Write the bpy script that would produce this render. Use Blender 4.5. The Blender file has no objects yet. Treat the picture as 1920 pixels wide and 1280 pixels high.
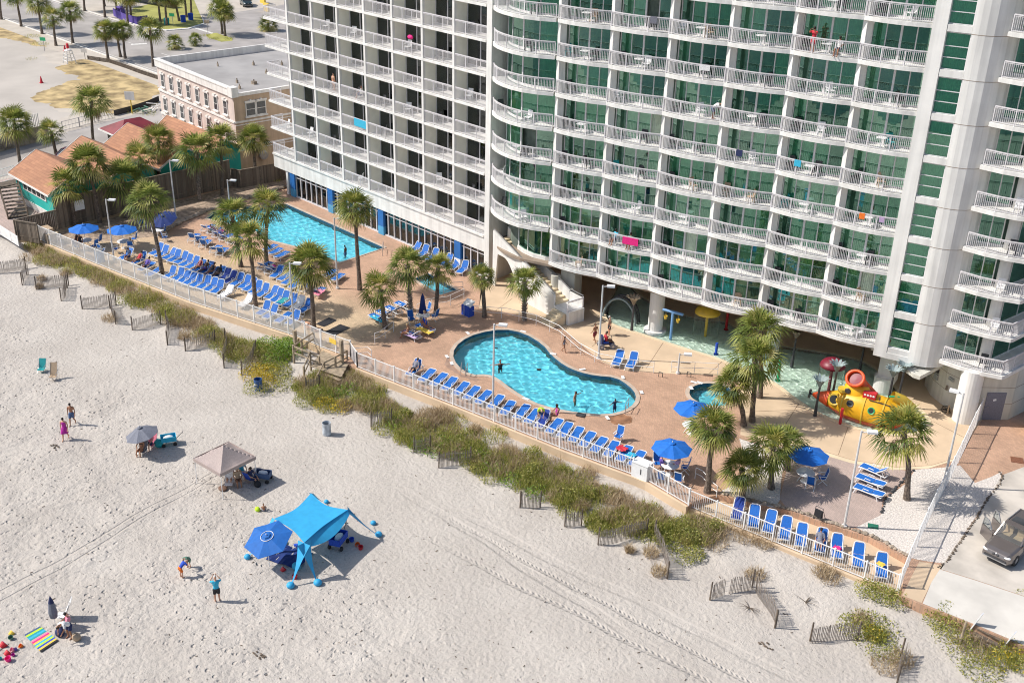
import bpy, math, random
import numpy as np
from mathutils import Vector, Matrix
from mathutils.geometry import tessellate_polygon
rnd = random.Random(7)
PI = math.pi
R_ = math.radians
sc = bpy.context.scene

# ------------------------------------------------------------------ camera
CAMH = 40.0
RW = np.array([[0.0]*3]*3)
def _basis():
    VA = np.array([-1354-960., -450-640.]); VN = np.array([852-960., 5000-640.])
    f = math.sqrt(-(VA @ VN))
    d = np.array([VN[0], VN[1], f]); d /= np.linalg.norm(d)
    mx = np.array([VA[0], VA[1], f]); mx /= np.linalg.norm(mx)
    X = -mx; Z = -d; Y = np.cross(Z, X)
    return f, np.stack([X, Y, Z])
FPX, RW = _basis()
cam_d = bpy.data.cameras.new('camera'); cam = bpy.data.objects.new('camera', cam_d); sc.collection.objects.link(cam)
cam_d.sensor_width = 36.0; cam_d.lens = FPX/1920*36
cam_d.clip_start = 0.5; cam_d.clip_end = 3000
cm = Matrix([[RW[i][0], -RW[i][1], -RW[i][2], (0, 0, CAMH)[i]] for i in range(3)] + [[0, 0, 0, 1]])
cam.matrix_world = cm
sc.camera = cam

def at(px, py, z=0.0):
    "where the sight line through a point of the photograph (1920 wide) meets the level z"
    d = RW @ np.array([px-960., py-640., FPX]); t = (z-CAMH)/d[2]
    return Vector((d[0]*t, d[1]*t, z))
def aty(px, py, y):
    d = RW @ np.array([px-960., py-640., FPX]); t = y/d[1]
    return Vector((d[0]*t, y, CAMH+d[2]*t))
def up(bx, by, tx, ty, z=0.0):
    "height of the point (tx,ty) standing over the foot (bx,by)"
    g = at(bx, by, z); d = RW @ np.array([tx-960., ty-640., FPX])
    t = (d[0]*g.x+d[1]*g.y)/(d[0]**2+d[1]**2)
    return CAMH+d[2]*t-z

# ------------------------------------------------------------------ sky, sun, exposure
SUN_AZ, SUN_EL = R_(42.6+180), R_(45)
w = bpy.data.worlds.new("World"); sc.world = w; w.use_nodes = True
nt = w.node_tree; bg = nt.nodes['Background']
sky = nt.nodes.new('ShaderNodeTexSky'); sky.sky_type = 'NISHITA'; sky.sun_disc = False
sky.sun_elevation = SUN_EL; sky.sun_rotation = math.atan2(math.cos(SUN_AZ), math.sin(SUN_AZ))
sky.air_density = 1.0; sky.dust_density = 1.5; sky.ozone_density = 1.0
nt.links.new(sky.outputs[0], bg.inputs[0]); bg.inputs[1].default_value = 0.13
sl = bpy.data.lights.new('sun', 'SUN'); sl.energy = 5.0; sl.angle = R_(0.5); sl.color = (1.0, 0.955, 0.89)
sun = bpy.data.objects.new('sun', sl); sc.collection.objects.link(sun)
sd = Vector((math.cos(SUN_AZ)*math.cos(SUN_EL), math.sin(SUN_AZ)*math.cos(SUN_EL), math.sin(SUN_EL)))
sun.rotation_euler = sd.to_track_quat('Z', 'Y').to_euler(); sun.location = (-60, 0, 80)
sl.cycles.is_caustics_light = True
sc.view_settings.view_transform = 'Standard'; sc.view_settings.look = 'None'
sc.view_settings.exposure = -0.02; sc.view_settings.gamma = 1.0
sc.render.engine = 'CYCLES'
sc.cycles.max_bounces = 10; sc.cycles.diffuse_bounces = 7; sc.cycles.transparent_max_bounces = 16
sc.cycles.sample_clamp_indirect = 4.0
sc.cycles.pixel_filter_type = 'BLACKMAN_HARRIS'; sc.cycles.filter_width = 1.05

# ------------------------------------------------------------------ materials
def _c(c): return (c[0], c[1], c[2], 1.0)
def mat(name, col, rough=0.7, var=0.12, scale=4.0, col2=None, metal=0.0, bump=0.0, bscale=20.0, spec=0.5, detail=4, coat=0.0):
    m = bpy.data.materials.new(name); m.use_nodes = True; t = m.node_tree; b = t.nodes['Principled BSDF']
    n = t.nodes.new('ShaderNodeTexNoise'); n.inputs['Scale'].default_value = scale; n.inputs['Detail'].default_value = detail
    g = t.nodes.new('ShaderNodeNewGeometry'); t.links.new(g.outputs['Position'], n.inputs['Vector'])
    r = t.nodes.new('ShaderNodeValToRGB'); t.links.new(n.outputs[0], r.inputs[0])
    a = col if col2 is None else col2
    r.color_ramp.elements[0].position = 0.36; r.color_ramp.elements[1].position = 0.64
    r.color_ramp.elements[0].color = _c([x*(1-var) for x in a]); r.color_ramp.elements[1].color = _c([min(1, x*(1+var)) for x in col])
    t.links.new(r.outputs[0], b.inputs['Base Color'])
    b.inputs['Roughness'].default_value = rough; b.inputs['Metallic'].default_value = metal
    b.inputs['Specular IOR Level'].default_value = spec; b.inputs['Coat Weight'].default_value = coat
    if bump:
        n2 = t.nodes.new('ShaderNodeTexNoise'); n2.inputs['Scale'].default_value = bscale; n2.inputs['Detail'].default_value = 5
        t.links.new(g.outputs['Position'], n2.inputs['Vector'])
        bp = t.nodes.new('ShaderNodeBump'); bp.inputs['Distance'].default_value = bump; bp.inputs['Strength'].default_value = 1.0
        t.links.new(n2.outputs[0], bp.inputs['Height']); t.links.new(bp.outputs[0], b.inputs['Normal'])
    return m
def leafmat(name, cols, rough=0.55, trans=0.42):
    "per-leaf variation of the plant's own colour"
    m = bpy.data.materials.new(name); m.use_nodes = True; t = m.node_tree; b = t.nodes['Principled BSDF']
    g = t.nodes.new('ShaderNodeNewGeometry'); r = t.nodes.new('ShaderNodeValToRGB')
    t.links.new(g.outputs['Random Per Island'], r.inputs[0]); cr = r.color_ramp
    for i, (p, c) in enumerate(cols):
        e = cr.elements[i] if i < 2 else cr.elements.new(p)
        e.position = p; e.color = _c(c)
    t.links.new(r.outputs[0], b.inputs['Base Color']); b.inputs['Roughness'].default_value = rough
    tr = t.nodes.new('ShaderNodeBsdfTranslucent'); t.links.new(r.outputs[0], tr.inputs[0])
    mx = t.nodes.new('ShaderNodeMixShader'); mx.inputs[0].default_value = trans
    o = t.nodes['Material Output']; t.links.new(b.outputs[0], mx.inputs[1]); t.links.new(tr.outputs[0], mx.inputs[2]); t.links.new(mx.outputs[0], o.inputs[0])
    return m
def streaks(m, lo=.86):
    "rain streaks and grime running down a painted wall"
    t = m.node_tree; b = t.nodes['Principled BSDF']; src = b.inputs['Base Color'].links[0].from_socket
    g = t.nodes.new('ShaderNodeNewGeometry'); mp = t.nodes.new('ShaderNodeMapping'); mp.inputs['Scale'].default_value = (2.2, 2.2, .12); t.links.new(g.outputs['Position'], mp.inputs['Vector'])
    n = t.nodes.new('ShaderNodeTexNoise'); n.inputs['Scale'].default_value = 1.0; n.inputs['Detail'].default_value = 6; t.links.new(mp.outputs[0], n.inputs['Vector'])
    r = t.nodes.new('ShaderNodeMapRange'); r.inputs[1].default_value = .35; r.inputs[2].default_value = .6; r.inputs[3].default_value = lo; r.inputs[4].default_value = 1.0; t.links.new(n.outputs[0], r.inputs[0])
    x = t.nodes.new('ShaderNodeMix'); x.data_type = 'RGBA'; x.blend_type = 'MULTIPLY'; x.inputs[0].default_value = 1
    t.links.new(src, x.inputs[6]); t.links.new(r.outputs[0], x.inputs[7]); t.links.new(x.outputs[2], b.inputs['Base Color'])
def N(t, k, **kw):
    n = t.nodes.new(k)
    for a, v in kw.items():
        if a in n.inputs: n.inputs[a].default_value = v
        else: setattr(n, a, v)
    return n
def paver_mat(name, c1, c2, mortar, bw=0.22, bh=0.11, rot=0.0, patch=None, stain=0.25):
    m = bpy.data.materials.new(name); m.use_nodes = True; t = m.node_tree; b = t.nodes['Principled BSDF']
    g = N(t, 'ShaderNodeNewGeometry'); mp = N(t, 'ShaderNodeMapping'); mp.inputs['Rotation'].default_value[2] = rot
    t.links.new(g.outputs['Position'], mp.inputs['Vector'])
    br = N(t, 'ShaderNodeTexBrick'); br.inputs['Scale'].default_value = 1.0
    br.inputs['Brick Width'].default_value = bw; br.inputs['Row Height'].default_value = bh; br.inputs['Mortar Size'].default_value = 0.008
    br.inputs['Color1'].default_value = _c(c1); br.inputs['Color2'].default_value = _c(c2); br.inputs['Mortar'].default_value = _c(mortar)
    t.links.new(mp.outputs[0], br.inputs['Vector'])
    n = N(t, 'ShaderNodeTexNoise', Scale=0.35, Detail=6.0, Roughness=0.65); t.links.new(g.outputs['Position'], n.inputs['Vector'])
    r = N(t, 'ShaderNodeValToRGB'); t.links.new(n.outputs[0], r.inputs[0])
    r.color_ramp.elements[0].position = .33; r.color_ramp.elements[1].position = .66
    r.color_ramp.elements[0].color = (1-stain, 1-stain*1.05, 1-stain*1.1, 1); r.color_ramp.elements[1].color = (1.08, 1.06, 1.05, 1)
    mx = N(t, 'ShaderNodeMix', data_type='RGBA', blend_type='MULTIPLY'); mx.inputs[0].default_value = 1
    t.links.new(br.outputs[0], mx.inputs[6]); t.links.new(r.outputs[0], mx.inputs[7])
    last = mx.outputs[2]
    if patch:   # the paving changes tone from pool end to sand end of the terrace
        n3 = N(t, 'ShaderNodeTexNoise', Scale=0.12, Detail=3.0); t.links.new(g.outputs['Position'], n3.inputs['Vector'])
        n2 = N(t, 'ShaderNodeSeparateXYZ'); t.links.new(g.outputs['Position'], n2.inputs[0])
        s1 = N(t, 'ShaderNodeMath', operation='MULTIPLY'); s1.inputs[1].default_value = -0.19; t.links.new(n2.outputs[0], s1.inputs[0])
        s2 = N(t, 'ShaderNodeMath', operation='ADD'); t.links.new(n2.outputs[1], s2.inputs[0]); t.links.new(s1.outputs[0], s2.inputs[1])
        s3 = N(t, 'ShaderNodeMath', operation='MULTIPLY_ADD'); s3.inputs[1].default_value = 3.0; t.links.new(n3.outputs[0], s3.inputs[0]); t.links.new(s2.outputs[0], s3.inputs[2])
        mr = N(t, 'ShaderNodeMapRange'); mr.inputs[1].default_value = 66.8; mr.inputs[2].default_value = 71.0; t.links.new(s3.outputs[0], mr.inputs[0])
        mr2 = N(t, 'ShaderNodeMapRange'); mr2.inputs[1].default_value = -67.5; mr2.inputs[2].default_value = -64.0; t.links.new(n2.outputs[0], mr2.inputs[0])
        ma = N(t, 'ShaderNodeMath', operation='MAXIMUM'); t.links.new(mr.outputs[0], ma.inputs[0]); t.links.new(mr2.outputs[0], ma.inputs[1])
        m3 = N(t, 'ShaderNodeMix', data_type='RGBA', blend_type='MULTIPLY'); m3.inputs[0].default_value = 1
        m4 = N(t, 'ShaderNodeMix', data_type='RGBA'); m4.inputs[6].default_value = _c(patch); m4.inputs[7].default_value = (1, 1, 1, 1)
        t.links.new(ma.outputs[0], m4.inputs[0]); t.links.new(last, m3.inputs[6]); t.links.new(m4.outputs[2], m3.inputs[7]); last = m3.outputs[2]
    t.links.new(last, b.inputs['Base Color']); b.inputs['Roughness'].default_value = .85
    bp = N(t, 'ShaderNodeBump'); bp.inputs['Distance'].default_value = .01; bp.invert = True
    t.links.new(br.outputs['Fac'], bp.inputs['Height']); t.links.new(bp.outputs[0], b.inputs['Normal'])
    return m

M = {}
M['white'] = mat('white_stucco', (.80, .785, .75), .75, .05, 1.2, bump=.004, bscale=40)
M['tower_wall'] = mat('tower_stucco', (.80, .785, .75), .8, .05, .6, bump=.004, bscale=40)
M['party'] = mat('cream_party_wall', (.86, .84, .74), .85, .04, 1)
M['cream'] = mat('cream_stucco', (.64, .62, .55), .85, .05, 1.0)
M['rail'] = mat('white_rail_paint', (.66, .635, .65), .45, .04, 3)
M['rail2'] = mat('white_fence_paint', (.82, .81, .80), .45, .05, 2)
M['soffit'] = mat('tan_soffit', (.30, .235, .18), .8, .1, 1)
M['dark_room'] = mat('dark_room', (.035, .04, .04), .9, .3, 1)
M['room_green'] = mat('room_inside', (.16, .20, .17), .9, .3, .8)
M['brown_curtain'] = mat('brown_curtain', (.62, .49, .37), .8, .25, 2)
M['blue_paint'] = mat('blue_paint', (.02, .14, .42), .5, .1, 1)
M['sky_paint'] = mat('light_blue_paint', (.08, .35, .60), .5, .1, 1)
M['white_plastic'] = mat('white_plastic', (.82, .82, .82), .35, .05, 3)
M['blue_sling'] = mat('blue_sling_fabric', (.010, .135, .50), .7, .12, 25, bump=.002, bscale=200)
M['navy_sling'] = mat('navy_sling_fabric', (.015, .05, .30), .7, .15, 25)
M['hex_canvas'] = mat('deep_blue_nylon', (.005, .115, .42), .75, .08, 4)
M['blue_canvas'] = mat('blue_canvas', (.008, .145, .56), .75, .08, 4)
M['navy_canvas'] = mat('navy_canvas', (.005, .026, .15), .8, .1, 4)
M['teal_canvas'] = mat('sky_blue_lycra', (.03, .36, .66), .6, .06, 3)
M['metal'] = mat('galvanised_metal', (.42, .42, .43), .4, .1, 5, metal=.6)
M['dark_metal'] = mat('dark_metal', (.05, .05, .055), .5, .2, 5)
M['lamp_pole'] = mat('grey_lamp_paint', (.62, .61, .60), .45, .08, 3)
M['wood_grey'] = mat('weathered_wood', (.205, .165, .125), .9, .35, 3, bump=.01, bscale=30)
M['wood_dark'] = mat('dark_wood', (.13, .10, .075), .9, .3, 3, bump=.01, bscale=30)
M['wood_tan'] = mat('treated_wood', (.34, .27, .19), .85, .25, 3, bump=.01, bscale=30)
M['slat'] = mat('sand_fence_slat', (.27, .225, .19), .9, .3, 6)
M['trunk'] = mat('palm_bark', (.155, .12, .095), .95, .45, 7, bump=.03, bscale=12)
M['trunk_grey'] = mat('palm_bark_grey', (.22, .18, .15), .95, .45, 7, bump=.03, bscale=12)
M['palm'] = leafmat('palm_frond', [(0, (.06, .10, .022)), (1, (.72, .60, .28)), (.3, (.17, .22, .045)), (.6, (.33, .35, .07)), (.86, (.54, .50, .14))])
M['palm_y'] = leafmat('palm_frond_yellow', [(0, (.08, .12, .03)), (1, (.64, .56, .26)), (.3, (.18, .24, .05)), (.6, (.33, .37, .085)), (.86, (.50, .48, .16))])
M['dead'] = leafmat('dry_frond', [(0, (.16, .11, .06)), (1, (.42, .33, .20)), (.5, (.28, .21, .12))])
M['fence_board'] = leafmat('weathered_board', [(0, (.13, .10, .075)), (1, (.27, .215, .165)), (.5, (.19, .15, .115))], .9, 0.0)
M['grass_g'] = leafmat('dune_leaf_green', [(0, (.13, .16, .03)), (1, (.66, .55, .22)), (.45, (.31, .34, .065)), (.8, (.50, .47, .12))], trans=.5)
M['grass_b'] = leafmat('bright_leaf', [(0, (.07, .15, .012)), (1, (.38, .48, .06)), (.5, (.18, .33, .025))], trans=.4)
M['grass_y'] = leafmat('yellow_flower', [(0, (.30, .26, .03)), (1, (.80, .55, .03)), (.5, (.50, .40, .03))], trans=.3)
M['grass_d'] = leafmat('dry_grass', [(0, (.27, .19, .11)), (1, (.68, .55, .36)), (.5, (.46, .35, .21))], trans=.35)
M['asphalt'] = mat('asphalt', (.36, .33, .31), .9, .12, .35, bump=.004, bscale=60, detail=8)
M['road'] = mat('road_asphalt', (.375, .345, .32), .9, .14, .22, detail=8)
M['drive'] = mat('worn_driveway', (.53, .48, .42), .9, .20, .45, detail=9, bump=.004, bscale=30)
M['road_line'] = mat('road_paint', (.70, .68, .63), .7, .15, 3)
M['pavement'] = mat('pale_pavement', (.51, .455, .39), .9, .08, .4, detail=8)
M['lot'] = mat('sandy_lot', (.47, .425, .375), .95, .10, .12, detail=9, bump=.02, bscale=2)
M['dry_patch'] = mat('dry_patch', (.48, .36, .18), .95, .25, .5, col2=(.32, .23, .11), detail=9)
M['lawn'] = mat('lawn', (.34, .33, .09), .95, .2, .3, detail=7)
M['concrete'] = mat('pale_concrete', (.62, .585, .53), .9, .10, .5, detail=8, bump=.004, bscale=30)
M['tan_conc'] = mat('tan_concrete', (.62, .47, .32), .85, .09, .45, detail=8)
M['tan_edge'] = mat('cream_concrete_edge', (.70, .58, .40), .8, .08, .8, detail=8)
M['gravel'] = mat('white_gravel', (.63, .575, .525), .95, .20, 9, detail=6, bump=.05, bscale=9)
M['rock'] = mat('border_rock', (.33, .27, .21), .95, .35, 2, bump=.04, bscale=6)
M['mulch'] = mat('planting_bed', (.36, .27, .20), .95, .35, 2.5, detail=8, bump=.03, bscale=8)
M['red_roof'] = mat('maroon_roof', (.20, .025, .035), .5, .15, 1)
M['shingle'] = paver_mat('brown_shingles', (.45, .225, .125), (.36, .175, .10), (.25, .12, .07), .9, .28, 0.0, stain=.15)
M['teal_paint'] = mat('teal_siding', (.02, .42, .37), .6, .06, 1)
M['pink_stucco'] = mat('pink_stucco', (.68, .57, .51), .85, .05, .8)
M['tan_stucco'] = mat('tan_stucco', (.52, .385, .27), .85, .06, .8)
M['roof_grey'] = mat('grey_roof_membrane', (.34, .325, .315), .85, .12, .3, detail=8)
M['trim'] = mat('white_trim', (.80, .77, .73), .6, .05, 1)
M['glass_dark'] = mat('window_glass', (.05, .055, .06), .08, .3, 1, spec=.8)
M['skin'] = mat('skin_light', (.62, .34, .22), .6, .06, 9)
M['skin_tan'] = mat('skin_tan', (.36, .17, .095), .6, .06, 9)
M['skin_dark'] = mat('skin_dark', (.12, .06, .035), .6, .06, 9)
M['hair_dark'] = mat('dark_hair', (.025, .017, .013), .7, .3, 30)
M['hair_fair'] = mat('fair_hair', (.40, .28, .15), .7, .3, 30)
M['hair_grey'] = mat('grey_hair', (.55, .53, .50), .7, .2, 30)
M['black'] = mat('black_rubber', (.02, .02, .022), .6, .2, 9)
M['red'] = mat('red_paint', (.55, .02, .03), .45, .08, 3)
M['tomato'] = mat('tomato_fibreglass', (.72, .09, .02), .4, .12, 2)
M['yellow'] = mat('yellow_fibreglass', (.80, .42, .015), .4, .15, 1.4)
M['gold'] = mat('gold_fibreglass', (.68, .46, .05), .4, .08, 2)
M['maroon'] = mat('maroon_fibreglass', (.19, .012, .03), .45, .08, 2)
M['green'] = mat('green_paint', (.03, .45, .18), .45, .08, 2)
M['pale_blue'] = mat('pale_blue_paint', (.16, .34, .62), .45, .08, 2)
M['frond_metal'] = mat('painted_grey_green_metal', (.25, .31, .31), .5, .15, 3)
for n_, c_ in dict(lime=(.50, .75, .03), turq=(.04, .42, .62), royal=(.02, .08, .50), orange=(.8, .18, .02), magenta=(.45, .02, .30), pink=(.80, .25, .35), hot=(.80, .02, .22), navy=(.02, .03, .10), greycloth=(.20, .20, .24), whitecloth=(.78, .77, .76), tealcloth=(.02, .32, .33), denim=(.07, .12, .24), tan=(.45, .33, .22), redcloth=(.55, .03, .05), lilac=(.55, .40, .62), purple=(.12, .08, .35), yellowcloth=(.80, .55, .08), greencloth=(.10, .22, .16), blackcloth=(.02, .02, .025), brown=(.16, .09, .06), umbgrey=(.17, .18, .22), canopy=(.40, .325, .30)).items():
    M[n_] = mat(n_+'_fabric' if n_ not in ('umbgrey', 'canopy') else n_+'_nylon', c_, .8, .1, 12)

for k_ in ('white', 'tower_wall', 'cream', 'pink_stucco', 'tan_stucco', 'trim'): streaks(M[k_], .84)
def glass_mat(name, tint, dark, mixf=.5, rough=.02):
    m = bpy.data.materials.new(name); m.use_nodes = True; t = m.node_tree; t.nodes.clear()
    o = N(t, 'ShaderNodeOutputMaterial'); gl = N(t, 'ShaderNodeBsdfGlossy', Roughness=rough); gl.inputs['Color'].default_value = _c(dark)
    g = N(t, 'ShaderNodeNewGeometry'); n = N(t, 'ShaderNodeTexNoise', Scale=0.9, Detail=2.0); t.links.new(g.outputs['Position'], n.inputs['Vector'])
    bp = N(t, 'ShaderNodeBump', Strength=.12, Distance=.012); t.links.new(n.outputs[0], bp.inputs['Height']); t.links.new(bp.outputs[0], gl.inputs['Normal'])
    tr = N(t, 'ShaderNodeBsdfTransparent'); tr.inputs[0].default_value = _c(tint)
    fr = N(t, 'ShaderNodeLayerWeight', Blend=.35); mr = N(t, 'ShaderNodeMapRange'); mr.inputs[3].default_value = mixf; mr.inputs[4].default_value = 1.0
    t.links.new(fr.outputs['Fresnel'], mr.inputs[0])
    mx = N(t, 'ShaderNodeMixShader'); t.links.new(mr.outputs[0], mx.inputs[0]); t.links.new(tr.outputs[0], mx.inputs[1]); t.links.new(gl.outputs[0], mx.inputs[2]); t.links.new(mx.outputs[0], o.inputs[0])
    return m
M['green_glass'] = glass_mat('green_tinted_glass', (.42, .84, .66), (.42, .74, .60), .24)
M['green_glass_b'] = glass_mat('green_tinted_glass_pale', (.52, .90, .73), (.52, .82, .68), .32)
M['green_glass_c'] = glass_mat('green_tinted_glass_deep', (.34, .72, .56), (.38, .68, .56), .24)
M['clear_glass'] = glass_mat('clear_glass', (.90, .95, .93), (.6, .65, .65), .10)
m = bpy.data.materials.new('pool_water'); m.use_nodes = True; t = m.node_tree; t.nodes.clear()
o = N(t, 'ShaderNodeOutputMaterial'); g = N(t, 'ShaderNodeBsdfGlass', IOR=1.33, Roughness=0.0); g.inputs['Color'].default_value = (.93, .99, 1, 1); t.links.new(g.outputs[0], o.inputs[0]); M['water'] = m
M['pool_floor'] = mat('pool_plaster', (.17, .69, .82), .9, .06, .8)
M['splash_floor'] = mat('splash_pad_floor', (.68, .75, .63), .9, .10, .8)
M['coping'] = mat('pool_coping', (.50, .40, .32), .8, .12, 1.5)
M['tile'] = mat('dark_waterline_tile', (.03, .08, .14), .4, .2, 5)
M['deck'] = paver_mat('pink_brick_pavers', (.60, .375, .255), (.50, .315, .215), (.42, .30, .22), .25, .125, .14, patch=(1.20, 1.42, 1.36), stain=.22)
M['patio'] = paver_mat('grey_pink_pavers', (.54, .42, .37), (.47, .37, .33), (.42, .34, .30), .25, .125, .5, stain=.15)

# sand with footprints and tyre tracks as relief
def sand_mat():
    m = bpy.data.materials.new('beach_sand'); m.use_nodes = True; t = m.node_tree; b = t.nodes['Principled BSDF']
    g = N(t, 'ShaderNodeNewGeometry'); P = g.outputs['Position']
    n = N(t, 'ShaderNodeTexNoise', Scale=.22, Detail=8.0, Roughness=.6); t.links.new(P, n.inputs['Vector'])
    r = N(t, 'ShaderNodeValToRGB'); t.links.new(n.outputs[0], r.inputs[0])
    r.color_ramp.elements[0].position = .3; r.color_ramp.elements[1].position = .7
    r.color_ramp.elements[0].color = (.47, .425, .38, 1); r.color_ramp.elements[1].color = (.57, .522, .47, 1)
    n0 = N(t, 'ShaderNodeTexNoise', Scale=6.0, Detail=6.0, Roughness=.7); t.links.new(P, n0.inputs['Vector'])
    r0 = N(t, 'ShaderNodeValToRGB'); t.links.new(n0.outputs[0], r0.inputs[0]); r0.color_ramp.elements[0].position = .3; r0.color_ramp.elements[1].position = .7
    r0.color_ramp.elements[0].color = (.9, .9, .9, 1); r0.color_ramp.elements[1].color = (1.05, 1.05, 1.05, 1)
    mx = N(t, 'ShaderNodeMix', data_type='RGBA', blend_type='MULTIPLY'); mx.inputs[0].default_value = 1
    t.links.new(r.outputs[0], mx.inputs[6]); t.links.new(r0.outputs[0], mx.inputs[7]); t.links.new(mx.outputs[2], b.inputs['Base Color'])
    b.inputs['Roughness'].default_value = .95; b.inputs['Specular IOR Level'].default_value = .15
    # footprints: soft pits, denser towards the sea
    wn = N(t, 'ShaderNodeTexNoise', Scale=1.6, Detail=3.0); t.links.new(P, wn.inputs['Vector'])
    ws = N(t, 'ShaderNodeVectorMath', operation='MULTIPLY_ADD'); ws.inputs[1].default_value = (.5, .5, .5); t.links.new(wn.outputs['Color'], ws.inputs[0]); t.links.new(P, ws.inputs[2])
    v = N(t, 'ShaderNodeTexVoronoi', Scale=2.3); t.links.new(ws.outputs[0], v.inputs['Vector'])
    a = N(t, 'ShaderNodeMapRange', interpolation_type='SMOOTHSTEP'); a.inputs[1].default_value = .08; a.inputs[2].default_value = .34; t.links.new(v.outputs['Distance'], a.inputs[0])
    sx = N(t, 'ShaderNodeSeparateXYZ'); t.links.new(P, sx.inputs[0])
    # seaward weight
    s1 = N(t, 'ShaderNodeMath', operation='MULTIPLY_ADD'); s1.inputs[1].default_value = 0.0; t.links.new(sx.outputs[0], s1.inputs[0]); t.links.new(sx.outputs[1], s1.inputs[2])
    n5 = N(t, 'ShaderNodeTexNoise', Scale=.13, Detail=3.0); t.links.new(P, n5.inputs['Vector'])
    s2 = N(t, 'ShaderNodeMath', operation='MULTIPLY_ADD'); s2.inputs[1].default_value = 12.0; t.links.new(n5.outputs[0], s2.inputs[0]); t.links.new(s1.outputs[0], s2.inputs[2])
    wt = N(t, 'ShaderNodeMapRange', interpolation_type='SMOOTHSTEP'); wt.inputs[1].default_value = 33.0; wt.inputs[2].default_value = 40.0; wt.inputs[3].default_value = 1.0; wt.inputs[4].default_value = .06; t.links.new(s2.outputs[0], wt.inputs[0])
    n6 = N(t, 'ShaderNodeTexNoise', Scale=.5, Detail=4.0); t.links.new(P, n6.inputs['Vector']); m6 = N(t, 'ShaderNodeMapRange'); m6.inputs[1].default_value = .38; m6.inputs[2].default_value = .62; m6.inputs[3].default_value = .12; m6.inputs[4].default_value = 1.1; t.links.new(n6.outputs[0], m6.inputs[0])
    w6 = N(t, 'ShaderNodeMath', operation='MULTIPLY'); t.links.new(wt.outputs[0], w6.inputs[0]); t.links.new(m6.outputs[0], w6.inputs[1])
    k1 = N(t, 'ShaderNodeMath', operation='MULTIPLY'); t.links.new(a.outputs[0], k1.inputs[0]); t.links.new(w6.outputs[0], k1.inputs[1])
    n3 = N(t, 'ShaderNodeTexNoise', Scale=3.2, Detail=5.0, Roughness=.62); t.links.new(P, n3.inputs['Vector'])
    k2 = N(t, 'ShaderNodeMath', operation='MULTIPLY_ADD'); k2.inputs[1].default_value = 1.25; t.links.new(n3.outputs[0], k2.inputs[0]); t.links.new(k1.outputs[0], k2.inputs[2])
    v2 = N(t, 'ShaderNodeTexVoronoi', Scale=4.1); t.links.new(ws.outputs[0], v2.inputs['Vector'])
    a2 = N(t, 'ShaderNodeMapRange', interpolation_type='SMOOTHSTEP'); a2.inputs[1].default_value = .05; a2.inputs[2].default_value = .3; a2.inputs[4].default_value = .18; t.links.new(v2.outputs['Distance'], a2.inputs[0])
    k4 = N(t, 'ShaderNodeMath', operation='ADD'); t.links.new(k2.outputs[0], k4.inputs[0]); t.links.new(a2.outputs[0], k4.inputs[1])
    last = k4.outputs[0]
    # tyre tracks: (point, direction, tread?)
    def track(p, d, half, depth, last, tread=0):
        L = math.hypot(*d); nx, ny = -d[1]/L, d[0]/L
        q = N(t, 'ShaderNodeVectorMath', operation='DOT_PRODUCT'); q.inputs[1].default_value = (nx, ny, 0); t.links.new(P, q.inputs[0])
        wob = N(t, 'ShaderNodeMath', operation='MULTIPLY_ADD'); wob.inputs[1].default_value = 1.0
        nn = N(t, 'ShaderNodeTexNoise', Scale=.18, Detail=1.0); t.links.new(P, nn.inputs['Vector']); t.links.new(nn.outputs[0], wob.inputs[0]); t.links.new(q.outputs['Value'], wob.inputs[2])
        c = p[0]*nx+p[1]*ny+.5
        s = N(t, 'ShaderNodeMath', operation='SUBTRACT'); s.inputs[1].default_value = c; t.links.new(wob.outputs[0], s.inputs[0])
        ab = N(t, 'ShaderNodeMath', operation='ABSOLUTE'); t.links.new(s.outputs[0], ab.inputs[0])
        mr = N(t, 'ShaderNodeMapRange', interpolation_type='SMOOTHSTEP'); mr.inputs[1].default_value = half*.5; mr.inputs[2].default_value = half; mr.inputs[3].default_value = -depth; mr.inputs[4].default_value = 0; t.links.new(ab.outputs[0], mr.inputs[0])
        out = mr.outputs[0]
        if tread:
            u = N(t, 'ShaderNodeVectorMath', operation='DOT_PRODUCT'); u.inputs[1].default_value = (d[0]/L*tread, d[1]/L*tread, 0); t.links.new(P, u.inputs[0])
            u2 = N(t, 'ShaderNodeMath', operation='MULTIPLY_ADD'); u2.inputs[1].default_value = tread*1.2; t.links.new(ab.outputs[0], u2.inputs[0]); t.links.new(u.outputs['Value'], u2.inputs[2])
            si = N(t, 'ShaderNodeMath', operation='SINE'); t.links.new(u2.outputs[0], si.inputs[0])
            s4 = N(t, 'ShaderNodeMath', operation='MULTIPLY_ADD'); s4.inputs[1].default_value = .35; s4.inputs[2].default_value = .65; t.links.new(si.outputs[0], s4.inputs[0])
            s5 = N(t, 'ShaderNodeMath', operation='MULTIPLY'); t.links.new(s4.outputs[0], s5.inputs[0]); t.links.new(out, s5.inputs[1]); out = s5.outputs[0]
        al = N(t, 'ShaderNodeVectorMath', operation='DOT_PRODUCT'); al.inputs[1].default_value = (d[0]/L, d[1]/L, 0); t.links.new(P, al.inputs[0])
        a0 = (p[0]*d[0]+p[1]*d[1])/L
        for lo, hi, v0, v1 in ((a0-14, a0-6, 0, 1), (a0+L-1, a0+L+9, 1, 0)):
            ml = N(t, 'ShaderNodeMapRange'); ml.inputs[1].default_value = lo; ml.inputs[2].default_value = hi; ml.inputs[3].default_value = v0; ml.inputs[4].default_value = v1; t.links.new(al.outputs['Value'], ml.inputs[0])
            mm_ = N(t, 'ShaderNodeMath', operation='MULTIPLY'); t.links.new(out, mm_.inputs[0]); t.links.new(ml.outputs[0], mm_.inputs[1]); out = mm_.outputs[0]
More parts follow.
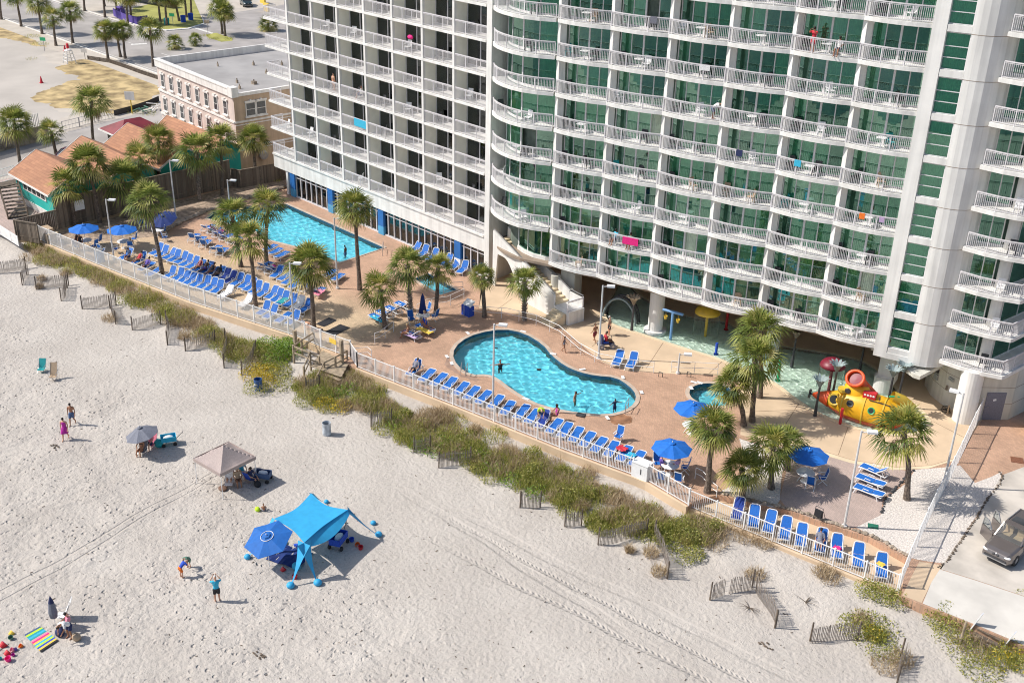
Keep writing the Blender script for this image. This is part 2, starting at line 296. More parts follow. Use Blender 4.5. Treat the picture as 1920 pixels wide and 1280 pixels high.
        ad = N(t, 'ShaderNodeMath', operation='ADD'); t.links.new(last, ad.inputs[0]); t.links.new(out, ad.inputs[1]); return ad.outputs[0]
    for (x0, y0, x1, y1, h_, dp, tr) in [(0, 1130, 280, 965, .10, .9, 0), (0, 1110, 262, 962, .10, .9, 0), (1120, 1125, 1400, 1280, .20, .7, 20), (1120, 1172, 1330, 1280, .24, .75, 16), (1120, 1090, 1460, 1262, .45, .5, 0), (980, 1060, 1120, 1150, .4, .5, 0)]:
        A = at(x0, y0, -1); B = at(x1, y1, -1); last = track((A.x, A.y), (B.x-A.x, B.y-A.y), h_, dp, last, tr)
    bp = N(t, 'ShaderNodeBump', Strength=1.0, Distance=.10); t.links.new(last, bp.inputs['Height']); t.links.new(bp.outputs[0], b.inputs['Normal'])
    return m
M['sand'] = sand_mat()

# ------------------------------------------------------------------ mesh helpers
class MB:
    def __init__(s): s.v = []; s.f = []
    def add(s, vs, fs):
        k = len(s.v); s.v += [tuple(p) for p in vs]; s.f += [tuple(i+k for i in f) for f in fs]; return s
    def box(s, c, d, rz=0.0, M3=None):
        hx, hy, hz = d[0]/2, d[1]/2, d[2]/2; c = Vector(c)
        q = M3 or Matrix.Rotation(rz, 3, 'Z')
        vs = [c+q@Vector((x, y, z)) for z in (-hz, hz) for (x, y) in ((-hx, -hy), (hx, -hy), (hx, hy), (-hx, hy))]
        return s.add(vs, [(3, 2, 1, 0), (4, 5, 6, 7), (0, 1, 5, 4), (1, 2, 6, 5), (2, 3, 7, 6), (3, 0, 4, 7)])
    def bar(s, a, b, w_, h_, upv=(0, 0, 1)):
        a = Vector(a); b = Vector(b); d = b-a; L = d.length
        if L < 1e-6: return s
        x = d/L; u = Vector(upv); y = u.cross(x)
        if y.length < 1e-4: y = Vector((1, 0, 0)).cross(x)
        y.normalize(); z = x.cross(y)
        return s.box((a+b)/2, (L, w_, h_), M3=Matrix((x, y, z)).transposed())
    def tube(s, pts, rad, n=8, cap=True):
        pts = [Vector(p) for p in pts]; k = len(pts)
        if not hasattr(rad, '__len__'): rad = [rad]*k
        d0 = (pts[1]-pts[0]).normalized(); u = d0.orthogonal().normalized(); vs = []
        for i, p in enumerate(pts):
            d = (pts[min(i+1, k-1)]-pts[max(i-1, 0)])
            if d.length > 1e-9: d.normalize()
            else: d = d0
            u = (u-d*u.dot(d))
            u = u.normalized() if u.length > 1e-5 else d.orthogonal().normalized()
            w_ = d.cross(u)
            vs += [p+(u*math.cos(2*PI*j/n)+w_*math.sin(2*PI*j/n))*rad[i] for j in range(n)]
        fs = [(i*n+j, i*n+(j+1) % n, (i+1)*n+(j+1) % n, (i+1)*n+j) for i in range(k-1) for j in range(n)]
        if cap: fs += [tuple(range(n-1, -1, -1)), tuple((k-1)*n+j for j in range(n))]
        return s.add(vs, fs)
    def ell(s, c, r, n=10, m_=7, M3=None):
        c = Vector(c); q = M3 or Matrix.Identity(3); vs = [c+q@Vector((0, 0, -r[2]))]
        for i in range(1, m_):
            a = -PI/2+PI*i/m_
            vs += [c+q@Vector((r[0]*math.cos(a)*math.cos(2*PI*j/n), r[1]*math.cos(a)*math.sin(2*PI*j/n), r[2]*math.sin(a))) for j in range(n)]
        vs.append(c+q@Vector((0, 0, r[2]))); top = len(vs)-1
        fs = [(0, 1+(j+1) % n, 1+j) for j in range(n)]
        fs += [(1+i*n+j, 1+i*n+(j+1) % n, 1+(i+1)*n+(j+1) % n, 1+(i+1)*n+j) for i in range(m_-2) for j in range(n)]
        fs += [(1+(m_-2)*n+j, 1+(m_-2)*n+(j+1) % n, top) for j in range(n)]
        return s.add(vs, fs)
    def lathe(s, prof, n=24, c=(0, 0, 0), M3=None, scal=(1, 1)):
        c = Vector(c); q = M3 or Matrix.Identity(3)
        vs = [c+q@Vector((r*math.cos(2*PI*j/n)*scal[0], r*math.sin(2*PI*j/n)*scal[1], z)) for r, z in prof for j in range(n)]
        return s.add(vs, [(i*n+j, i*n+(j+1) % n, (i+1)*n+(j+1) % n, (i+1)*n+j) for i in range(len(prof)-1) for j in range(n)])
    def prism(s, poly, z0, z1, top=True, bot=False, holes=()):
        P = [Vector((p[0], p[1], 0)) for p in poly]; Hs = [[Vector((p[0], p[1], 0)) for p in h] for h in holes]
        allp = P+[p for h in Hs for p in h]
        tri = tessellate_polygon([P]+Hs)
        def flat(z, upw):
            vs = [(p.x, p.y, z) for p in allp]; fs = []
            for a, b, c in tri:
                cr = (allp[b]-allp[a]).cross(allp[c]-allp[a]).z
                fs.append((a, b, c) if (cr > 0) == upw else (a, c, b))
            s.add(vs, fs)
        if top: flat(z1, True)
        if bot: flat(z0, False)
        if z1 > z0:
            for lp in [P]+Hs:
                n = len(lp); ar = sum(lp[i].x*lp[(i+1) % n].y-lp[(i+1) % n].x*lp[i].y for i in range(n))
                ccw = ar > 0
                if lp is not P: ccw = not ccw
                vs = [(p.x, p.y, z0) for p in lp]+[(p.x, p.y, z1) for p in lp]
                s.add(vs, [((i, (i+1) % n, n+(i+1) % n, n+i) if ccw else (i, n+i, n+(i+1) % n, (i+1) % n)) for i in range(n)])
        return s
    def wall(s, pts, z0, z1, th):
        "thin wall along a polyline"
        for a, b in zip(pts[:-1], pts[1:]):
            A = Vector((a[0], a[1], (z0+z1)/2)); B = Vector((b[0], b[1], (z0+z1)/2)); s.bar(A, B, th, z1-z0)
        return s
    def build(s, name, m_, parent=None, smooth=False, world=False, mi=None):
        me = bpy.data.meshes.new(name)
        v = s.v
        if world and parent is not None:
            L = parent.location if parent.parent is None else parent.parent.location+parent.location
            v = [(p[0]-L.x, p[1]-L.y, p[2]-L.z) for p in v]
        me.from_pydata(v, [], s.f); me.materials.append(m_)
        if smooth: me.shade_smooth()
        o = bpy.data.objects.new(name, me); sc.collection.objects.link(o)
        if parent is not None: o.parent = parent
        return o
def tag(o, label=None, cat=None, group=None, kind=None):
    if label: o['label'] = label
    if cat: o['category'] = cat
    if group: o['group'] = group
    if kind: o['kind'] = kind
    return o
def thing(name, label, cat, loc=(0, 0, 0), rz=0.0, group=None, s=1.0):
    o = bpy.data.objects.new(name, None); sc.collection.objects.link(o)
    o.empty_display_size = .2; o.location = loc; o.rotation_euler = (0, 0, rz); o.scale = (s, s, s)
    return tag(o, label, cat, group)
def dup(root, loc, rz=0.0, label=None, group=None, s=None, rec=None):
    r = root.copy(); sc.collection.objects.link(r); r.location = loc; r.rotation_euler = (0, 0, rz)
    if s: r.scale = (s, s, s) if not hasattr(s, '__len__') else s
    if label: r['label'] = label
    if group: r['group'] = group
    def cp(src, dst):
        for ch in list(src.children):
            c = ch.copy(); sc.collection.objects.link(c); c.parent = dst
            if rec and ch.name.split('.')[0] in rec and c.data:
                c.material_slots[0].link = 'OBJECT'; c.material_slots[0].material = rec[ch.name.split('.')[0]]
            cp(ch, c)
    cp(root, r); return r
def struct(name, mb, m_, smooth=False):
    return tag(mb.build(name, m_, smooth=smooth), kind='structure')
ORD = ['first', 'second', 'third', 'fourth', 'fifth', 'sixth', 'seventh', 'eighth', 'ninth', 'tenth', 'eleventh', 'twelfth', 'thirteenth', 'fourteenth', 'fifteenth', 'sixteenth', 'seventeenth', 'eighteenth', 'nineteenth', 'twentieth', 'twenty-first', 'twenty-second', 'twenty-third', 'twenty-fourth', 'twenty-fifth', 'twenty-sixth', 'twenty-seventh', 'twenty-eighth']
def P2(l, z=0.0): return [at(x, y, z).to_2d() for x, y in l]
def smooth_loop(pts, it=2):
    for _ in range(it):
        out = []
        for i in range(len(pts)):
            a = pts[i]; b = pts[(i+1) % len(pts)]
            out += [a*.75+b*.25, a*.25+b*.75]
        pts = out
    return pts
def rough(poly, amp, it=4, seed=1):
    rg = random.Random(seed)
    for k in range(it):
        out = []
        for i in range(len(poly)):
            a, b = poly[i], poly[(i+1) % len(poly)]; d = b-a; out += [a, (a+b)/2+Vector((-d.y, d.x)).normalized()*rg.uniform(-1, 1)*min(amp, d.length*.22)]
        poly = out; amp *= .62
    return poly
def inset(poly, d):
    n = len(poly); ar = sum(poly[i].x*poly[(i+1) % n].y-poly[(i+1) % n].x*poly[i].y for i in range(n)); sg = 1 if ar > 0 else -1
    out = []
    for i in range(n):
        t_ = (poly[(i+1) % n]-poly[i-1]); t_.normalize(); out.append(poly[i]+Vector((-t_.y, t_.x))*d*sg)
    return out
# ------------------------------------------------------------------ ground and terrain
FENCE_UP = [(53, 443), (184, 498), (356, 567), (560, 634), (600, 652), (668, 690), (860, 765), (1059, 846), (1184, 892), (1212, 903), (1289, 949)]
FLu = P2(FENCE_UP); FLl = [at(1289, 951, -.4).to_2d(), at(1400, 998, -.4).to_2d(), at(1679, 1112, -.4).to_2d()]
RIM = [at(1728, 1133, 0).to_2d(), at(1830, 1172, 0).to_2d(), at(1920, 1212, 0).to_2d(), at(2060, 1268, 0).to_2d()]
_rim = sorted([(p.x, p.y) for p in [Vector((-400, 26)), Vector((-140, 36)), Vector((-107.5, 37.6))]+FLu[1:]+FLl[1:]+RIM[:3]]+[(40, RIM[2].y+5)])
_rx = np.array([a for a, b in _rim]); _ry = np.array([b for a, b in _rim])
def rim_y(x): return float(np.interp(x, _rx, _ry))
def vnoise(x, y, s, seed):
    a = math.sin(x*s*1.3+seed)*math.cos(y*s*1.7+seed*2.1)+.5*math.sin((x+y)*s*2.3+seed*3)+.35*math.sin(x*s*4.1-y*s*3.7+seed)
    return a/1.85
def sand_z(x, y):
    d = rim_y(x)-y
    if d < 0: return -.62
    k = min(1, d/6.0); k = k*k*(3-2*k)
    base = -.55+(-1.0+.55)*k
    hump = math.exp(-((d-3.0)/2.2)**2)
    return base+hump*(.12*vnoise(x, y, .7, 1)+.06*vnoise(x, y, 2.1, 4))+.03*vnoise(x, y, .35, 2)
xs = np.concatenate([np.arange(-400, -116, 8.0), np.arange(-116, -6, .45), np.arange(-6, 300, 8.0)])
mb = MB(); vs = []; NX = len(xs); ts = np.concatenate([np.linspace(-1.5, 8, 28), np.linspace(8.5, 45, 46), np.array([52, 62, 80, 120, 200, 400, 900.])])
for tt in ts:
    for x in xs:
        y = rim_y(x)-tt; z = sand_z(x, y); vs.append((x, y, z if tt > 0 else -.62))
fs = [(j*NX+i+1, j*NX+i, (j+1)*NX+i, (j+1)*NX+i+1) for j in range(len(ts)-1) for i in range(NX-1)]
mb.add(vs, fs); struct('beach', mb, M['sand'], smooth=True)
M['sea'] = mat('sea_water', (.03, .07, .06), .12, .2, .05, bump=.25, bscale=.6)
struct('sea', MB().prism([Vector((-900, -900)), Vector((900, -900)), Vector((900, 40)), Vector((-20, -12)), Vector((-120, -25)), Vector((-900, -60))], -.93, -.93), M['sea'])

KID = smooth_loop(P2([(847.5, 663), (862, 641), (895, 625), (944, 617), (983, 625), (1018, 646), (1034, 667), (1060, 687), (1086, 698), (1117, 705), (1155, 708), (1180, 724), (1193, 740), (1190, 757), (1171, 770), (1138, 778), (1084, 774), (1035, 765), (999, 754), (961, 731), (933, 709), (914, 702), (882, 703), (857, 686)]), 1)
PA = P2([(536, 383), (720, 465), (637, 492), (562, 464), (505, 450), (470, 428), (388, 410), (400, 399), (470, 388)])
WADE = P2([(777, 523), (803, 513), (856, 544), (826, 553)])
htc = at(1337, 740); TUB = [Vector((htc.x+1.75*math.cos(a*PI/14), htc.y+1.75*math.sin(a*PI/14))) for a in range(28)]
SPL = smooth_loop(P2([(1136, 600), (1160, 612), (1200, 624), (1250, 641), (1300, 657), (1345, 670), (1390, 690), (1430, 705), (1462, 722), (1490, 745), (1530, 772), (1590, 797), (1650, 812), (1705, 815), (1737, 802), (1737, 783), (1715, 762), (1690, 745), (1665, 712), (1640, 690), (1610, 675), (1560, 664), (1470, 650), (1400, 640), (1370, 605), (1320, 600), (1275, 590), (1233, 573), (1200, 556), (1166, 520), (1155, 545), (1138, 575)]), 1)
HOLES = [KID, PA, WADE, TUB, SPL]
inner = P2([(1345, 927), (1400, 940), (1480, 957), (1560, 985), (1630, 1007), (1700, 1047), (1690, 1117)])
deck_poly = [Vector((-107.3, 37.9))]+FLu+[at(1300, 940).to_2d()]+inner+RIM+[Vector((40, RIM[3].y+4)), Vector((40, 92)), Vector((-107.3, 92))]
struct('pool_deck', MB().prism(deck_poly, -1.2, 0, holes=HOLES), M['deck'])
strip = [FLu[-1]]+FLl+[at(1695, 1119, -.3).to_2d()]+[p+Vector((.3, .5)) for p in reversed(inner[:-1])]+[at(1303, 938).to_2d()]
struct('lower_walkway', MB().prism(strip, -1.2, -.4), M['tan_conc'])
# deck overlays
def sheet(name, poly, m_, k=1, holes=()): return struct(name, MB().prism(poly, .004*k, .004*k, holes=holes), m_)
tan = P2([(898, 578), (960, 587), (1030, 606), (1066, 624), (1102, 656), (1132, 680), (1172, 695), (1270, 701), (1362, 704), (1388, 722), (1392, 760), (1388, 815), (1430, 826), (1480, 828), (1520, 838), (1600, 862), (1680, 875), (1745, 872), (1798, 856), (1830, 803), (1840, 788)])+[Vector((-27, 86)), Vector((-68, 86)), Vector((-69.3, 65))]
sheet('splash_walkway', tan, M['tan_conc'], 1, [SPL])
arc = P2([(1430, 828), (1480, 830), (1520, 839), (1600, 863), (1680, 876), (1745, 873), (1798, 857)]); arc2 = [p+Vector((.05, -.42)) for p in arc]
sheet('walkway_border', arc+arc2[::-1], M['tan_edge'], 2)
gravel = P2([(1716, 880), (1770, 876), (1800, 872), (1828, 905), (1860, 893), (1878, 884), (1875, 905), (1850, 935), (1835, 962), (1800, 1010), (1770, 1056), (1722, 1049), (1700, 1043), (1632, 1002), (1604, 988), (1652, 965), (1660, 935), (1700, 905)])
sheet('gravel_bed', gravel, M['gravel'], 2)
sheet('palm_gravel_bed', P2([(1352, 920), (1385, 905), (1400, 870), (1386, 822), (1420, 833), (1470, 862), (1465, 900), (1462, 938), (1452, 952), (1400, 940)]), M['gravel'], 3)
sheet('patio', P2([(1425, 832), (1520, 843), (1600, 868), (1700, 882), (1716, 880), (1655, 935), (1652, 965), (1600, 989), (1560, 983), (1478, 955), (1462, 935), (1475, 880)]), M['patio'], 1)
sheet('driveway', P2([(1880, 890), (1850, 935), (1835, 965), (1800, 1010), (1762, 1066), (1830, 1087), (1920, 1117), (2100, 1180), (2100, 860), (1960, 860)]), M['drive'], 3)
sheet('driveway_apron', P2([(1762, 1067), (1830, 1088), (1920, 1118), (2100, 1181), (2100, 1265), (1920, 1209), (1830, 1171), (1730, 1131), (1746, 1092)]), M['concrete'], 4)
sheet('side_path', P2([(1692, 1116), (1708, 1082), (1724, 1052), (1769, 1060), (1745, 1094), (1728, 1130)]), M['tan_conc'], 3)
sheet('planting_bed', P2([(95, 440), (250, 398), (430, 352), (545, 325), (530, 352), (430, 380), (345, 415), (300, 442), (215, 452), (135, 455), (100, 458)]), M['mulch'], 1)
sheet('building_apron', P2([(600, 385), (905, 505), (898, 578), (960, 545), (880, 480)]), M['deck'], 0)
M['wet'] = mat('wet_rusty_paving', (.30, .15, .08), .35, .35, 1.5, detail=8)
sheet('wet_paving_stain', rough(P2([(1136, 781), (1158, 776), (1182, 780), (1184, 792), (1166, 799), (1146, 792)]), .5, 4), M['wet'], 3)
sheet('wet_paving', rough(P2([(846, 668), (836, 676), (842, 690), (858, 700), (880, 712), (905, 712), (880, 706), (856, 692)]), .3, 3, 4), mat('damp_paving', (.36, .235, .175), .4, .15, 2), 2)
jm = MB()
for (a, b) in (((1395, 742), (1442, 738)), ((1392, 772), (1500, 768)), ((1390, 802), (1452, 806)), ((1245, 640), (1212, 690)), ((1150, 614), (1110, 650)), ((1590, 800), (1572, 852)), ((1700, 822), (1716, 874)), ((1750, 790), (1812, 822)), ((1360, 672), (1330, 700)), ((1500, 752), (1470, 800)), ((1090, 560), (1060, 620)), ((960, 560), (930, 582))):
    p, q = at(*a), at(*b); jm.bar((p.x, p.y, .004), (q.x, q.y, .004), .035, .012)
struct('concrete_joints', jm, mat('dark_tan_joint', (.22, .15, .10), .9, .2, 2))  # control joints of the tan concrete, thin dark tan strips
# coping, walls, floors and water of the pools
def pool(nm, poly, depth, floor_m, wl=-.14, cop=.32, cop_m='coping', amp=1.0, wall_m=None, step=.08, lam_=(.36, 1.15)):
    out = inset(poly, -cop)
    struct(nm+'_coping', MB().prism(out, .0, .045, holes=[poly]), M[cop_m])
    n = len(poly); wv = [(p.x, p.y, -depth) for p in poly]+[(p.x, p.y, .044) for p in poly]
    w_ = MB().add(wv, [(i, n+i, n+(i+1) % n, (i+1) % n) for i in range(n)]); wo = struct(nm+'_wall', w_, wall_m or floor_m)
    if wl is not None and depth > .5:
        tv = []; pin = inset(poly, .012)
        for z in (-.30, .03): tv += [(p.x, p.y, z) for p in pin]
        struct(nm+'_tile_band', MB().add(tv, [(i, n+i, n+(i+1) % n, (i+1) % n) for i in range(n)]), M['tile'])
    fo = struct(nm+'_floor', MB().prism(poly, -depth, -depth), floor_m)
    fo.cycles.is_caustics_receiver = True
    # rippled water surface, cut to the pool outline
    X = [p.x for p in poly]; Y = [p.y for p in poly]; x0, x1, y0, y1 = min(X)-.1, max(X)+.1, min(Y)-.1, max(Y)+.1
    nx = int((x1-x0)/step)+1; ny = int((y1-y0)/step)+1
    gx, gy = np.meshgrid(np.linspace(x0, x1, nx), np.linspace(y0, y1, ny)); Z = np.zeros_like(gx)
    rg = np.random.default_rng(5)
    for i in range(46):
        a = rg.uniform(0, 2*PI); lam = rg.uniform(*lam_); kk = 2*PI/lam
        Z += .0042*amp*lam*np.sin(kk*(gx*math.cos(a)+gy*math.sin(a))+rg.uniform(0, 6.28))
    ins = np.zeros(gx.shape, bool); n = len(poly)
    for i in range(n):
        ax, ay, bx, by = X[i], Y[i], X[(i+1) % n], Y[(i+1) % n]
        c = ((ay > gy) != (by > gy)) & (gx < (bx-ax)*(gy-ay)/((by-ay) if by != ay else 1e-9)+ax); ins ^= c
    # keep cells that touch the pool; the rim is hidden beneath the coping
    I = ins.copy(); I[1:] |= ins[:-1]; I[:-1] |= ins[1:]; J = I.copy(); J[:, 1:] |= I[:, :-1]; J[:, :-1] |= I[:, 1:]
    idx = {}; vs = []; fs = []
    def gi(j, i):
        if (j, i) not in idx: idx[(j, i)] = len(vs); vs.append((gx[j, i], gy[j, i], wl+Z[j, i]))
        return idx[(j, i)]
    for j in range(ny-1):
        for i in range(nx-1):
            if J[j, i] and J[j, i+1] and J[j+1, i] and J[j+1, i+1]: fs.append((gi(j, i), gi(j, i+1), gi(j+1, i+1), gi(j+1, i)))
    wo = struct(nm+'_water', MB().add(vs, fs), M['water'], smooth=True); wo.cycles.is_caustics_caster = True
pool('kidney_pool', KID, 1.05, M['pool_floor'], amp=.95)
pool('long_pool', PA, .95, M['pool_floor'], amp=.9)
pool('wading_pool', WADE, .6, M['pool_floor'], amp=.7)
pool('hot_tub', TUB, .9, M['pool_floor'], amp=.8)
kc = sum(KID, Vector((0, 0)))/len(KID)
def steps(nm, pts, zs):
    base = P2(pts)
    for k, z in enumerate(zs):
        c = sum(base, Vector((0, 0)))/len(base); pl = [c.lerp(q, 1-.28*k) if k else q for q in base]
        o = struct(nm, MB().prism(pl, -1.0, z), M['pool_floor']); o.cycles.is_caustics_receiver = True
steps('kidney_pool_steps', [(1193, 742), (1189, 757), (1168, 770), (1150, 775), (1160, 755), (1178, 738)], (-.75,))
steps('kidney_pool_steps', [(1191, 746), (1188, 757), (1170, 768), (1162, 771), (1172, 756), (1183, 744)], (-.45,))
steps('long_pool_steps', [(718, 465), (645, 490), (628, 484), (703, 458)], (-.72,))
steps('long_pool_steps', [(716, 466), (655, 487), (646, 483), (707, 462)], (-.42,))
mb = MB()
for px, py in ((930, 660), (1010, 700), (1090, 740), (600, 430)): p = at(px, py, -.9); mb.lathe([(0, .02), (.16, .02), (.18, 0)], 14, c=(p.x, p.y, -1.045 if px > 700 else -.945))
struct('pool_drains', mb, M['dark_metal'])
pool('splash_pool', SPL, .30, M['splash_floor'], wl=-.07, cop_m='tan_edge', cop=.3, amp=2.2, step=.06, lam_=(.2, .7))

# inland ground
inland = [Vector((-900, 10)), Vector((-400, 26)), Vector((-140, 36)), Vector((-107.3, 37.7)), Vector((-107.3, 91.9)), Vector((40, 91.9)), Vector((400, 60)), Vector((900, 900)), Vector((-900, 900))]
struct('inland_ground', MB().prism(inland, -1.5, -.006), M['pavement'])
def bsheet(n, poly, m_, k): return struct(n, MB().prism(poly, -.004+.004*k, -.004+.004*k), m_)
bsheet('sandy_lot', rough(P2([(-500, 40), (0, 74), (45, 78), (85, 97), (112, 122), (152, 150), (105, 160), (68, 175), (100, 204), (150, 212), (112, 236), (0, 264), (-500, 400)]), 2.0), M['lot'], 1)
bsheet('dry_grass_patch', rough(P2([(103, 127), (128, 116), (160, 112), (205, 118), (262, 133), (300, 148), (306, 195), (250, 206), (215, 216), (150, 211), (103, 203), (68, 175), (103, 163), (150, 150), (125, 140)]), 2.2, 5), M['dry_patch'], 2)
bsheet('dry_verge', rough(P2([(-60, 10), (0, 38), (45, 54), (88, 88), (62, 86), (40, 77), (0, 72), (-60, 60)]), 1.6), M['dry_patch'], 2)
VV = Vector
bsheet('side_street', [VV((-131, 36.6)), VV((-134.5, 45)), VV((-139, 58)), VV((-142, 71)), VV((-143.5, 82.2)), VV((-129.5, 82.2)), VV((-127.5, 59)), VV((-125.5, 36.8))], M['road'], 2)
bsheet('boulevard', [VV((-700, 82.3)), VV((-110, 82.3)), VV((-110, 97.5)), VV((-700, 97.5))], M['road'], 3)
bsheet('back_street', [VV((-196, 97.6)), VV((-110, 97.6)), VV((-110, 500)), VV((-250, 500))], M['asphalt'], 3)
for i, y in enumerate((82.9, 96.9)): bsheet('road_edge_line', [VV((-700, y)), VV((-146 if i == 0 else -200, y)), VV((-146 if i == 0 else -200, y+.12)), VV((-700, y+.12))], M['road_line'], 4)
mb = MB()
for k in range(30): mb.prism([VV((-150-12*k, 89.8)), VV((-147-12*k, 89.8)), VV((-147-12*k, 89.95)), VV((-150-12*k, 89.95))], .012, .012)
struct('lane_marks', mb, M['road_line'])
struct('street_lines', MB().prism(P2([(0, 226), (20, 236), (24, 236), (3, 225)]), .012, .012).prism(P2([(245, 83), (275, 81), (276, 83), (246, 85)]), .012, .012).prism(P2([(345, 45), (400, 62), (398, 64), (343, 47)]), .012, .012), M['road_line'])
bsheet('lawn', P2([(240, 40), (250, 15), (300, 4), (362, -4), (376, 30), (382, 45), (352, 54), (312, 57), (272, 52)]), M['lawn'], 5)
mb = MB(); mb.prism(P2([(236, 41), (270, 53), (312, 58.5), (354, 55.5), (385, 45), (378, 30), (382, 45), (352, 54), (312, 57), (272, 52)]), 0, .14)
struct('lawn_kerb', mb, M['trim'])
bsheet('sidewalk', [VV((-700, 78.5)), VV((-144, 78.5)), VV((-144, 82.2)), VV((-700, 82.2))], M['pavement'], 4)
struct('boulevard_kerb', MB().box((-422, 82.15, .06), (556, .2, .14)).box((-448, 97.7, .06), (500, .2, .14)), M['trim'])
bsheet('traffic_island', P2([(385, 66), (405, 62), (435, 72), (436, 77), (415, 79), (390, 71)]), M['lawn'], 5)
bsheet('shop_forecourt', [VV((-125.3, 36.9)), VV((-107.5, 37.9)), VV((-107.5, 62)), VV((-125.3, 66))], M['patio'], 1)

# the terrace's concrete edge
mb = MB()
ep = [p for p in FLu]
for a, b in zip(ep[:-1], ep[1:]):
    d = (b-a).normalized(); n_ = Vector((d.y, -d.x))
    if abs((a-FLu[3]).length) < .01 or abs((a-FLu[4]).length) < .01: continue
    mb.bar((a.x+n_.x*.04, a.y+n_.y*.04, -.62), (b.x+n_.x*.04, b.y+n_.y*.04, -.62), .16, 1.27)
mb.bar((FLl[0].x, FLl[0].y-.05, -.85), (FLl[1].x, FLl[1].y-.05, -.85), .18, 1.0).bar((FLl[1].x, FLl[1].y-.05, -.853), (FLl[2].x, FLl[2].y-.05, -.853), .18, 1.0)
struct('terrace_edge', mb, M['tan_conc'])
# scattered shell and weed litter
def litter(nm, n, m_, seed, box, r0, r1):
    rg = random.Random(seed); mb = MB()
    for i in range(n):
        px, py = rg.uniform(box[0], box[2]), rg.uniform(box[1], box[3]); q = at(px, py, -1); 
        if rim_y(q.x)-q.y < 3: continue
        z = sand_z(q.x, q.y); r = rg.uniform(r0, r1); a = rg.uniform(0, 3.1); mb.bar((q.x, q.y, z+.01), (q.x+math.cos(a)*r, q.y+math.sin(a)*r, z+.03), r*.3, .03)
    return tag(mb.build(nm, m_), kind='stuff')
litter('weed_litter', 420, M['wood_dark'], 3, (-50, 600, 1500, 1300), .04, .16)
litter('shell_litter', 260, M['rock'], 8, (-50, 600, 1500, 1300), .04, .10)
# border stones
def rocks(name, pts, z, n, r, m_, kind='stuff'):
    mb = MB(); pts = [Vector((p.x, p.y)) for p in pts]; L = [0]
    for a, b in zip(pts[:-1], pts[1:]): L.append(L[-1]+(b-a).length)
    for i in range(n):
        s = L[-1]*i/n; k = max(j for j in range(len(L)-1) if L[j] <= s); q = pts[k].lerp(pts[k+1], (s-L[k])/(L[k+1]-L[k]))
        rr = r*rnd.uniform(.7, 1.3); mb.ell((q.x+rnd.uniform(-.05, .05), q.y+rnd.uniform(-.05, .05), z+rr*.35), (rr, rr*rnd.uniform(.7, 1), rr*.6), 6, 4, Matrix.Rotation(rnd.uniform(0, 3), 3, 'Z'))
    return tag(mb.build(name, m_), kind=kind)
rocks('border_stones', P2([(340, 418), (390, 396), (440, 380), (500, 362), (540, 350)]), 0, 60, .28, M['rock'])
rocks('bed_stones', P2([(300, 443), (320, 428), (340, 418)]), 0, 12, .3, M['rock'])
rocks('scalloped_edging', P2([(1760, 1064), (1775, 1053), (1797, 1020), (1835, 965), (1850, 938), (1874, 908), (1880, 893), (1872, 882)]), .0, 64, .09, M['wood_dark'])
rocks('walkway_stones', [p+Vector((.1, .25)) for p in inner[:-1]], 0, 60, .16, M['rock'])
rocks('patio_edging', P2([(1712, 882), (1690, 905), (1660, 935), (1653, 965)]), 0, 26, .11, M['dark_metal'])
# ------------------------------------------------------------------ hotel buildings
FH = 2.862; Z0 = 4.26; NF = 9
def rail_mb(pts, z, h=1.07, sp=.115, w_=.022, post=1.45, close=True):
    "balustrade along world points (x,y)"
    mb = MB(); pts = [Vector((p[0], p[1])) for p in pts]
    for a, b in zip(pts[:-1], pts[1:]):
        for zz, hh, ww in ((z+h, .075, .08), (z+h-.10, .03, .035), (z+.1, .035, .04)): mb.bar((a.x, a.y, zz), (b.x, b.y, zz), ww, hh)
    L = [0]
    for a, b in zip(pts[:-1], pts[1:]): L.append(L[-1]+(b-a).length)
    T = L[-1]; n = max(1, int(T/sp))
    def q(s):
        k = max(j for j in range(len(L)-1) if L[j] <= s+1e-9); u = (s-L[k])/max(1e-9, L[k+1]-L[k]); return pts[k].lerp(pts[k+1], u)
    for i in range(n+1):
        p = q(min(T, T*i/n)); mb.box((p.x, p.y, z+h/2+.04), (w_, w_, h-.12))
    m_ = max(1, round(T/post))
    for i in range(m_+1):
        p = q(T*i/m_); mb.box((p.x, p.y, z+h/2), (.055, .055, h))
    return mb
def bow(a, b, amt, n=8):
    a = Vector(a); b = Vector(b); d = b-a; nr = Vector((d.y, -d.x)).normalized()
    return [a.lerp(b, i/n)+nr*amt*4*(i/n)*(1-i/n) for i in range(n+1)]
def off(pts, d):
    out = []
    for i, p in enumerate(pts):
        t_ = (pts[min(i+1, len(pts)-1)]-pts[max(i-1, 0)]).normalized(); out.append(p+Vector((-t_.y, t_.x))*d)
    return out

# wing with straight balconies -------------------------------------------------
YA = 65.0; CX = [-98.65, -94.4, -90.22, -86.02, -81.86, -77.64, -73.47, -69.08]
wing = thing('hotel_wing', 'long white hotel wing of straight stacked balconies with tall posts above the long pool', 'hotel', (-98.65, YA, 0))
XL = -102.95; DPT = 1.35
mb = MB()
mb.box(((XL-69.1)/2, YA+.17, 3.45), (-69.1-XL, .34, 1.62))                      # deep band
mb.box((XL+.15, YA+2.0, 3.45), (.3, 3.4, 1.62))
mb.box(((-101.2-69.1)/2, YA+12.3, 17.0), (32.1, 17.0, 28.6))                     # core behind rooms (set back)
mb.box((CX[-1]+.1, YA+1.6, 15.7), (.62, 3.4, 31.4))
mb.box((-101.35, YA+10, 16.9), (.3, 16.5, 28.4))
for x in CX[:-1]: mb.box((x, YA+.05, 4.26+13.6), (.26, .26, 27.2))
mb.box((-100.75, YA+2.2, 1.35), (.35, 4.2, 2.7))
mb.build('wall', M['white'], wing, world=True)
mb = MB()
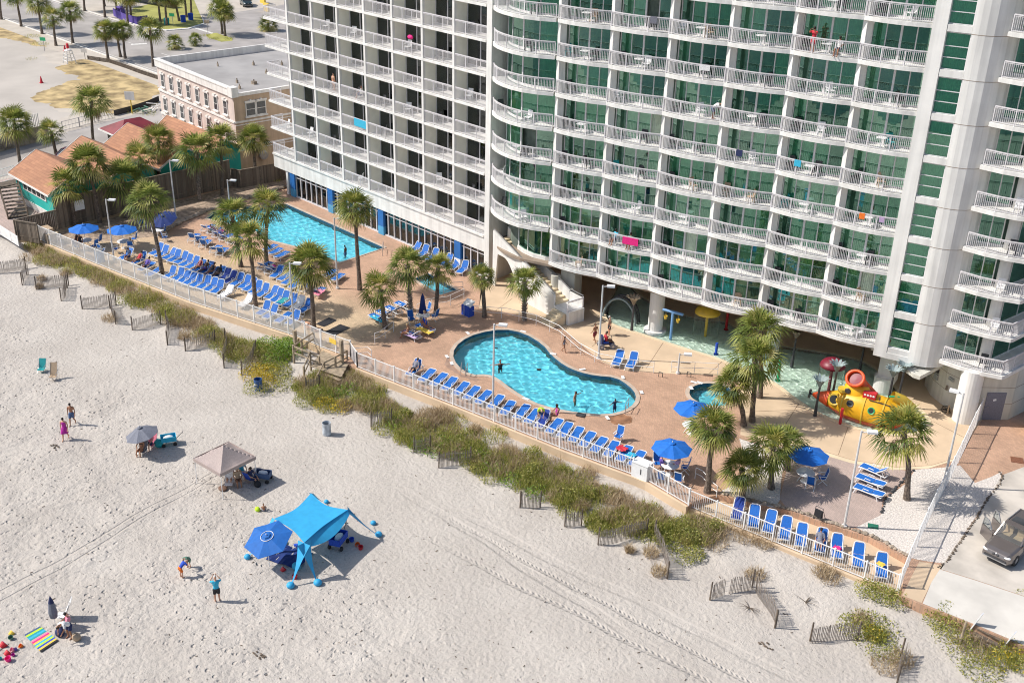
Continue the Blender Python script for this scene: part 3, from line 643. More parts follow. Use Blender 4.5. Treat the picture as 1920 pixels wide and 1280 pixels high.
for x in CX[:-1]: mb.box((x, YA+DPT/2+.14, 2.4+14.5), (.22, DPT+.2, 29-1.1))
mb.build('party_wall', M['party'], wing, world=True)
mb = MB()
for k in range(NF+1):
    z = Z0+FH*k; mb.box(((XL-69.4)/2, YA+DPT/2+.05, z-.12), (-69.4-XL, DPT+.34, .20))
mb.build('balcony_slab', M['white'], wing, world=True)
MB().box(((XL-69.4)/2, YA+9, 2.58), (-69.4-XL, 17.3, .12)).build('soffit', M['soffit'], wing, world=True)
MB().box((-85.2, YA+11, 31.6), (36, 20, .5)).build('roof', M['roof_grey'], wing, world=True)
# a darker inner face of each party wall strip seen in the recess
edges = [XL]+CX
protos = {}
for i in range(8):
    a, b = edges[i]+.14, edges[i+1]-.14
    pts = [(a, YA), (b, YA)]
    if i == 0: pts = [(XL+.05, YA+DPT+.1), (XL+.05, YA), (b, YA)]
    for k in range(NF):
        z = Z0+FH*k
        if k == 0: r0 = rail_mb(pts, 0).build('balcony_railing', M['rail'], wing, world=True); o = r0
        else: o = r0.copy(); sc.collection.objects.link(o)
        o.location = (0, 0, z)
        # sliding door
        if k == 0:
            yb = YA+DPT+.05; x0 = max(a, -101.1); W_ = b-x0; fr = MB()
            for xx in (x0+.05, x0+W_*.42, x0+W_*.73, b-.05): fr.box((xx, yb, 1.2), (.09, .08, 2.35))
            fr.box((x0+W_/2, yb, 2.42), (W_, .08, .12)); fr.box((x0+W_/2, yb, .05), (W_, .08, .08))
            d0 = fr.build('sliding_door', M['rail'], wing, world=True)
            c0 = MB().box((x0+W_*.215, yb+.12, 1.2), (W_*.40, .05, 2.3)).box((x0+W_*.58, yb+.14, 1.2), (W_*.26, .05, 2.3)).build('curtain', M['brown_curtain'], d0); 
            c0.data.transform(Matrix.Translation(-wing.location))
            g0 = MB().box((x0+W_/2, yb+.01, 1.2), (W_, .015, 2.3)).build('pane', M['clear_glass'], d0); g0.data.transform(Matrix.Translation(-wing.location))
            protos[i] = (d0, c0, g0); d0.location = (0, 0, z)
        else:
            d0, c0, g0 = protos[i]; d = d0.copy(); sc.collection.objects.link(d); d.location = (0, 0, z)
            for s_ in (c0, g0):
                q = s_.copy(); sc.collection.objects.link(q); q.parent = d
                if s_ is c0: q.scale = (1, 1, 1)
yb = YA+DPT+.6
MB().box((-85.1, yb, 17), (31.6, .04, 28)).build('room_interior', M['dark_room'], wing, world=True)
# poolside glazing
mb = MB(); x = -99.35
posts = []
while x < -69.6: posts.append(x); x += .93
for x in posts: mb.box((x, YA+.3, 1.27), (.10, .12, 2.5))
mb.box((-84.5, YA+.3, 2.2), (30, .08, .07)); mb.box((-84.5, YA+.32, .06), (30, .25, .12))
mb.build('window_frame', M['rail'], wing, world=True)
MB().box((-84.5, YA+.36, 1.3), (30, .02, 2.4)).build('window_pane', M['clear_glass'], wing, world=True)
MB().box((-84.5, YA+6.5, 1.3), (30, .1, 2.5)).box((-84.5, YA+6, .02), (30, 8, .03)).build('lounge_interior', M['brown_curtain'], wing, world=True)
for x in (-99.75, -92.9, -84.5, -73.1):
    MB().box((x, YA+.22, 1.75), (.85, .3, 1.72)).build('blue_pillar', M['blue_paint'], wing, world=True)
    MB().box((x, YA+.22, .45), (.85, .3, .88)).build('light_blue_pillar_foot', M['sky_paint'] if x != -73.1 else M['white'], wing, world=True)

# curved tower -----------------------------------------------------------------
J = [Vector(p) for p in [(-61.2, 64.8), (-56.7, 65.8), (-52.1, 66.95), (-47.5, 67.9), (-43.15, 69.2), (-38.5, 70.2), (-34.0, 71.25)]]
B0 = [Vector(p) for p in [(-68.75, 65.1), (-68.1, 64.55), (-67.2, 64.1), (-66.2, 63.8), (-65.0, 63.62), (-63.8, 63.68), (-62.5, 64.1), (-61.35, 64.75)]]
tower = thing('hotel_tower', 'white hotel tower with bowed balconies and green glass over the splash pool', 'hotel', (-50, 72, 0))
bays = [B0]+[bow(J[i], J[i+1], .33) for i in range(6)]
DT = 1.35
face = []
for i, bpts in enumerate(bays):
    g = off(bpts, DT if i else 1.3); face.append(g)
line = [Vector((-68.9, 66.6))]+[p for g in face for p in g[1:-1]]+[Vector((-34.1, 72.9))]
zt = Z0+FH*NF+2.5
core = off(line, .55)+[Vector((-33, 92)), Vector((-69, 92))]
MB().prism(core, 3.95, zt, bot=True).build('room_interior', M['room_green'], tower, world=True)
mb = MB()
mb.prism([Vector((-69.4, 74)), Vector((-58, 76.2)), Vector((-34, 81.5)), Vector((-33.4, 91.9)), Vector((-69.4, 91.9))], 0, 3.9)     # recessed ground-floor wall
for k_, j in enumerate(J):
    nrm = Vector((.225, .974)); c = j+nrm*(.16+.3); mb.box((c.x, c.y, (3.95+zt)/2), (.36, .6, zt-3.95), rz=math.atan2(nrm.y, nrm.x)-PI/2)
mb.build('wall', M['tower_wall'], tower, world=True)
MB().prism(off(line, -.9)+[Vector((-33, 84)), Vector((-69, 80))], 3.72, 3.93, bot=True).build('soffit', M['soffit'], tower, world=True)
MB().prism(off(line, -1.4)+[Vector((-33, 92)), Vector((-69, 92))], zt, zt+.4).build('roof', M['roof_grey'], tower, world=True)
BMASK = [(1, 1, 0, 0), (0, 1, 1, 1), (1, 1, 1, 1), (1, 1, 1, 1), (1, 1, 1, 0), (0, 0, 1, 1), (1, 0, 0, 0), (0, 0, 0, 1)]
rt = random.Random(3)
def along(pts, u):
    L = [0]
    for a, b in zip(pts[:-1], pts[1:]): L.append(L[-1]+(b-a).length)
    s = u*L[-1]; k = min(len(L)-2, max(j for j in range(len(L)-1) if L[j] <= s+1e-9)); return pts[k].lerp(pts[k+1], (s-L[k])/max(1e-9, L[k+1]-L[k]))
def bay_set(parent, bpts, g, ks, npane=4, openp=.10):
    "slab, railing, window with mullions, panes and curtains for one bay; copies go up the floors"
    Pl = parent.location
    sl_ = MB().prism(bpts+[g[-1]+(g[-1]-bpts[-1])*.1, g[0]+(g[0]-bpts[0])*.1], -.27, 0, bot=True).build('balcony_slab', M['white'], parent, world=True)
    a = off(bpts, .10)
    ra = rail_mb(a, 0, sp=.125).build('balcony_railing', M['rail'], parent, world=True)
    fr = MB()
    for i in range(npane+1):
        p = along(g, i/npane); fr.box((p.x, p.y, 1.28), (.07 if i != npane//2 else .15, .07, 2.56))
    for p_, q_ in zip(g[:-1], g[1:]):
        fr.bar((p_.x, p_.y, 2.5), (q_.x, q_.y, 2.5), .07, .1); fr.bar((p_.x, p_.y, .06), (q_.x, q_.y, .06), .07, .1)
    wi = fr.build('window', M['rail'], parent, world=True)
    def pane(mask):
        mb = MB()
        for i in range(npane):
            if mask[i % len(mask)]:
                for s in range(3):
                    p_ = along(g, (i+s/3)/npane); q_ = along(g, (i+(s+1)/3)/npane); mb.add([(p_.x, p_.y, .05), (q_.x, q_.y, .05), (q_.x, q_.y, 2.5), (p_.x, p_.y, 2.5)], [(0, 1, 2, 3)])
        return mb
    def curt(mask):
        mb = MB(); gi = off(g, .2)
        for i in range(npane):
            if mask[i % len(mask)]:
                n = 14; top = []; bot = []
                for s in range(n+1):
                    p_ = along(gi, (i+s/n)/npane); d_ = .05*(1 if s % 2 else -1); top.append((p_.x, p_.y+d_, 2.5)); bot.append((p_.x, p_.y+d_*1.4, .08))
                mb.add(top+bot, [(s, s+1, n+2+s, n+1+s) for s in range(n)])
        return mb
    cache = {}
    for n_, k in enumerate(ks):
        z = Z0+FH*k-Pl.z
        for o_ in (sl_, ra):
            o = o_ if n_ == 0 else o_.copy()
            if n_: sc.collection.objects.link(o)
            o.location = (0, 0, z)
        w_ = wi if n_ == 0 else wi.copy()
        if n_: sc.collection.objects.link(w_)
        w_.location = (0, 0, z)
        opn = rt.random() < openp; om = tuple(0 if (opn and i == (2 if k % 2 else 3)) else 1 for i in range(4))
        cm_ = BMASK[rt.randrange(len(BMASK))]
        for key, fn, m_, nm in ((('p', om), pane, M['green_glass'], 'pane'), (('c', cm_), curt, M['curtain'], 'curtain')):
            if key not in cache:
                o = fn(key[1]).build(nm, m_, w_); o.data.transform(Matrix.Translation(-Vector(Pl))); cache[key] = o.data
            else:
                o = bpy.data.objects.new(nm, cache[key]); sc.collection.objects.link(o); o.parent = w_
            if nm == 'pane': o.material_slots[0].link = 'OBJECT'; o.material_slots[0].material = M[rt.choice(['green_glass', 'green_glass', 'green_glass_b', 'green_glass_b', 'green_glass_c'])]
M['curtain'] = mat('pale_green_curtain', (.68, .76, .64), .9, .08, 3)
for i, bpts in enumerate(bays):
    bay_set(tower, bpts, face[i], range(0 if i else 1, NF+1))
# glass under the rounded bay beside the stair
g = [Vector(p) for p in [(-65.6, 65.6), (-64.6, 65.3), (-63.3, 65.2), (-62.2, 65.5), (-61.3, 66.1)]]
mb = MB()
for u in (0, .33, .66, 1): p = along(g, u); mb.box((p.x, p.y, 5.6), (.08, .08, 2.7))
mb.prism(off(g, -.15)+[Vector((-61.2, 68)), Vector((-66, 68))], 3.75, 4.26, bot=True)
wq = mb.build('stair_window', M['white'], tower, world=True)
q = MB()
for a, b in zip(g[:-1], g[1:]): q.add([(a.x, a.y, 4.26), (b.x, b.y, 4.26), (b.x, b.y, 6.9), (a.x, a.y, 6.9)], [(0, 1, 2, 3)])
q = q.build('pane', M['green_glass'], wq); q.data.transform(Matrix.Translation(-Vector(tower.location)))
# shaft with the strip of tall windows, rounding to the right-hand balconies
W = [Vector(p) for p in [(-34.15, 71.05), (-33.25, 71.25), (-31.75, 71.66), (-31.35, 71.72), (-30.95, 71.85), (-30.5, 72.1), (-30.15, 72.45), (-29.9, 72.9), (-29.75, 73.6)]]
body = W+[Vector((-29.7, 79)), Vector((-34.3, 79))]
mb = MB(); zb = 3.5
mb.prism([W[0], W[1], W[1]+Vector((-.2, .9)), Vector((-34.4, 73))], zb, zt, bot=True)
mb.prism(W[2:]+[Vector((-29.7, 79)), Vector((-32, 79)), W[2]+Vector((-.2, .9))], zb, zt, bot=True)
for k in range(NF+1):
    z = Z0+FH*k
    mb.prism([W[1]+Vector((.02, .03)), W[2]+Vector((-.02, .03)), W[2]+Vector((-.2, .6)), W[1]+Vector((-.2, .6))], z-.33, z+.12, bot=True)
mb.prism([W[1], W[2], W[2]+Vector((-.2, .6)), W[1]+Vector((-.2, .6))], zb, Z0-.3, bot=True)
mb.build('wall', M['tower_wall'], tower, world=True)
mb = MB()
for k in range(1, NF+1):
    z = Z0+FH*k-.35
    for a, b in zip(W[2:-1], W[3:]):
        d = (b-a).normalized(); n_ = Vector((d.y, -d.x))*.004; mb.bar((a.x+n_.x, a.y+n_.y, z), (b.x+n_.x, b.y+n_.y, z), .012, .035)
mb.build('wall_joint', M['soffit'], tower, world=True)
a_, b_ = W[1]+Vector((-.04, .20)), W[2]+Vector((-.08, .20))
fr = MB(); pn = MB(); ct = MB()
for zz in (.16, .9, 1.62, 2.34+.13): fr.bar((a_.x, a_.y-.03, zz), (b_.x, b_.y-.03, zz), .05, .05)
for p in (a_, b_): fr.box((p.x, p.y-.03, 1.32), (.06, .06, 2.36))
pn.add([(a_.x, a_.y, .12), (b_.x, b_.y, .12), (b_.x, b_.y, 2.5), (a_.x, a_.y, 2.5)], [(0, 1, 2, 3)])
n = 20; d_ = b_-a_; top = [(a_.x+d_.x*s/n, a_.y+d_.y*s/n+.18+.04*(-1)**s, 2.5) for s in range(n+1)]; ct.add(top+[(x, y, .1) for x, y, z in top], [(s, s+1, n+2+s, n+1+s) for s in range(n)])
f0 = fr.build('strip_window', M['rail'], tower, world=True); c0 = None
for k in range(NF+1):
    f = f0 if k == 0 else f0.copy()
    if k: sc.collection.objects.link(f)
    f.location = (0, 0, Z0+FH*k)
    if k == 0:
        p0 = pn.build('pane', M['green_glass'], f0); c0 = ct.build('curtain', M['curtain'], f0)
        for o in (p0, c0): o.data.transform(Matrix.Translation(-Vector(tower.location)))
    else:
        for o in (p0, c0): q = o.copy(); sc.collection.objects.link(q); q.parent = f
# right-hand balconies that turn the corner
RB = [Vector(p) for p in [(-29.85, 72.5), (-28.3, 72.55), (-26.9, 72.85), (-25.62, 73.35)]]; RS = [Vector((-25.55, 73.5)), Vector((-25.3, 76.4)), Vector((-24.9, 81)), Vector((-24.5, 86))]
slab = MB().prism(RB+RS+[Vector((-30, 86))], -.27, 0, bot=True).build('corner_balcony_slab', M['white'], tower, world=True)
rr1 = rail_mb([Vector((-29.7, 72.62)), Vector((-28.25, 72.67)), Vector((-26.9, 72.97)), Vector((-25.75, 73.42)), Vector((-25.45, 76.4)), Vector((-25.05, 81)), Vector((-24.65, 86))], 0, sp=.125).build('corner_balcony_railing', M['rail'], tower, world=True)
gl = [Vector((-29.7, 74.1)), Vector((-28.2, 74.5))]
fr = MB()
for u in (0, .5, 1): p = gl[0].lerp(gl[1], u); fr.box((p.x, p.y, 1.28), (.07, .07, 2.56))
for u in (0, .33, .66, 1): p = Vector((-27.35, 75.2)).lerp(Vector((-26.6, 82)), u); fr.box((p.x, p.y, 1.28), (.07, .09, 2.56))
for z_ in (.06, 2.5): fr.bar((-29.7, 74.1, z_), (-28.2, 74.5, z_), .07, .1).bar((-28.2, 74.5, z_), (-27.35, 75.2, z_), .07, .1).bar((-27.35, 75.2, z_), (-26.6, 82, z_), .09, .1)
fw = fr.build('corner_window', M['white'], tower, world=True)
pp_ = MB().add([(gl[0].x, gl[0].y, .05), (gl[1].x, gl[1].y, .05), (gl[1].x, gl[1].y, 2.5), (gl[0].x, gl[0].y, 2.5)], [(0, 1, 2, 3)]).add([(-27.35, 75.2, .05), (-26.6, 82, .05), (-26.6, 82, 2.5), (-27.35, 75.2, 2.5)], [(0, 1, 2, 3)]).build('pane', M['green_glass'], fw)
pp_.data.transform(Matrix.Translation(-Vector(tower.location)))
cl = MB().tube([(-27.55, 74.5, 0), (-27.55, 74.5, 2.6)], .38, 14).build('corner_column', M['tower_wall'], tower, smooth=True, world=True)
for k in range(NF+1):
    z = Z0+FH*k
    for o_ in (slab, rr1, fw, cl):
        o = o_ if k == 0 else o_.copy()
        if k: sc.collection.objects.link(o)
        o.location = (0, 0, z)
        if o_ is fw and k: q = pp_.copy(); sc.collection.objects.link(q); q.parent = o
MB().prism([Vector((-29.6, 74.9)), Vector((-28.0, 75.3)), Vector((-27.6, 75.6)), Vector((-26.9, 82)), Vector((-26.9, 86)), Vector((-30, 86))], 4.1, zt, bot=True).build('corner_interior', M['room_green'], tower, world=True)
# piers under the tower
def pier(x, y, w1, r, zb=0, square=True):
    mb = MB()
    if square: mb.box((x, y, 2.9), (w1, w1, 1.9), rz=.23)
    mb.tube([(x, y, 0), (x, y, 3.8 if not square else 2.0)], r, 20)
    o = mb.build('pier', M['tower_wall'], tower, world=True); return o
mb = MB(); mb.tube([(-52.05, 68.3, -.3), (-52.05, 68.3, 3.9)], .62, 24); mb.tube([(-52.05, 68.3, -.3), (-52.05, 68.3, .12)], .95, 24); mb.build('pier', M['tower_wall'], tower, smooth=False, world=True)
mb = MB(); mb.box((-33.9, 73.6, 2.3), (1.25, 1.25, 3.4), rz=.23); mb.tube([(-33.95, 73.2, -.3), (-33.95, 73.2, 1.1)], .72, 24); mb.box((-33.9, 73.4, 3.55), (2.6, 1.5, .8), rz=.23); mb.build('pier', M['tower_wall'], tower, world=True)
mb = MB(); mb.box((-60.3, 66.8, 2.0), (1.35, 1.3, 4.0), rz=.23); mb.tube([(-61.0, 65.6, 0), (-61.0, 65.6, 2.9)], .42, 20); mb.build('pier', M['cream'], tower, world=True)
mb = MB(); mb.tube([(-27.6, 73.3, 0), (-27.6, 73.3, 4.1)], .78, 24); mb.build('pier', M['tower_wall'], tower, smooth=False, world=True)
mb = MB(); mb.tube([(-43.2, 72.2, -.3), (-43.2, 72.2, 3.9)], .55, 20); mb.build('pier', M['tower_wall'], tower, world=True)
# ground-floor curved service wall, door and fittings
cw = [Vector(p) for p in [(-33.2, 80.5), (-32.9, 78), (-32.1, 76.2), (-31.0, 75.0), (-29.8, 74.3), (-28.4, 74.0), (-27.0, 74.05), (-25.4, 75.7), (-25.1, 78), (-24.6, 86), (-33, 86)]]
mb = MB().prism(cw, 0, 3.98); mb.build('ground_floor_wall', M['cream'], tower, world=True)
mb = MB()
for zz in (1.3, 2.6):
    for a, b in zip(cw[1:8], cw[2:9]): d = (b-a).normalized(); mb.bar((a.x+d.y*.004, a.y-d.x*.004, zz), (b.x+d.y*.004, b.y-d.x*.004, zz), .012, .03)
mb.build('wall_joint', M['soffit'], tower, world=True)
a, b = cw[6].lerp(cw[7], .18), cw[6].lerp(cw[7], .78); d = (b-a).normalized(); n_ = Vector((d.y, -d.x))
dr = MB().bar((a.x+n_.x*.02, a.y+n_.y*.02, 1.1), (b.x+n_.x*.02, b.y+n_.y*.02, 1.1), .06, 2.2).build('door', M['greycloth'], tower, world=True)
hd = MB().bar((a.x+n_.x*.1+d.x*.15, a.y+n_.y*.1+d.y*.15, 1.05), (a.x+n_.x*.1+d.x*.3, a.y+n_.y*.1+d.y*.3, 1.05), .04, .04).build('door_handle', M['metal'], dr); hd.data.transform(Matrix.Translation(-Vector(tower.location)))
sg = MB().bar((a.x+n_.x*.06+d.x*.5, a.y+n_.y*.06+d.y*.5, 1.6), (a.x+n_.x*.06+d.x*.72, a.y+n_.y*.06+d.y*.72, 1.66), .01, .16).build('door_notice', M['white_plastic'], dr); sg.data.transform(Matrix.Translation(-Vector(tower.location)))
for (u, z, w_, h_, mm) in ((.25, 2.25, .3, .3, 'dark_metal'), (.25, 1.75, .4, .42, 'metal'), (.75, 2.3, .5, .22, 'metal'), (.6, 1.5, .12, .35, 'rock')):
    p = cw[3].lerp(cw[4], u) if u < .5 else cw[4].lerp(cw[5], u-.4); MB().box((p.x-.05, p.y-.08, z), (w_, .12, h_), rz=-.5).build('wall_fitting', M[mm], tower, world=True)
# low hanging canopy beside the pier
cp = P2([(1680, 672), (1722, 713), (1765, 690)], 3.0)
cn = [at(1678, 671, 3.3).to_2d(), at(1692, 692, 3.05).to_2d(), at(1712, 708, 3.0).to_2d(), at(1724, 712, 3.0).to_2d(), at(1765, 690, 3.0).to_2d(), Vector((-30.2, 74.5)), Vector((-32.5, 75))]
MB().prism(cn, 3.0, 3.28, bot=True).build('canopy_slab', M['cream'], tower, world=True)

# stair from the terrace to the first floor --------------------------------------
st = thing('white_staircase', 'solid white walled outdoor staircase climbing left beside the rounded corner of the tower', 'staircase', (-60, 63.8, 0))
A0 = Vector((-59.3, 63.75)); A1 = Vector((-67.9, 64.75)); dv = (A1-A0).normalized(); nv = Vector((-dv.y, dv.x))*-1
zl = 1.15; ztop = 4.26; nst = 18
mb = MB()
for i in range(nst):
    p = A0.lerp(A1, (i+.5)/nst); z = zl+(ztop-zl)*(i+1)/nst; c = p+nv*.85
    mb.box((c.x, c.y, z-.25), ((A1-A0).length/nst+.01, 1.35, .5), rz=math.atan2(dv.y, dv.x))
mb.build('steps', M['tan_edge'], st, world=True)
mb = MB()
def slope_wall(s, zlo_fn, zhi_fn, a=0.0, b=1.0, n=24, th=.16):
    for i in range(n):
        u0, u1 = a+(b-a)*i/n, a+(b-a)*(i+1)/n; p = A0.lerp(A1, u0)+nv*s; q = A0.lerp(A1, u1)+nv*s
        zz = [(zlo_fn(u0), zhi_fn(u0)), (zlo_fn(u1), zhi_fn(u1))]; h = nv*th/2
        vs = [(p.x-h.x, p.y-h.y, zz[0][0]), (p.x+h.x, p.y+h.y, zz[0][0]), (p.x+h.x, p.y+h.y, zz[0][1]), (p.x-h.x, p.y-h.y, zz[0][1]), (q.x-h.x, q.y-h.y, zz[1][0]), (q.x+h.x, q.y+h.y, zz[1][0]), (q.x+h.x, q.y+h.y, zz[1][1]), (q.x-h.x, q.y-h.y, zz[1][1])]
        mb.add(vs, [(0, 3, 2, 1), (4, 5, 6, 7), (0, 4, 7, 3), (1, 2, 6, 5), (3, 7, 6, 2), (0, 1, 5, 4)])
zs = lambda u: zl+(ztop-zl)*u
arch = lambda u: 0 if u < .52 or u > .94 else min(zs(u)-.45, 3.2*math.sin(min(1, (u-.52)/.30)*PI/2))
slope_wall(0, arch, lambda u: zs(u)+.95)
slope_wall(1.62, lambda u: zs(u)-.5, lambda u: zs(u)+.95)
LA = A0+dv*-1.75
mb.prism([A0+nv*-.08, A0+nv*1.7, LA+nv*1.7, LA+nv*-.08], .95, zl, bot=True)
mb.box(((A0+LA).x/2+nv.x*1.62, (A0+LA).y/2+nv.y*1.62, 1.6), (1.75, .1, .9), rz=math.atan2(dv.y, dv.x))
p = LA+nv*.8; mb.box((p.x, p.y, .6), (.35, 1.7, 1.2), rz=math.atan2(dv.y, dv.x))
mb.build('stair_wall', M['white'], st, world=True)
mb = MB()
for s in (0, 1.62):
    a, b = A0+nv*s, A1+nv*s; mb.bar((a.x, a.y, zl+1.12), (b.x, b.y, ztop+1.12), .08, .06)
a, b = A0+nv*1.62, LA+nv*1.62; mb.bar((a.x, a.y, zl+1.12), (b.x, b.y, zl+1.12), .08, .06)
mb.build('handrail', M['metal'], st, world=True)
ft = [LA+nv*.0, LA+nv*.0+Vector((.2, -1.9))]
mb = rail_mb([LA+nv*1.65, LA+nv*-.05], zl, .95); mb.build('landing_railing', M['rail'], st, world=True)
mb = MB()
for i in range(5): p = A0+dv*-.85+nv*(-.25-.28*i); mb.box((p.x, p.y, (zl-.2*i-.2)/2), (1.5, .28, zl-.2*i-.2), rz=math.atan2(dv.y, dv.x))
mb.build('lower_steps', M['tan_edge'], st, world=True)
# dark rail on the far wall of the stairwell
# balcony furniture ------------------------------------------------------------
def make_patio_chair(m_, label, cat='chair'):
    t = thing('balcony_chair', label, cat)
    MB().box((0, 0, .42), (.5, .48, .05)).build('seat', m_, t)
    MB().box((0, .24, .72), (.5, .04, .5), M3=Matrix.Rotation(-.2, 3, 'X')).build('backrest', m_, t)
    for sx in (-1, 1):
        for sy in (-1, 1): MB().bar((sx*.22, sy*.2, .42), (sx*.25, sy*.24, 0), .045, .045).build('leg', m_, t)
        MB().box((sx*.26, .02, .62), (.05, .46, .035)).build('armrest', m_, t)
    return t
FLN = ['lowest']+[ORD[k] for k in range(1, 12)]
def place_balcony(kind, px, py, floor, bayname, rz, root, lab):
    return
dk = make_patio_chair(M['dark_metal'], 'x'); wh = make_patio_chair(M['white_plastic'], 'x')
used = {id(dk): 0, id(wh): 0}
def put_chair(src, loc, rz, label, group):
    if used[id(src)] == 0: src.location = loc; src.rotation_euler = (0, 0, rz); src['label'] = label; src['group'] = group; used[id(src)] = 1; return src
    return dup(src, loc, rz, label, group)
BAYN = ['rounded leftmost', 'second', 'third', 'fourth', 'fifth', 'sixth', 'seventh']
rc = random.Random(11)
tb = thing('balcony_table', 'x', 'table'); MB().lathe([(0, .70), (.36, .70), (.38, .68), (.36, .66), (0, .66)], 14).build('tabletop', M['white_plastic'], tb); MB().tube([(0, 0, 0), (0, 0, .66)], .03, 6).box((0, 0, .02), (.45, .08, .03)).box((0, 0, .022), (.08, .45, .03)).build('stand', M['white_plastic'], tb); tbu = 0
for i, bpts in enumerate(bays):
    for k in range(0 if i else 1, NF):
        z = Z0+FH*k
        for side, u in (('left', .22), ('right', .74)):
            if rc.random() > (.62 if side == 'left' else .75): continue
            p = off(bpts, .85)[int(u*(len(bpts)-1))]+Vector((rc.uniform(-.2, .2), rc.uniform(-.1, .3)))
            q_ = rc.random(); src = dk if q_ < .6 else wh
            o_ = put_chair(src, (p.x, p.y, z), rc.uniform(-1.4, 1.4)+.2, '%s patio chair at the %s side of the %s tower bay, %s balcony floor' % ('dark' if q_ < .6 else 'white' if q_ < .75 else 'tan' if q_ < .88 else 'teal', side, BAYN[i], FLN[k]), 'patio chairs on the tower balconies')
            if q_ >= .75:
                for c_ in o_.children:
                    if o_ is not wh: c_.material_slots[0].link = 'OBJECT'; c_.material_slots[0].material = M['tan' if q_ < .88 else 'tealcloth']
        if rc.random() < .3:
            p = off(bpts, .7)[len(bpts)//2]; lab = 'white round table in the %s tower bay, %s balcony floor' % (BAYN[i], FLN[k])
            if tbu == 0: tb.location = (p.x, p.y, z); tb['label'] = lab; tb['group'] = 'white tables on the tower balconies'; tbu = 1
            else: dup(tb, (p.x, p.y, z), 0, lab, 'white tables on the tower balconies')
for k in range(NF):
    z = Z0+FH*k
    put_chair(wh if k % 3 else dk, (-27.2+.2*(k % 2), 73.6, z), .3, '%s patio chair on the right-hand corner balcony, %s floor' % ('white' if k % 3 else 'dark', FLN[k]), 'patio chairs on the corner balconies')
for i in range(8):
    for k in range(NF-1):
        if rc.random() > .45: continue
        x = edges[i]+1.0+rc.uniform(0, .8)
        if i == 0: x = XL+1.6+rc.uniform(0, .4)
        src = dk if rc.random() < .5 else wh
        put_chair(src, (x, YA+.8, Z0+FH*k), rc.uniform(-1, 1), '%s patio chair in the %s bay of the straight wing, %s balcony floor' % ('dark' if src is dk else 'white', ORD[i], FLN[k]), 'patio chairs on the wing balconies')
for k in range(1, 3): bpy.context.view_layer.update()
# towels hung on railings
rtw = random.Random(21)
for n_, (i, k, u, m_, w_) in enumerate([(3, 6, .6, 'whitecloth', .8), (4, 4, .35, 'navy', .5), (5, 4, .3, 'turq', .5), (6, 3, .4, 'orange', .4), (6, 3, .7, 'lilac', .35), (2, 7, .7, 'greycloth', .5)]):
    j = off(bays[i], .10); p = along(j, u); q = along(j, u+w_/4.7); z = Z0+FH*k+.88
    tag(MB().bar((p.x, p.y-.045, z), (q.x, q.y-.045, z), .02, rtw.uniform(.35, .55)).build('hung_towel', M[m_]), '%s towel hung on the railing of the %s tower bay, %s floor' % ({'turq': 'turquoise', 'yellowcloth': 'yellow', 'whitecloth': 'white', 'navy': 'navy', 'redcloth': 'red', 'orange': 'orange', 'lilac': 'lilac', 'tealcloth': 'teal', 'pink': 'pink', 'greycloth': 'grey'}[m_], BAYN[i], FLN[k]), 'towel', 'towels on the tower railings')
for nm, px, py, lev, m_, lab, cat, w_ in [('bath_towel', 1172, 452, 1, 'hot', 'bright pink towel hanging over the tower balcony railing above the second pier', 'towel', 1.0), ('beach_towel', 676, 232, 0, 'turq', 'patterned turquoise towel hanging on a railing of the straight hotel wing', 'towel', 1.6), ('float_ring', 769, 70, 0, 'hot', 'hot pink swim float on a railing of the straight hotel wing', 'float', .5)]:
    if px > 900:
        p = at(1172, 452, Z0+FH*1+.9)
        zz = Z0+FH+.85; j = off(bays[2], .06); p = along(j, .5); q = along(j, .78)
        tag(MB().bar((p.x, p.y-.06, zz-.1), (q.x, q.y-.06, zz-.1), .03, .6).build(nm, M[m_]), lab, cat)
    elif nm == 'beach_towel':
        p = aty(px, py, YA-.05); tag(MB().box((p.x, YA-.06, p.z), (2.0, .03, .75)).build(nm, M[m_]), lab, cat)
    else:
        p = aty(px, py, YA); tag(MB().ell((p.x, YA+.02, p.z), (.36, .16, .2)).build(nm, M[m_], smooth=True), lab, cat)
# ------------------------------------------------------------------ palms
def frond(mb, c, d, Lp, Lf, rg, droop=.3, nleaf=13, lw=.088):
    "one fan: petiole and pleated leaflets, all joined at the fan's base"
    d = d.normalized(); side = d.cross(Vector((0, 0, 1)))
    if side.length < .1: side = Vector((1, 0, 0))
    side.normalize(); side = (Matrix.Rotation(rg.uniform(-.5, .5), 3, d) @ side)
    upv = side.cross(d).normalized()
    tip = c+d*Lp-Vector((0, 0, 1))*droop*Lp*.35
    k = len(mb.v); mb.v.append(tuple(tip)); vs = mb.v
    # petiole
    b0 = c+side*.018; b1 = c-side*.018; n = len(vs); vs += [tuple(b0), tuple(b1)]; mb.f.append((k, n, n+1))
    for i in range(nleaf):
        a = (i/(nleaf-1)-.5)*R_(150)*1.0; f = math.cos(a)*.35+.65
        ld = (d*math.cos(a)+side*math.sin(a)).normalized()
        ln = Lf*f*rg.uniform(.88, 1.08); fold = upv*(.05 if i % 2 else -.03)
        m1 = tip+ld*ln*.45+fold; wdt = ld.cross(upv).normalized()*lw*.5
        e = tip+ld*ln-Vector((0, 0, 1))*ln*(droop*.75+.12*rg.random())+fold
        n = len(vs); vs += [tuple(m1+wdt), tuple(m1-wdt), tuple(e)]
        mb.f.append((k, n, n+1)); mb.f.append((n, n+2, n+1))
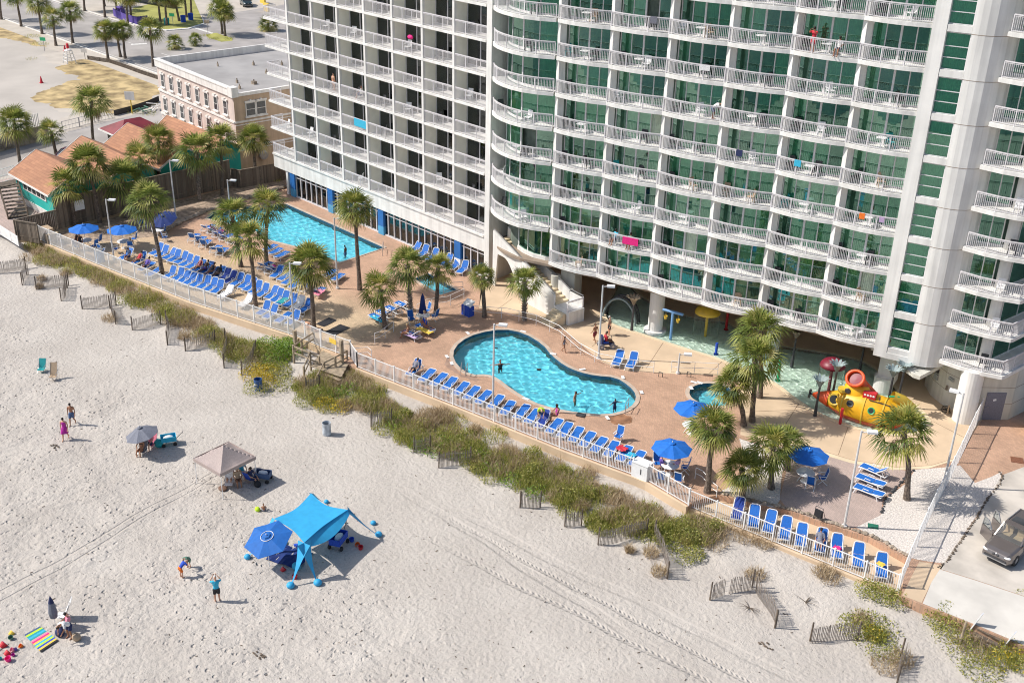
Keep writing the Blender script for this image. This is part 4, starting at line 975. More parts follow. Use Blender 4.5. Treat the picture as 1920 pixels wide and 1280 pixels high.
def crown_mesh(seed, R=1.7, n=46, hang=8, m_='palm'):
    rg = random.Random(seed); mb = MB(); dd = MB()
    for i in range(n):
        u = (i+.5)/n; el = R_(86)-u*R_(118); az = i*2.39996+rg.uniform(-.3, .3)
        d = Vector((math.cos(az)*math.cos(el), math.sin(az)*math.cos(el), math.sin(el)))
        Lp = R*rg.uniform(.36, .60); Lf = R*rg.uniform(.48, .66)
        if u < .15: Lp *= .7
        frond(mb, Vector((0, 0, .02)), d, Lp, Lf, rg, droop=.12+.5*u)
    for i in range(hang):
        az = rg.uniform(0, 6.28); el = R_(rg.uniform(-75, -40)); d = Vector((math.cos(az)*math.cos(el), math.sin(az)*math.cos(el), math.sin(el)))
        frond(dd, Vector((0, 0, -.12)), d, R*.35, R*.42, rg, droop=.4, nleaf=8, lw=.06)
    me = bpy.data.meshes.new('crown'); me.from_pydata(mb.v, [], mb.f); me.materials.append(M[m_])
    m2 = bpy.data.meshes.new('dry_fronds'); m2.from_pydata(dd.v, [], dd.f); m2.materials.append(M['dead']); return me, m2
CROWNS = [crown_mesh(s+3, 1.7, [50, 62, 44, 56, 48, 66][s], [6, 16, 10, 20, 8, 14][s], 'palm' if s % 3 else 'palm_y') for s in range(6)]
def palm(base, tip, R, z=0.0, label='', group='palmettos around the pools', ci=0, thick=.16, cat='palm tree', mesh_y=False, boots=False):
    b = at(base[0], base[1], z); h = up(base[0], base[1], tip[0], tip[1], z)
    hx = None
    # the crown stands over the foot, leaning as far sideways as the photograph shows
    d = RW @ np.array([tip[0]-960., tip[1]-640., FPX]); tt = (z+h-CAMH)/d[2]; top = Vector((d[0]*tt, d[1]*tt, z+h))
    t = thing('palm_tree', label, cat, b, 0, group)
    off_ = top-b; off_.x = max(-1.0, min(1.0, off_.x)); off_.y = max(-1.0, min(1.0, off_.y))
    n = 9; pts = []; rad = []
    for i in range(n):
        u = i/(n-1); bend = u*u*.6+u*.4; pts.append(Vector((off_.x*bend+.04*math.sin(u*7+ci), off_.y*bend, h*u))); rad.append(thick*(1.35-.45*u+.08*math.sin(i*2.4)) if i else thick*1.7)
    rad[-1] = thick*1.35; rad[-2] = thick*1.15
    tb_ = MB().tube(pts, rad, 9)
    if boots:
        for i in range(90):
            u = .15+.85*i/90; a = i*2.4; c = Vector((off_.x*(u*u*.6+u*.4), off_.y*(u*u*.6+u*.4), h*u)); o_ = Vector((math.cos(a), math.sin(a), 0)); r_ = thick*1.05
            tb_.bar(c+o_*r_*.8, c+o_*(r_+.12)+Vector((0, 0, .16)), .07, .04)
    tb_.build('trunk', M['trunk_grey'] if boots else M['trunk'], t)
    me, m2 = CROWNS[ci % 6]
    cr = bpy.data.objects.new('crown', me); sc.collection.objects.link(cr); cr.parent = t; cr.location = (off_.x, off_.y, h); k = R/1.7; cr.scale = (k, k, k*.95); cr.rotation_euler = (0, 0, ci*1.3)
    if mesh_y: pass
    c2 = bpy.data.objects.new('dry_fronds', m2); sc.collection.objects.link(c2); c2.parent = t; c2.location = (off_.x, off_.y, h); c2.scale = (k, k, k); c2.rotation_euler = (0, 0, ci*.9)
    return t
def pr(px, base, z=0): "crown radius in metres from pixels"; b = at(base[0], base[1], z); return px*math.sqrt(b.x**2+b.y**2+CAMH**2)/FPX
PALMS = [((38, 308), (27, 232), 30, 'palm standing by the side street at the left edge behind the teal shop', 1, 0),
 ((105, 288), (95, 247), 23, 'small palm at the street corner left of the teal shop roof', 2, 0),
 ((176, 275), (171, 190), 31, 'tall palm between the side street and the maroon roof', 3, 0),
 ((142, 424), (128, 345), 33, 'palm in front of the fence nearest the teal shop wall with windows', 4, 0),
 ((188, 418), (165, 306), 36, 'tall palm left of the blue umbrellas by the wooden fence', 5, 0),
 ((238, 408), (229, 335), 38, 'broad palm in the thick clump behind the second blue umbrella', 0, 0),
 ((262, 398), (263, 298), 32, 'palm rising behind the thick clump by the lamp at the fence', 2, 0),
 ((301, 365), (297, 265), 30, 'palm in front of the last brown shop roof', 1, 0),
 ((375, 376), (368, 283), 38, 'palm with a shaggy trunk in the middle of the wooden fence', 3, 1),
 ((418, 365), (415, 262), 33, 'slim palm by the fence in front of the pink building corner', 4, 0),
 ((480, 343), (475, 260), 28, 'palm in the fenced nook below the tan wall', 5, 0),
 ((304, 513), (277, 376), 38, 'leaning palm rising between the loungers by the beach fence', 0, 0),
 ((452, 500), (434, 402), 34, 'palm at the near edge of the long pool, left of a pair', 3, 0),
 ((499, 492), (503, 386), 35, 'palm at the near edge of the long pool, right of a pair', 2, 0),
 ((480, 578), (468, 448), 38, 'tall thin palm in the rows of loungers in the middle of the terrace', 4, 0),
 ((589, 620), (580, 497), 43, 'palm beside the beach fence above the boardwalk steps', 5, 0),
 ((674, 543), (665, 390), 34, 'tallest palm, reddish trunk, at the right end of the long pool', 1, 0),
 ((722, 615), (712, 543), 36, 'short palm with drooping fans beside the loungers near the closed umbrella', 2, 0),
 ((770, 600), (764, 497), 38, 'thick trunked palm left of the wading pool', 0, 1),
 ((818, 590), (822, 503), 33, 'palm leaning by the wading pool steps', 4, 0),
 ((908, 594), (905, 519), 24, 'small palm in front of the white staircase arch', 1, 0),
 ((983, 600), (984, 528), 31, 'palm with rough trunk against the white staircase wall', 3, 1),
 ((1424, 745), (1425, 618), 44, 'palm of the tall clump by the hot tub standing farthest back', 0, 0),
 ((1410, 790), (1416, 672), 46, 'middle palm of the tall clump by the hot tub', 3, 0),
 ((1395, 798), (1374, 724), 37, 'left palm of the tall clump by the hot tub', 5, 0),
 ((1325, 922), (1338, 802), 41, 'palm above the handrail steps down to the lower walkway', 1, 0),
 ((1701, 936), (1694, 806), 50, 'palm on the gravel in front of the yellow play submarine', 4, 0),
 ((1445, 915), (1448, 838), 46, 'low palm in the gravel bed right of the steps', 2, 0),
 ((1392, 935), (1392, 880), 38, 'small palm at the front of the gravel bed', 5, 0),
 ((1475, 880), (1476, 828), 34, 'low palm behind the open umbrella at the gravel bed', 0, 0)]
for b, t_, r, lab, ci, bo in PALMS:
    palm(b, t_, pr(r, b)*1.22, 0, lab, 'palms around the hotel pools' if b[0] > 125 and b[1] > 300 else 'palms by the side street', ci, .15, boots=bool(bo))
BP = [((40, 50), (30, -8), 20), ((79, 64), (71, 4), 22), ((105, 86), (99, 33), 20), ((137, 82), (131, 21), 21), ((3, 37), (-2, -30), 20), ((159, 21), (155, -35), 20), ((197, 33), (193, -22), 20), ((203, 114), (196, 57), 21), ((226, 107), (218, 58), 18), ((235, 110), (230, 56), 19), ((288, 125), (281, 53), 24), ((240, 45), (236, -8), 20), ((246, 38), (244, -8), 18), ((301, 46), (296, -10), 18), ((313, 48), (309, -8), 18), ((336, 40), (325, -5), 18), ((350, 33), (345, -15), 16), ((359, 27), (357, -18), 16), ((417, 64), (412, 14), 22), ((422, 68), (420, 22), 20), ((219, 20), (217, -12), 18), ((196, 12), (192, -40), 16)]
BLAB = ['thin palm nearest the left edge at the boulevard, crown cut by the frame', 'palm on the boulevard kerb, second from the left edge', 'short palm at the corner of the sandy lot', 'palm on the kerb beside the crossing pole', 'bare palm trunk at the very left edge of the picture', 'bare palm trunk on the far pavement of the boulevard, left one', 'bare palm trunk on the far pavement of the boulevard, right one', 'left palm of the trio beside the boulevard', 'middle palm of the trio beside the boulevard, partly hidden', 'right palm of the trio beside the boulevard', 'palm in front of the corner of the grey flat roof', 'palm at the purple banner fence, near one', 'palm at the purple banner fence, behind one', 'leftmost trunk of the row on the lawn', 'trunk with a blue wrap on the lawn', 'palm in the middle of the lawn', 'palm near the back of the lawn', 'palm at the back corner of the lawn', 'left palm of the pair on the small traffic island', 'right palm of the pair on the small traffic island', 'palm behind the purple banner fence at the top edge', 'far palm trunk at the top edge of the picture']
for (b, t_, r), lab in zip(BP, BLAB): palm(b, t_, pr(r, b)*1.15, 0, lab, 'palms along the boulevard', BP.index((b, t_, r)), .17)
for b, r, lab in [((328, 92), 19, 'low palmetto bush behind the grey flat roof, left one'), ((366, 86), 15, 'low palmetto bush behind the grey flat roof, right one'), ((503, 58), 21, 'low palmetto bush beside the top left balconies of the hotel')]:
    palm(b, (b[0], b[1]-13), pr(r, b), 0, lab, 'low palmetto bushes', int(b[0]) % 6, .2)

# ------------------------------------------------------------------ dune plants
def tufts(name, spots, m_, kind='stuff', leaf=.5, seed=1, lean=.6, wid=.03, label=None, cat=None, leafy=False):
    rg = random.Random(seed); vs = []; fs = []
    for (x, y, z, r, h, n) in spots:
        for i in range(n):
            a = rg.uniform(0, 6.283); q = r*math.sqrt(rg.random()); px_ = x+q*math.cos(a); py_ = y+q*math.sin(a); hh = h*(1-.55*(q/r)**2)
            if leafy:
                pz = z+hh*rg.uniform(.15, 1.0); d = Vector((rg.uniform(-1, 1), rg.uniform(-1, 1), rg.uniform(-.2, 1))).normalized(); s = d.orthogonal().normalized(); L = leaf*rg.uniform(.6, 1.3); k = len(vs)
                p = Vector((px_, py_, pz)); vs += [tuple(p), tuple(p+d*L*.5+s*L*.25), tuple(p+d*L), tuple(p+d*L*.5-s*L*.25)]; fs.append((k, k+1, k+2, k+3))
            else:
                L = leaf*rg.uniform(.6, 1.3); b_ = rg.uniform(0, 6.283); d = Vector((math.cos(b_)*lean*rg.random()*1.3, math.sin(b_)*lean*rg.random()*1.3, 1)).normalized()
                s = Vector((math.cos(b_+1.57), math.sin(b_+1.57), 0))*wid*.5; p = Vector((px_, py_, z+hh*rg.uniform(0, .5))); k = len(vs); mp_ = p+d*L*.55; e = p+d*L+Vector((d.x, d.y, -.15))*L*.3
                vs += [tuple(p+s), tuple(p-s), tuple(mp_-s*.8), tuple(mp_+s*.8), tuple(e)]; fs += [(k, k+1, k+2, k+3), (k+3, k+2, k+4)]
    o = MB().add(vs, fs).build(name, m_)
    return tag(o, label, cat, None, kind)
# the planted dune runs along the beach side of the fence; spots measured on the photograph
def S(px, py, r, h, n, z=None):
    q = at(px, py, -.7); zz = sand_z(q.x, q.y) if z is None else z; q = at(px, py, zz); return (q.x, q.y, zz, r, h, n)
band = [(60, 470), (100, 478), (150, 492), (200, 515), (250, 540), (300, 565), (345, 590), (395, 618), (440, 640), (485, 655), (530, 662)]
G = []; B = []; Y = []; D = []; rv = random.Random(5)
for (px, py), (qx, qy) in zip(band[:-1], band[1:]):
    for u in (0, .33, .66):
        x = px+(qx-px)*u; y = py+(qy-py)*u
        for k in range(4):
            xx = x+rv.uniform(-14, 14); yy = y+rv.uniform(-10, 16)+(10 if px > 200 else 4)
            (G if rv.random() < .55 else D).append(S(xx, yy, rv.uniform(.7, 1.3), rv.uniform(.4, .8), 240))
for px, py, r, h in [(505, 640, 1.3, .9), (525, 655, 1.3, 1.0), (545, 650, 1.2, 1.0), (515, 668, 1.2, .8), (535, 640, 1.0, .9)]: B.append(S(px, py+12, r, h, 900))
for px, py in [(470, 700), (490, 705), (480, 690), (500, 712), (505, 692), (610, 755), (640, 760)]: Y.append(S(px, py+8, .9, .8, 420))
for px, py in [(450, 665), (470, 680), (500, 680), (520, 700), (535, 715), (515, 725), (480, 725), (525, 690), (430, 655), (495, 655)]: G.append(S(px, py+8, 1.0, .8, 420))
band2 = [(575, 735), (610, 722), (650, 720), (690, 733), (720, 760), (760, 785), (800, 803), (850, 822), (900, 843), (950, 862), (1000, 885), (1050, 908), (1100, 932), (1150, 955), (1200, 976), (1250, 988), (1300, 996), (1345, 1008)]
for (px, py), (qx, qy) in zip(band2[:-1], band2[1:]):
    for u in (0, .33, .66):
        x = px+(qx-px)*u; y = py+(qy-py)*u; wdt = 46 if 620 < x < 1200 else 24
        for k in range(7):
            yy = y+rv.uniform(-wdt*.75, wdt); xx = x+rv.uniform(-16, 16)
            t_ = (yy-y)/wdt
            if 700 < x < 800 and t_ < -.05: continue
            if rv.random() < .16 or math.sin(xx*.045+yy*.03)*math.cos(yy*.07-xx*.012) > .62: continue
            (D if (t_ < -.05 and rv.random() < .72) or rv.random() < .3 else G).append(S(xx, yy, rv.uniform(.5, 1.15), rv.uniform(.3, .95), 300))
for px, py in [(925, 880), (745, 800), (790, 840), (1010, 930), (905, 860), (860, 855), (960, 905), (600, 740), (630, 745), (655, 735), (835, 830), (820, 850)]: B.append(S(px, py, .9, .7, 330))
for px, py, r in [(1600, 1180, 1.0), (1625, 1175, 1.2), (1650, 1185, 1.2), (1640, 1210, 1.2), (1660, 1225, 1.0), (1625, 1110, .8), (1650, 1118, .9), (1680, 1130, .8), (1760, 1165, .9), (1780, 1180, 1.1), (1790, 1205, 1.2), (1815, 1230, 1.2), (1840, 1260, 1.2), (1770, 1150, .8), (1910, 1125, .6), (1280, 1050, .8), (1300, 1045, .7), (1255, 1025, .7)]: G.append(S(px, py, r, .75, 420))
for px, py, r in [(1870, 1240, .8), (1900, 1225, .9), (1915, 1250, .8), (1640, 1195, .6)]: Y.append(S(px, py, r, .8, 150)); G.append(S(px, py, r, .7, 300))
for px, py, r in [(1660, 1250, .8), (1690, 1240, .7), (1810, 1200, .9), (1830, 1220, .9), (1540, 1075, .6), (1555, 1085, .7), (1400, 1010, .8), (1370, 1000, .9), (1340, 1020, .9), (1430, 1020, .7), (1235, 1075, .5), (1220, 1040, .5), (1415, 1080, .6), (1180, 1035, .25), (1615, 1165, .6), (125, 515, .6), (78, 525, .4), (75, 540, .4), (205, 600, .7), (215, 545, .6), (345, 635, .5), (575, 725, .5)]: D.append(S(px, py, r, .5, 170))
tufts('dune_shrubs', [(a, b, c, d, e, int(n*1.5*(.25+.75*rv.random()))) for a, b, c, d, e, n in G], M['grass_g'], leaf=.125, seed=2, leafy=True)
tufts('dune_grass', [(a, b, c, d, e, int(n*.5)) for a, b, c, d, e, n in G if n < 400], M['grass_g'], leaf=.55, seed=3)
tufts('dry_dune_grass', D, M['grass_d'], leaf=.5, seed=4, lean=.9)
tufts('dry_dune_brush', [(a, b, c, d, e*.7, n//3) for a, b, c, d, e, n in D], M['grass_d'], leaf=.11, seed=9, leafy=True)
tufts('bright_shrubs', B, M['grass_b'], leaf=.14, seed=5, leafy=True)
tufts('flowering_shrubs', Y, M['grass_y'], leaf=.13, seed=6, leafy=True)
# ground cover in the planting beds by the wooden fence
tufts('bed_plants', [S(120, 455, .6, .4, 80, 0), S(240, 440, .5, .4, 60, 0), S(300, 430, .5, .3, 60, 0), S(520, 340, .5, .4, 80, 0), S(505, 330, .4, .4, 60, 0), S(1420, 900, .7, .5, 150, 0), S(1445, 860, .7, .5, 150, 0)], M['grass_g'], leaf=.25, seed=8)
tufts('lot_weeds', [S(330, 85, .9, .7, 120, 0), S(280, 215, 1.2, .4, 120, 0), S(250, 212, 1.0, .3, 80, 0), S(60, 112, 1, .4, 60, 0), S(75, 85, 1.5, .8, 200, 0), S(60, 70, 1.5, .8, 200, 0), S(385, 68, 1, .5, 120, 0), S(400, 74, 1, .5, 120, 0), S(430, 74, 1, .5, 120, 0)], M['grass_g'], leaf=.3, seed=8)

# ------------------------------------------------------------------ sand fences
SF = [((-30, 516), (49, 506), 'weathered slat sand fence panel at the left edge of the beach'), ((43.5, 535), (52, 516), 'short slat fence post section left of the second panel'), ((68, 543), (129, 537), 'slat sand fence panel with dry grass growing through it near the left'), ((116.5, 564.5), (128, 541), 'angled slat sand fence running back to the dune, third from the left'), ((154, 580), (218, 574), 'wide slat sand fence panel standing clear on white sand below the left dune'), ((219, 608), (208, 578), 'steep angled slat sand fence between two wide panels'), ((248.5, 619.5), (302, 609), 'slat sand fence panel below the dune at the left, beside a leaning post'), ((316, 647), (314, 609), 'narrow leaning slat fence above the grassy corner'), ((348, 659), (404, 647), 'slat sand fence panel partly buried in green grass'), ((422, 690), (424, 644), 'curled slat sand fence at the edge of the yellow flowers'), ((455, 704), (482, 668), 'slat sand fence panel running back into the bright shrubs'), ((574, 736), (600, 733), 'slat sand fence at the foot of the boardwalk steps'), ((696, 801), (734, 796), 'slat sand fence right of the grey trash barrel'), ((776, 849), (806, 846), 'small slat fence stub in the middle of the dune edge'), ((823, 878), (882, 868), 'slat sand fence panel under the green shrubs in the middle'), ((975, 953), (1013, 950), 'slat sand fence below the kidney pool dune'), ((1059, 988), (1090, 984), 'slat fence stub left of the widest fence panel'), ((1122, 1022), (1212, 1008), 'widest slat sand fence panel at the dune edge, right of centre'), ((1253, 1085), (1229, 1009), 'long slat sand fence running back up the dune right of centre'), ((1332, 1126), (1411, 1102), 'broken slat sand fence with a gap, below the blue chairs'), ((1454.6, 1177), (1420, 1107), 'slat sand fence casting a long ladder shadow on bare sand'), ((1519, 1203), (1608, 1200), 'slat sand fence ending in the round green bush at the lower right'), ((1684, 1282), (1691, 1232), 'slat sand fence at the bottom edge of the picture')]
for a, b, lab in SF:
    A = at(a[0], a[1], -.95); A.z = sand_z(A.x, A.y)-.02; A = at(a[0], a[1], A.z); Bq = at(b[0], b[1], -.9); Bq.z = sand_z(Bq.x, Bq.y)-.02
    t = thing('sand_fence', lab, 'sand fence', A, 0, 'slat sand fences along the dune'); d = Bq-A; L = d.length; n = max(3, int(L/.085)); rg = random.Random(int(a[0])+5)
    x = d.normalized(); nn = Vector((-x.y, x.x, 0)); sl_ = MB()
    for i in range(n+1):
        u = i/n; wob = .12*math.sin(u*5+a[0]); p = d*u+nn*wob; h = 1.12+rg.uniform(-.05, .05)
        if 'gap' in lab and .36 < u < .44: continue
        lean = nn*rg.uniform(-.04, .04)+x*rg.uniform(-.03, .05)
        sl_.bar(p, p+lean+Vector((0, 0, h)), .038, .012, upv=tuple(nn))
    sl_.build('slats', M['slat'], t)
    for z in (.25, .6, .95):
        MB().tube([d*(i/8)+nn*(.12*math.sin(i/8*5+a[0]))+Vector((0, 0, z)) for i in range(9)], .008, 4).build('wire', M['metal'], t)
    for u in (0, 1): MB().tube([d*u+nn*.07, d*u+nn*.07+Vector((.03, .02, 1.28))], .05, 7).build('post', M['wood_dark'], t)

# ------------------------------------------------------------------ white fences and rails
def long_fence(name, label, pts, z, h, group=None, sp=.115, post=1.85, cat='fence', w_=.02, mk='rail2', zb=None):
    pts = [Vector((p[0], p[1])) for p in pts]; z0 = z if not hasattr(z, '__len__') else z[0]
    t = thing(name, label, cat, (pts[0].x, pts[0].y, z0), 0, group)
    L = [0]
    for a, b in zip(pts[:-1], pts[1:]): L.append(L[-1]+(b-a).length)
    T = L[-1]
    zf = (lambda s: z) if not hasattr(z, '__len__') else (lambda s: z[0]+(z[1]-z[0])*s/T)
    def q(s):
        k = max(j for j in range(len(L)-1) if L[j] <= s+1e-9); u = (s-L[k])/max(1e-9, L[k+1]-L[k]); p = pts[k].lerp(pts[k+1], u); return Vector((p.x, p.y, zf(s)))
    n = max(1, round(T/post)); mb = MB(); hr = MB(); h2 = MB()
    for i in range(n):
        a, b = q(T*i/n), q(T*(i+1)/n)
        for zz, hh, hq in ((h-.03, .055, hr), (.10, .045, h2)): hq.bar(a+Vector((0, 0, zz)), b+Vector((0, 0, zz)), .045, hh)
        m_ = max(1, int((b-a).length/sp))
        for j in range(1, m_): p = a.lerp(b, j/m_); mb.box((p.x, p.y, p.z+h/2+.03), (w_, w_, h-.12))
    mb.build('pickets', M[mk], t, world=True); hr.build('top_rail', M[mk], t, world=True); h2.build('bottom_rail', M[mk], t, world=True)
    for i in range(n+1): p = q(T*i/n); MB().box((p.x, p.y, p.z+h/2+.02), (.075, .075, h+.04)).box((p.x, p.y, p.z+h+.05), (.095, .095, .03)).build('post', M[mk], t, world=True)
    return t
fu = [p+Vector((-.02, .12)) for p in FLu]
long_fence('white_fence', 'long white picket fence from the wooden fence corner to the boardwalk gate', fu[:5], 0, 1.55, sp=.095, w_=.026)
g0, g1 = fu[4]+Vector((.06, 0)), at(658, 671, 0).to_2d()
long_fence('fence_gate', 'white gates with a yellow notice at the top of the boardwalk steps', [g0, g1], 0, 1.5, cat='gate', post=1.4)
nb = g0.lerp(g1, .42); tag(MB().box((nb.x, nb.y-.05, .95), (.75, .03, .4), rz=.1).build('yellow_notice_board', M['yellowcloth']), 'yellow notice board fixed on the boardwalk gate', 'sign')
g2 = fu[5]
long_fence('white_fence', 'short white picket fence between the boardwalk gate and the corner of the kidney pool terrace', [g1, g2+Vector((0, .5)), g2], 0, 1.35)
long_fence('white_fence', 'white picket fence in front of the row of loungers beside the kidney pool', fu[5:9], 0, 1.3, w_=.024)
long_fence('white_fence', 'short white picket fence right of the white cabinet by the umbrella table', fu[9:11], 0, 1.25)
long_fence('white_fence', 'white picket fence along the lower walkway in front of the upright blue loungers', [p+Vector((0, .12)) for p in FLl], -.4, 1.25, sp=.13)
cpt = (fu[8]+fu[9])/2; cb = thing('white_cabinet', 'white service cabinet set into the fence line below the kidney pool', 'cabinet', (cpt.x, cpt.y, 0), .14)
MB().box((0, .2, .55), (1.15, .7, 1.1)).build('body', M['white_plastic'], cb); MB().box((0, .2, 1.13), (1.2, .78, .06)).build('lid', M['white_plastic'], cb); MB().box((.1, -.165, .6), (.04, .03, .4)).build('handle', M['dark_metal'], cb)
side = [at(1684, 1112, -.4).to_2d(), at(1706, 1052).to_2d(), at(1745, 965).to_2d(), at(1790, 880).to_2d(), at(1822, 812).to_2d(), at(1835, 788).to_2d()]
long_fence('side_fence', 'tall white side fence running from the beach corner back to the tower door', side, (-.4, 0), 1.75, sp=.13, post=2.3)
# terrace edge of concrete is the deck; low handrail round the kidney pool
def pipe_rail(name, label, pts, z=0, h=.95, cat='railing', post=1.6, r=.022, mk='rail2', mids=(.5,)):
    pts = [Vector((p[0], p[1])) for p in pts]; t = thing(name, label, cat, (pts[0].x, pts[0].y, z)); mb = MB()
    for zz in (h,)+tuple(h*m_ for m_ in mids): MB().tube([(p.x, p.y, z+zz) for p in pts], r, 6).build('rail', M[mk], t, world=True)
    L = [0]
    for a, b in zip(pts[:-1], pts[1:]): L.append(L[-1]+(b-a).length)
    n = max(1, round(L[-1]/post))
    for i in range(n+1):
        s = L[-1]*i/n; k = min(len(L)-2, max(j for j in range(len(L)-1) if L[j] <= s+1e-9)); p = pts[k].lerp(pts[k+1], (s-L[k])/max(1e-9, L[k+1]-L[k]))
        MB().tube([(p.x, p.y, z), (p.x, p.y, z+h)], r*1.1, 6).build('post', M[mk], t, world=True)
    return t
pipe_rail('pool_handrail', 'long curving white handrail behind the kidney pool from the bin to the two blue loungers', P2([(870, 591), (905, 594), (950, 597), (975, 603), (1005, 610), (1048, 630), (1085, 663), (1122, 683), (1175, 694), (1225, 699)]))
pipe_rail('pool_handrail', 'white handrail between the kidney pool and the splash pool, right of its opening', P2([(1258, 697), (1272, 699), (1310, 700), (1345, 702)]))
pipe_rail('pool_handrail', 'white handrail beside the steps down by the closed umbrella', P2([(782, 590), (800, 580), (838, 575), (870, 560)]))
pipe_rail('pool_handrail', 'short white handrail beside the loungers at the foot of the short palm', P2([(703, 645), (713, 641), (738, 622)]))
pipe_rail('ramp_handrail', 'white looped handrail inside the fence beside the boardwalk gate', P2([(665, 672), (690, 670), (697, 676)]), h=.9)
pipe_rail('stair_handrail', 'white handrail of the steps down to the lower walkway', [at(1303, 897).to_2d(), at(1315, 903).to_2d(), at(1334, 925).to_2d(), at(1343, 932).to_2d()], h=.85)
pipe_rail('wading_rail', 'steel grab rail at the wading pool steps', P2([(831, 558), (848, 548), (868, 547)]), mk='metal')
pipe_rail('pool_ladder_rail', 'steel ladder rails at the near edge of the kidney pool', P2([(864, 704), (866, 696)]), h=.8, mk='metal')
pipe_rail('pool_ladder_rail', 'second steel ladder rail at the near edge of the kidney pool', P2([(873, 706), (877, 698)]), h=.8, mk='metal')
pipe_rail('entry_rail', 'steel entry rail at the right end of the kidney pool', P2([(1172, 776), (1178, 765)]), h=.85, mk='metal')
pipe_rail('entry_rail', 'steel entry rail at the corner of the long pool', P2([(717, 480), (719, 468)]), h=.85, mk='metal')
for px, py, lab in [(1235, 706, 'dark bent bracket standing at the edge of the pink paving, left one'), (1288, 706, 'dark bent bracket standing at the edge of the pink paving, right one')]:
    p = at(px, py); tag(MB().tube([p, p+Vector((0, 0, .45)), p+Vector((.35, 0, .45)), p+Vector((.35, 0, .1))], .03, 6).build('bent_bracket', M['dark_metal']), lab, 'bracket')

# ------------------------------------------------------------------ wooden fences
def board_fence(label, pts, z, h, mk='wood_grey', cat='wooden fence'):
    t = thing('wooden_fence', label, cat, (pts[0][0], pts[0][1], z)); mb = MB(); rg = random.Random(3)
    for a, b in zip(pts[:-1], pts[1:]):
        a = Vector((a[0], a[1], z)); b = Vector((b[0], b[1], z)); d = b-a; n = max(1, int(d.length/.16)); x = d.normalized(); nn = Vector((-x.y, x.x, 0))
        for i in range(n):
            p = a+d*((i+.5)/n)+nn*rg.uniform(-.008, .008); hh = h+rg.uniform(-.03, .03); mb.bar(p, p+Vector((0, 0, hh)), .15, .025, upv=tuple(nn))
    mb.build('boards', M['fence_board'], t, world=True)
    r2 = MB()
    for a, b in zip(pts[:-1], pts[1:]):
        for zz in (h+.03, .5): r2.bar((a[0], a[1], z+zz), (b[0], b[1], z+zz), .16 if zz > 1 else .06, .05)
        L = (Vector(b[:2])-Vector(a[:2])).length
        for i in range(int(L/2.4)+1): u = min(1, i*2.4/L); r2.box((a[0]+(b[0]-a[0])*u, a[1]+(b[1]-a[1])*u, z+h/2), (.12, .12, h))
    r2.build('frame', M[mk], t, world=True); return t
wf = [at(55, 462, 0).to_2d(), at(32, 458, 0).to_2d()]
board_fence('weathered board fence turning the corner by the grill at the left end of the terrace', [(-103.75, 38.9), (-106.1, 37.7), (-106.3, 42.0)], 0, 2.0)
board_fence('long weathered board fence between the teal shops and the pool terrace', [(-106.4, 42.0), (-106.9, 50), (-107.0, 61.9)], 0, 3.0)
board_fence('lower board fence of the nook below the tan wall, beside the hotel', [(-107.0, 62.0), (-105.9, 62.4), (-105.0, 69.0)], 0, 2.0)
p = at(122, 424); tag(MB().box((-106.2, 44.3, 2.0), (.06, 1.0, 1.0)).build('notice_board', M['white_plastic']), 'pale square notice board on the long board fence by the grill', 'sign')

# ------------------------------------------------------------------ boardwalk steps
bw = thing('boardwalk_steps', 'weathered wooden boardwalk platform and stairs from the gate down to the beach', 'boardwalk', at(625, 690, -.9))
Pa, Pb, Pc, Pd = at(604, 657, 0), at(657, 674, 0), at(640, 708, -.1), at(583, 688, -.1)
mb = MB()
for i in range(12):
    u = (i+.5)/12; a = Pa.lerp(Pd, u); b = Pb.lerp(Pc, u); a.z = b.z = -.05; mb.bar(a, b, (Pd-Pa).length/12-.015, .04)
mb.build('platform', M['wood_tan'], bw, world=True)
mb = MB(); dn = (Pd-Pa).to_2d().normalized()
for i in range(5):
    a = Pd.to_2d()+dn*(.3*(i+.5)); b = Pc.to_2d()+dn*(.3*(i+.5)); a = a.lerp(b, .12); z = -.05-.17*(i+1); mb.bar((a.x, a.y, z), (b.x, b.y, z), .28, .04)
mb.build('stairs', M['wood_tan'], bw, world=True)
pst = {}; PH = dict(a=(590, 655, -.5, 1.6), b=(567, 668, -.6, 1.5), c=(583, 694, -.6, 1.6), d=(552, 683, -.8, 1.7), e=(600, 700, -.8, 1.5), f=(571, 712, -1, 1.2), g=(642, 690, -.5, 2.4), h=(651, 684, -.5, 1.3), i=(630, 700, -.6, 1.5), j=(609, 708, -.9, 1.4), k=(597, 722, -1, 1.0), l=(555, 660, -.5, 1.9))
for nm, (px, py, z, h) in PH.items():
    q = at(px, py, z); pst[nm] = (q, h); MB().box((q.x, q.y, z+h/2), (.13, .13, h) if nm not in 'gl' else (.24, .24, h)).build('post', M['wood_tan'], bw, world=True)
mb = MB()
for a, b in ('ab', 'bd', 'dc', 'ce', 'cf', 'hi', 'ij', 'jk'):
    for du in (-.1, -.65): (p_, h1), (q_, h2) = pst[a], pst[b]; mb.bar(p_+Vector((0, 0, h1+du)), q_+Vector((0, 0, h2+du)), .05, .12)
mb.build('handrail', M['wood_tan'], bw, world=True)
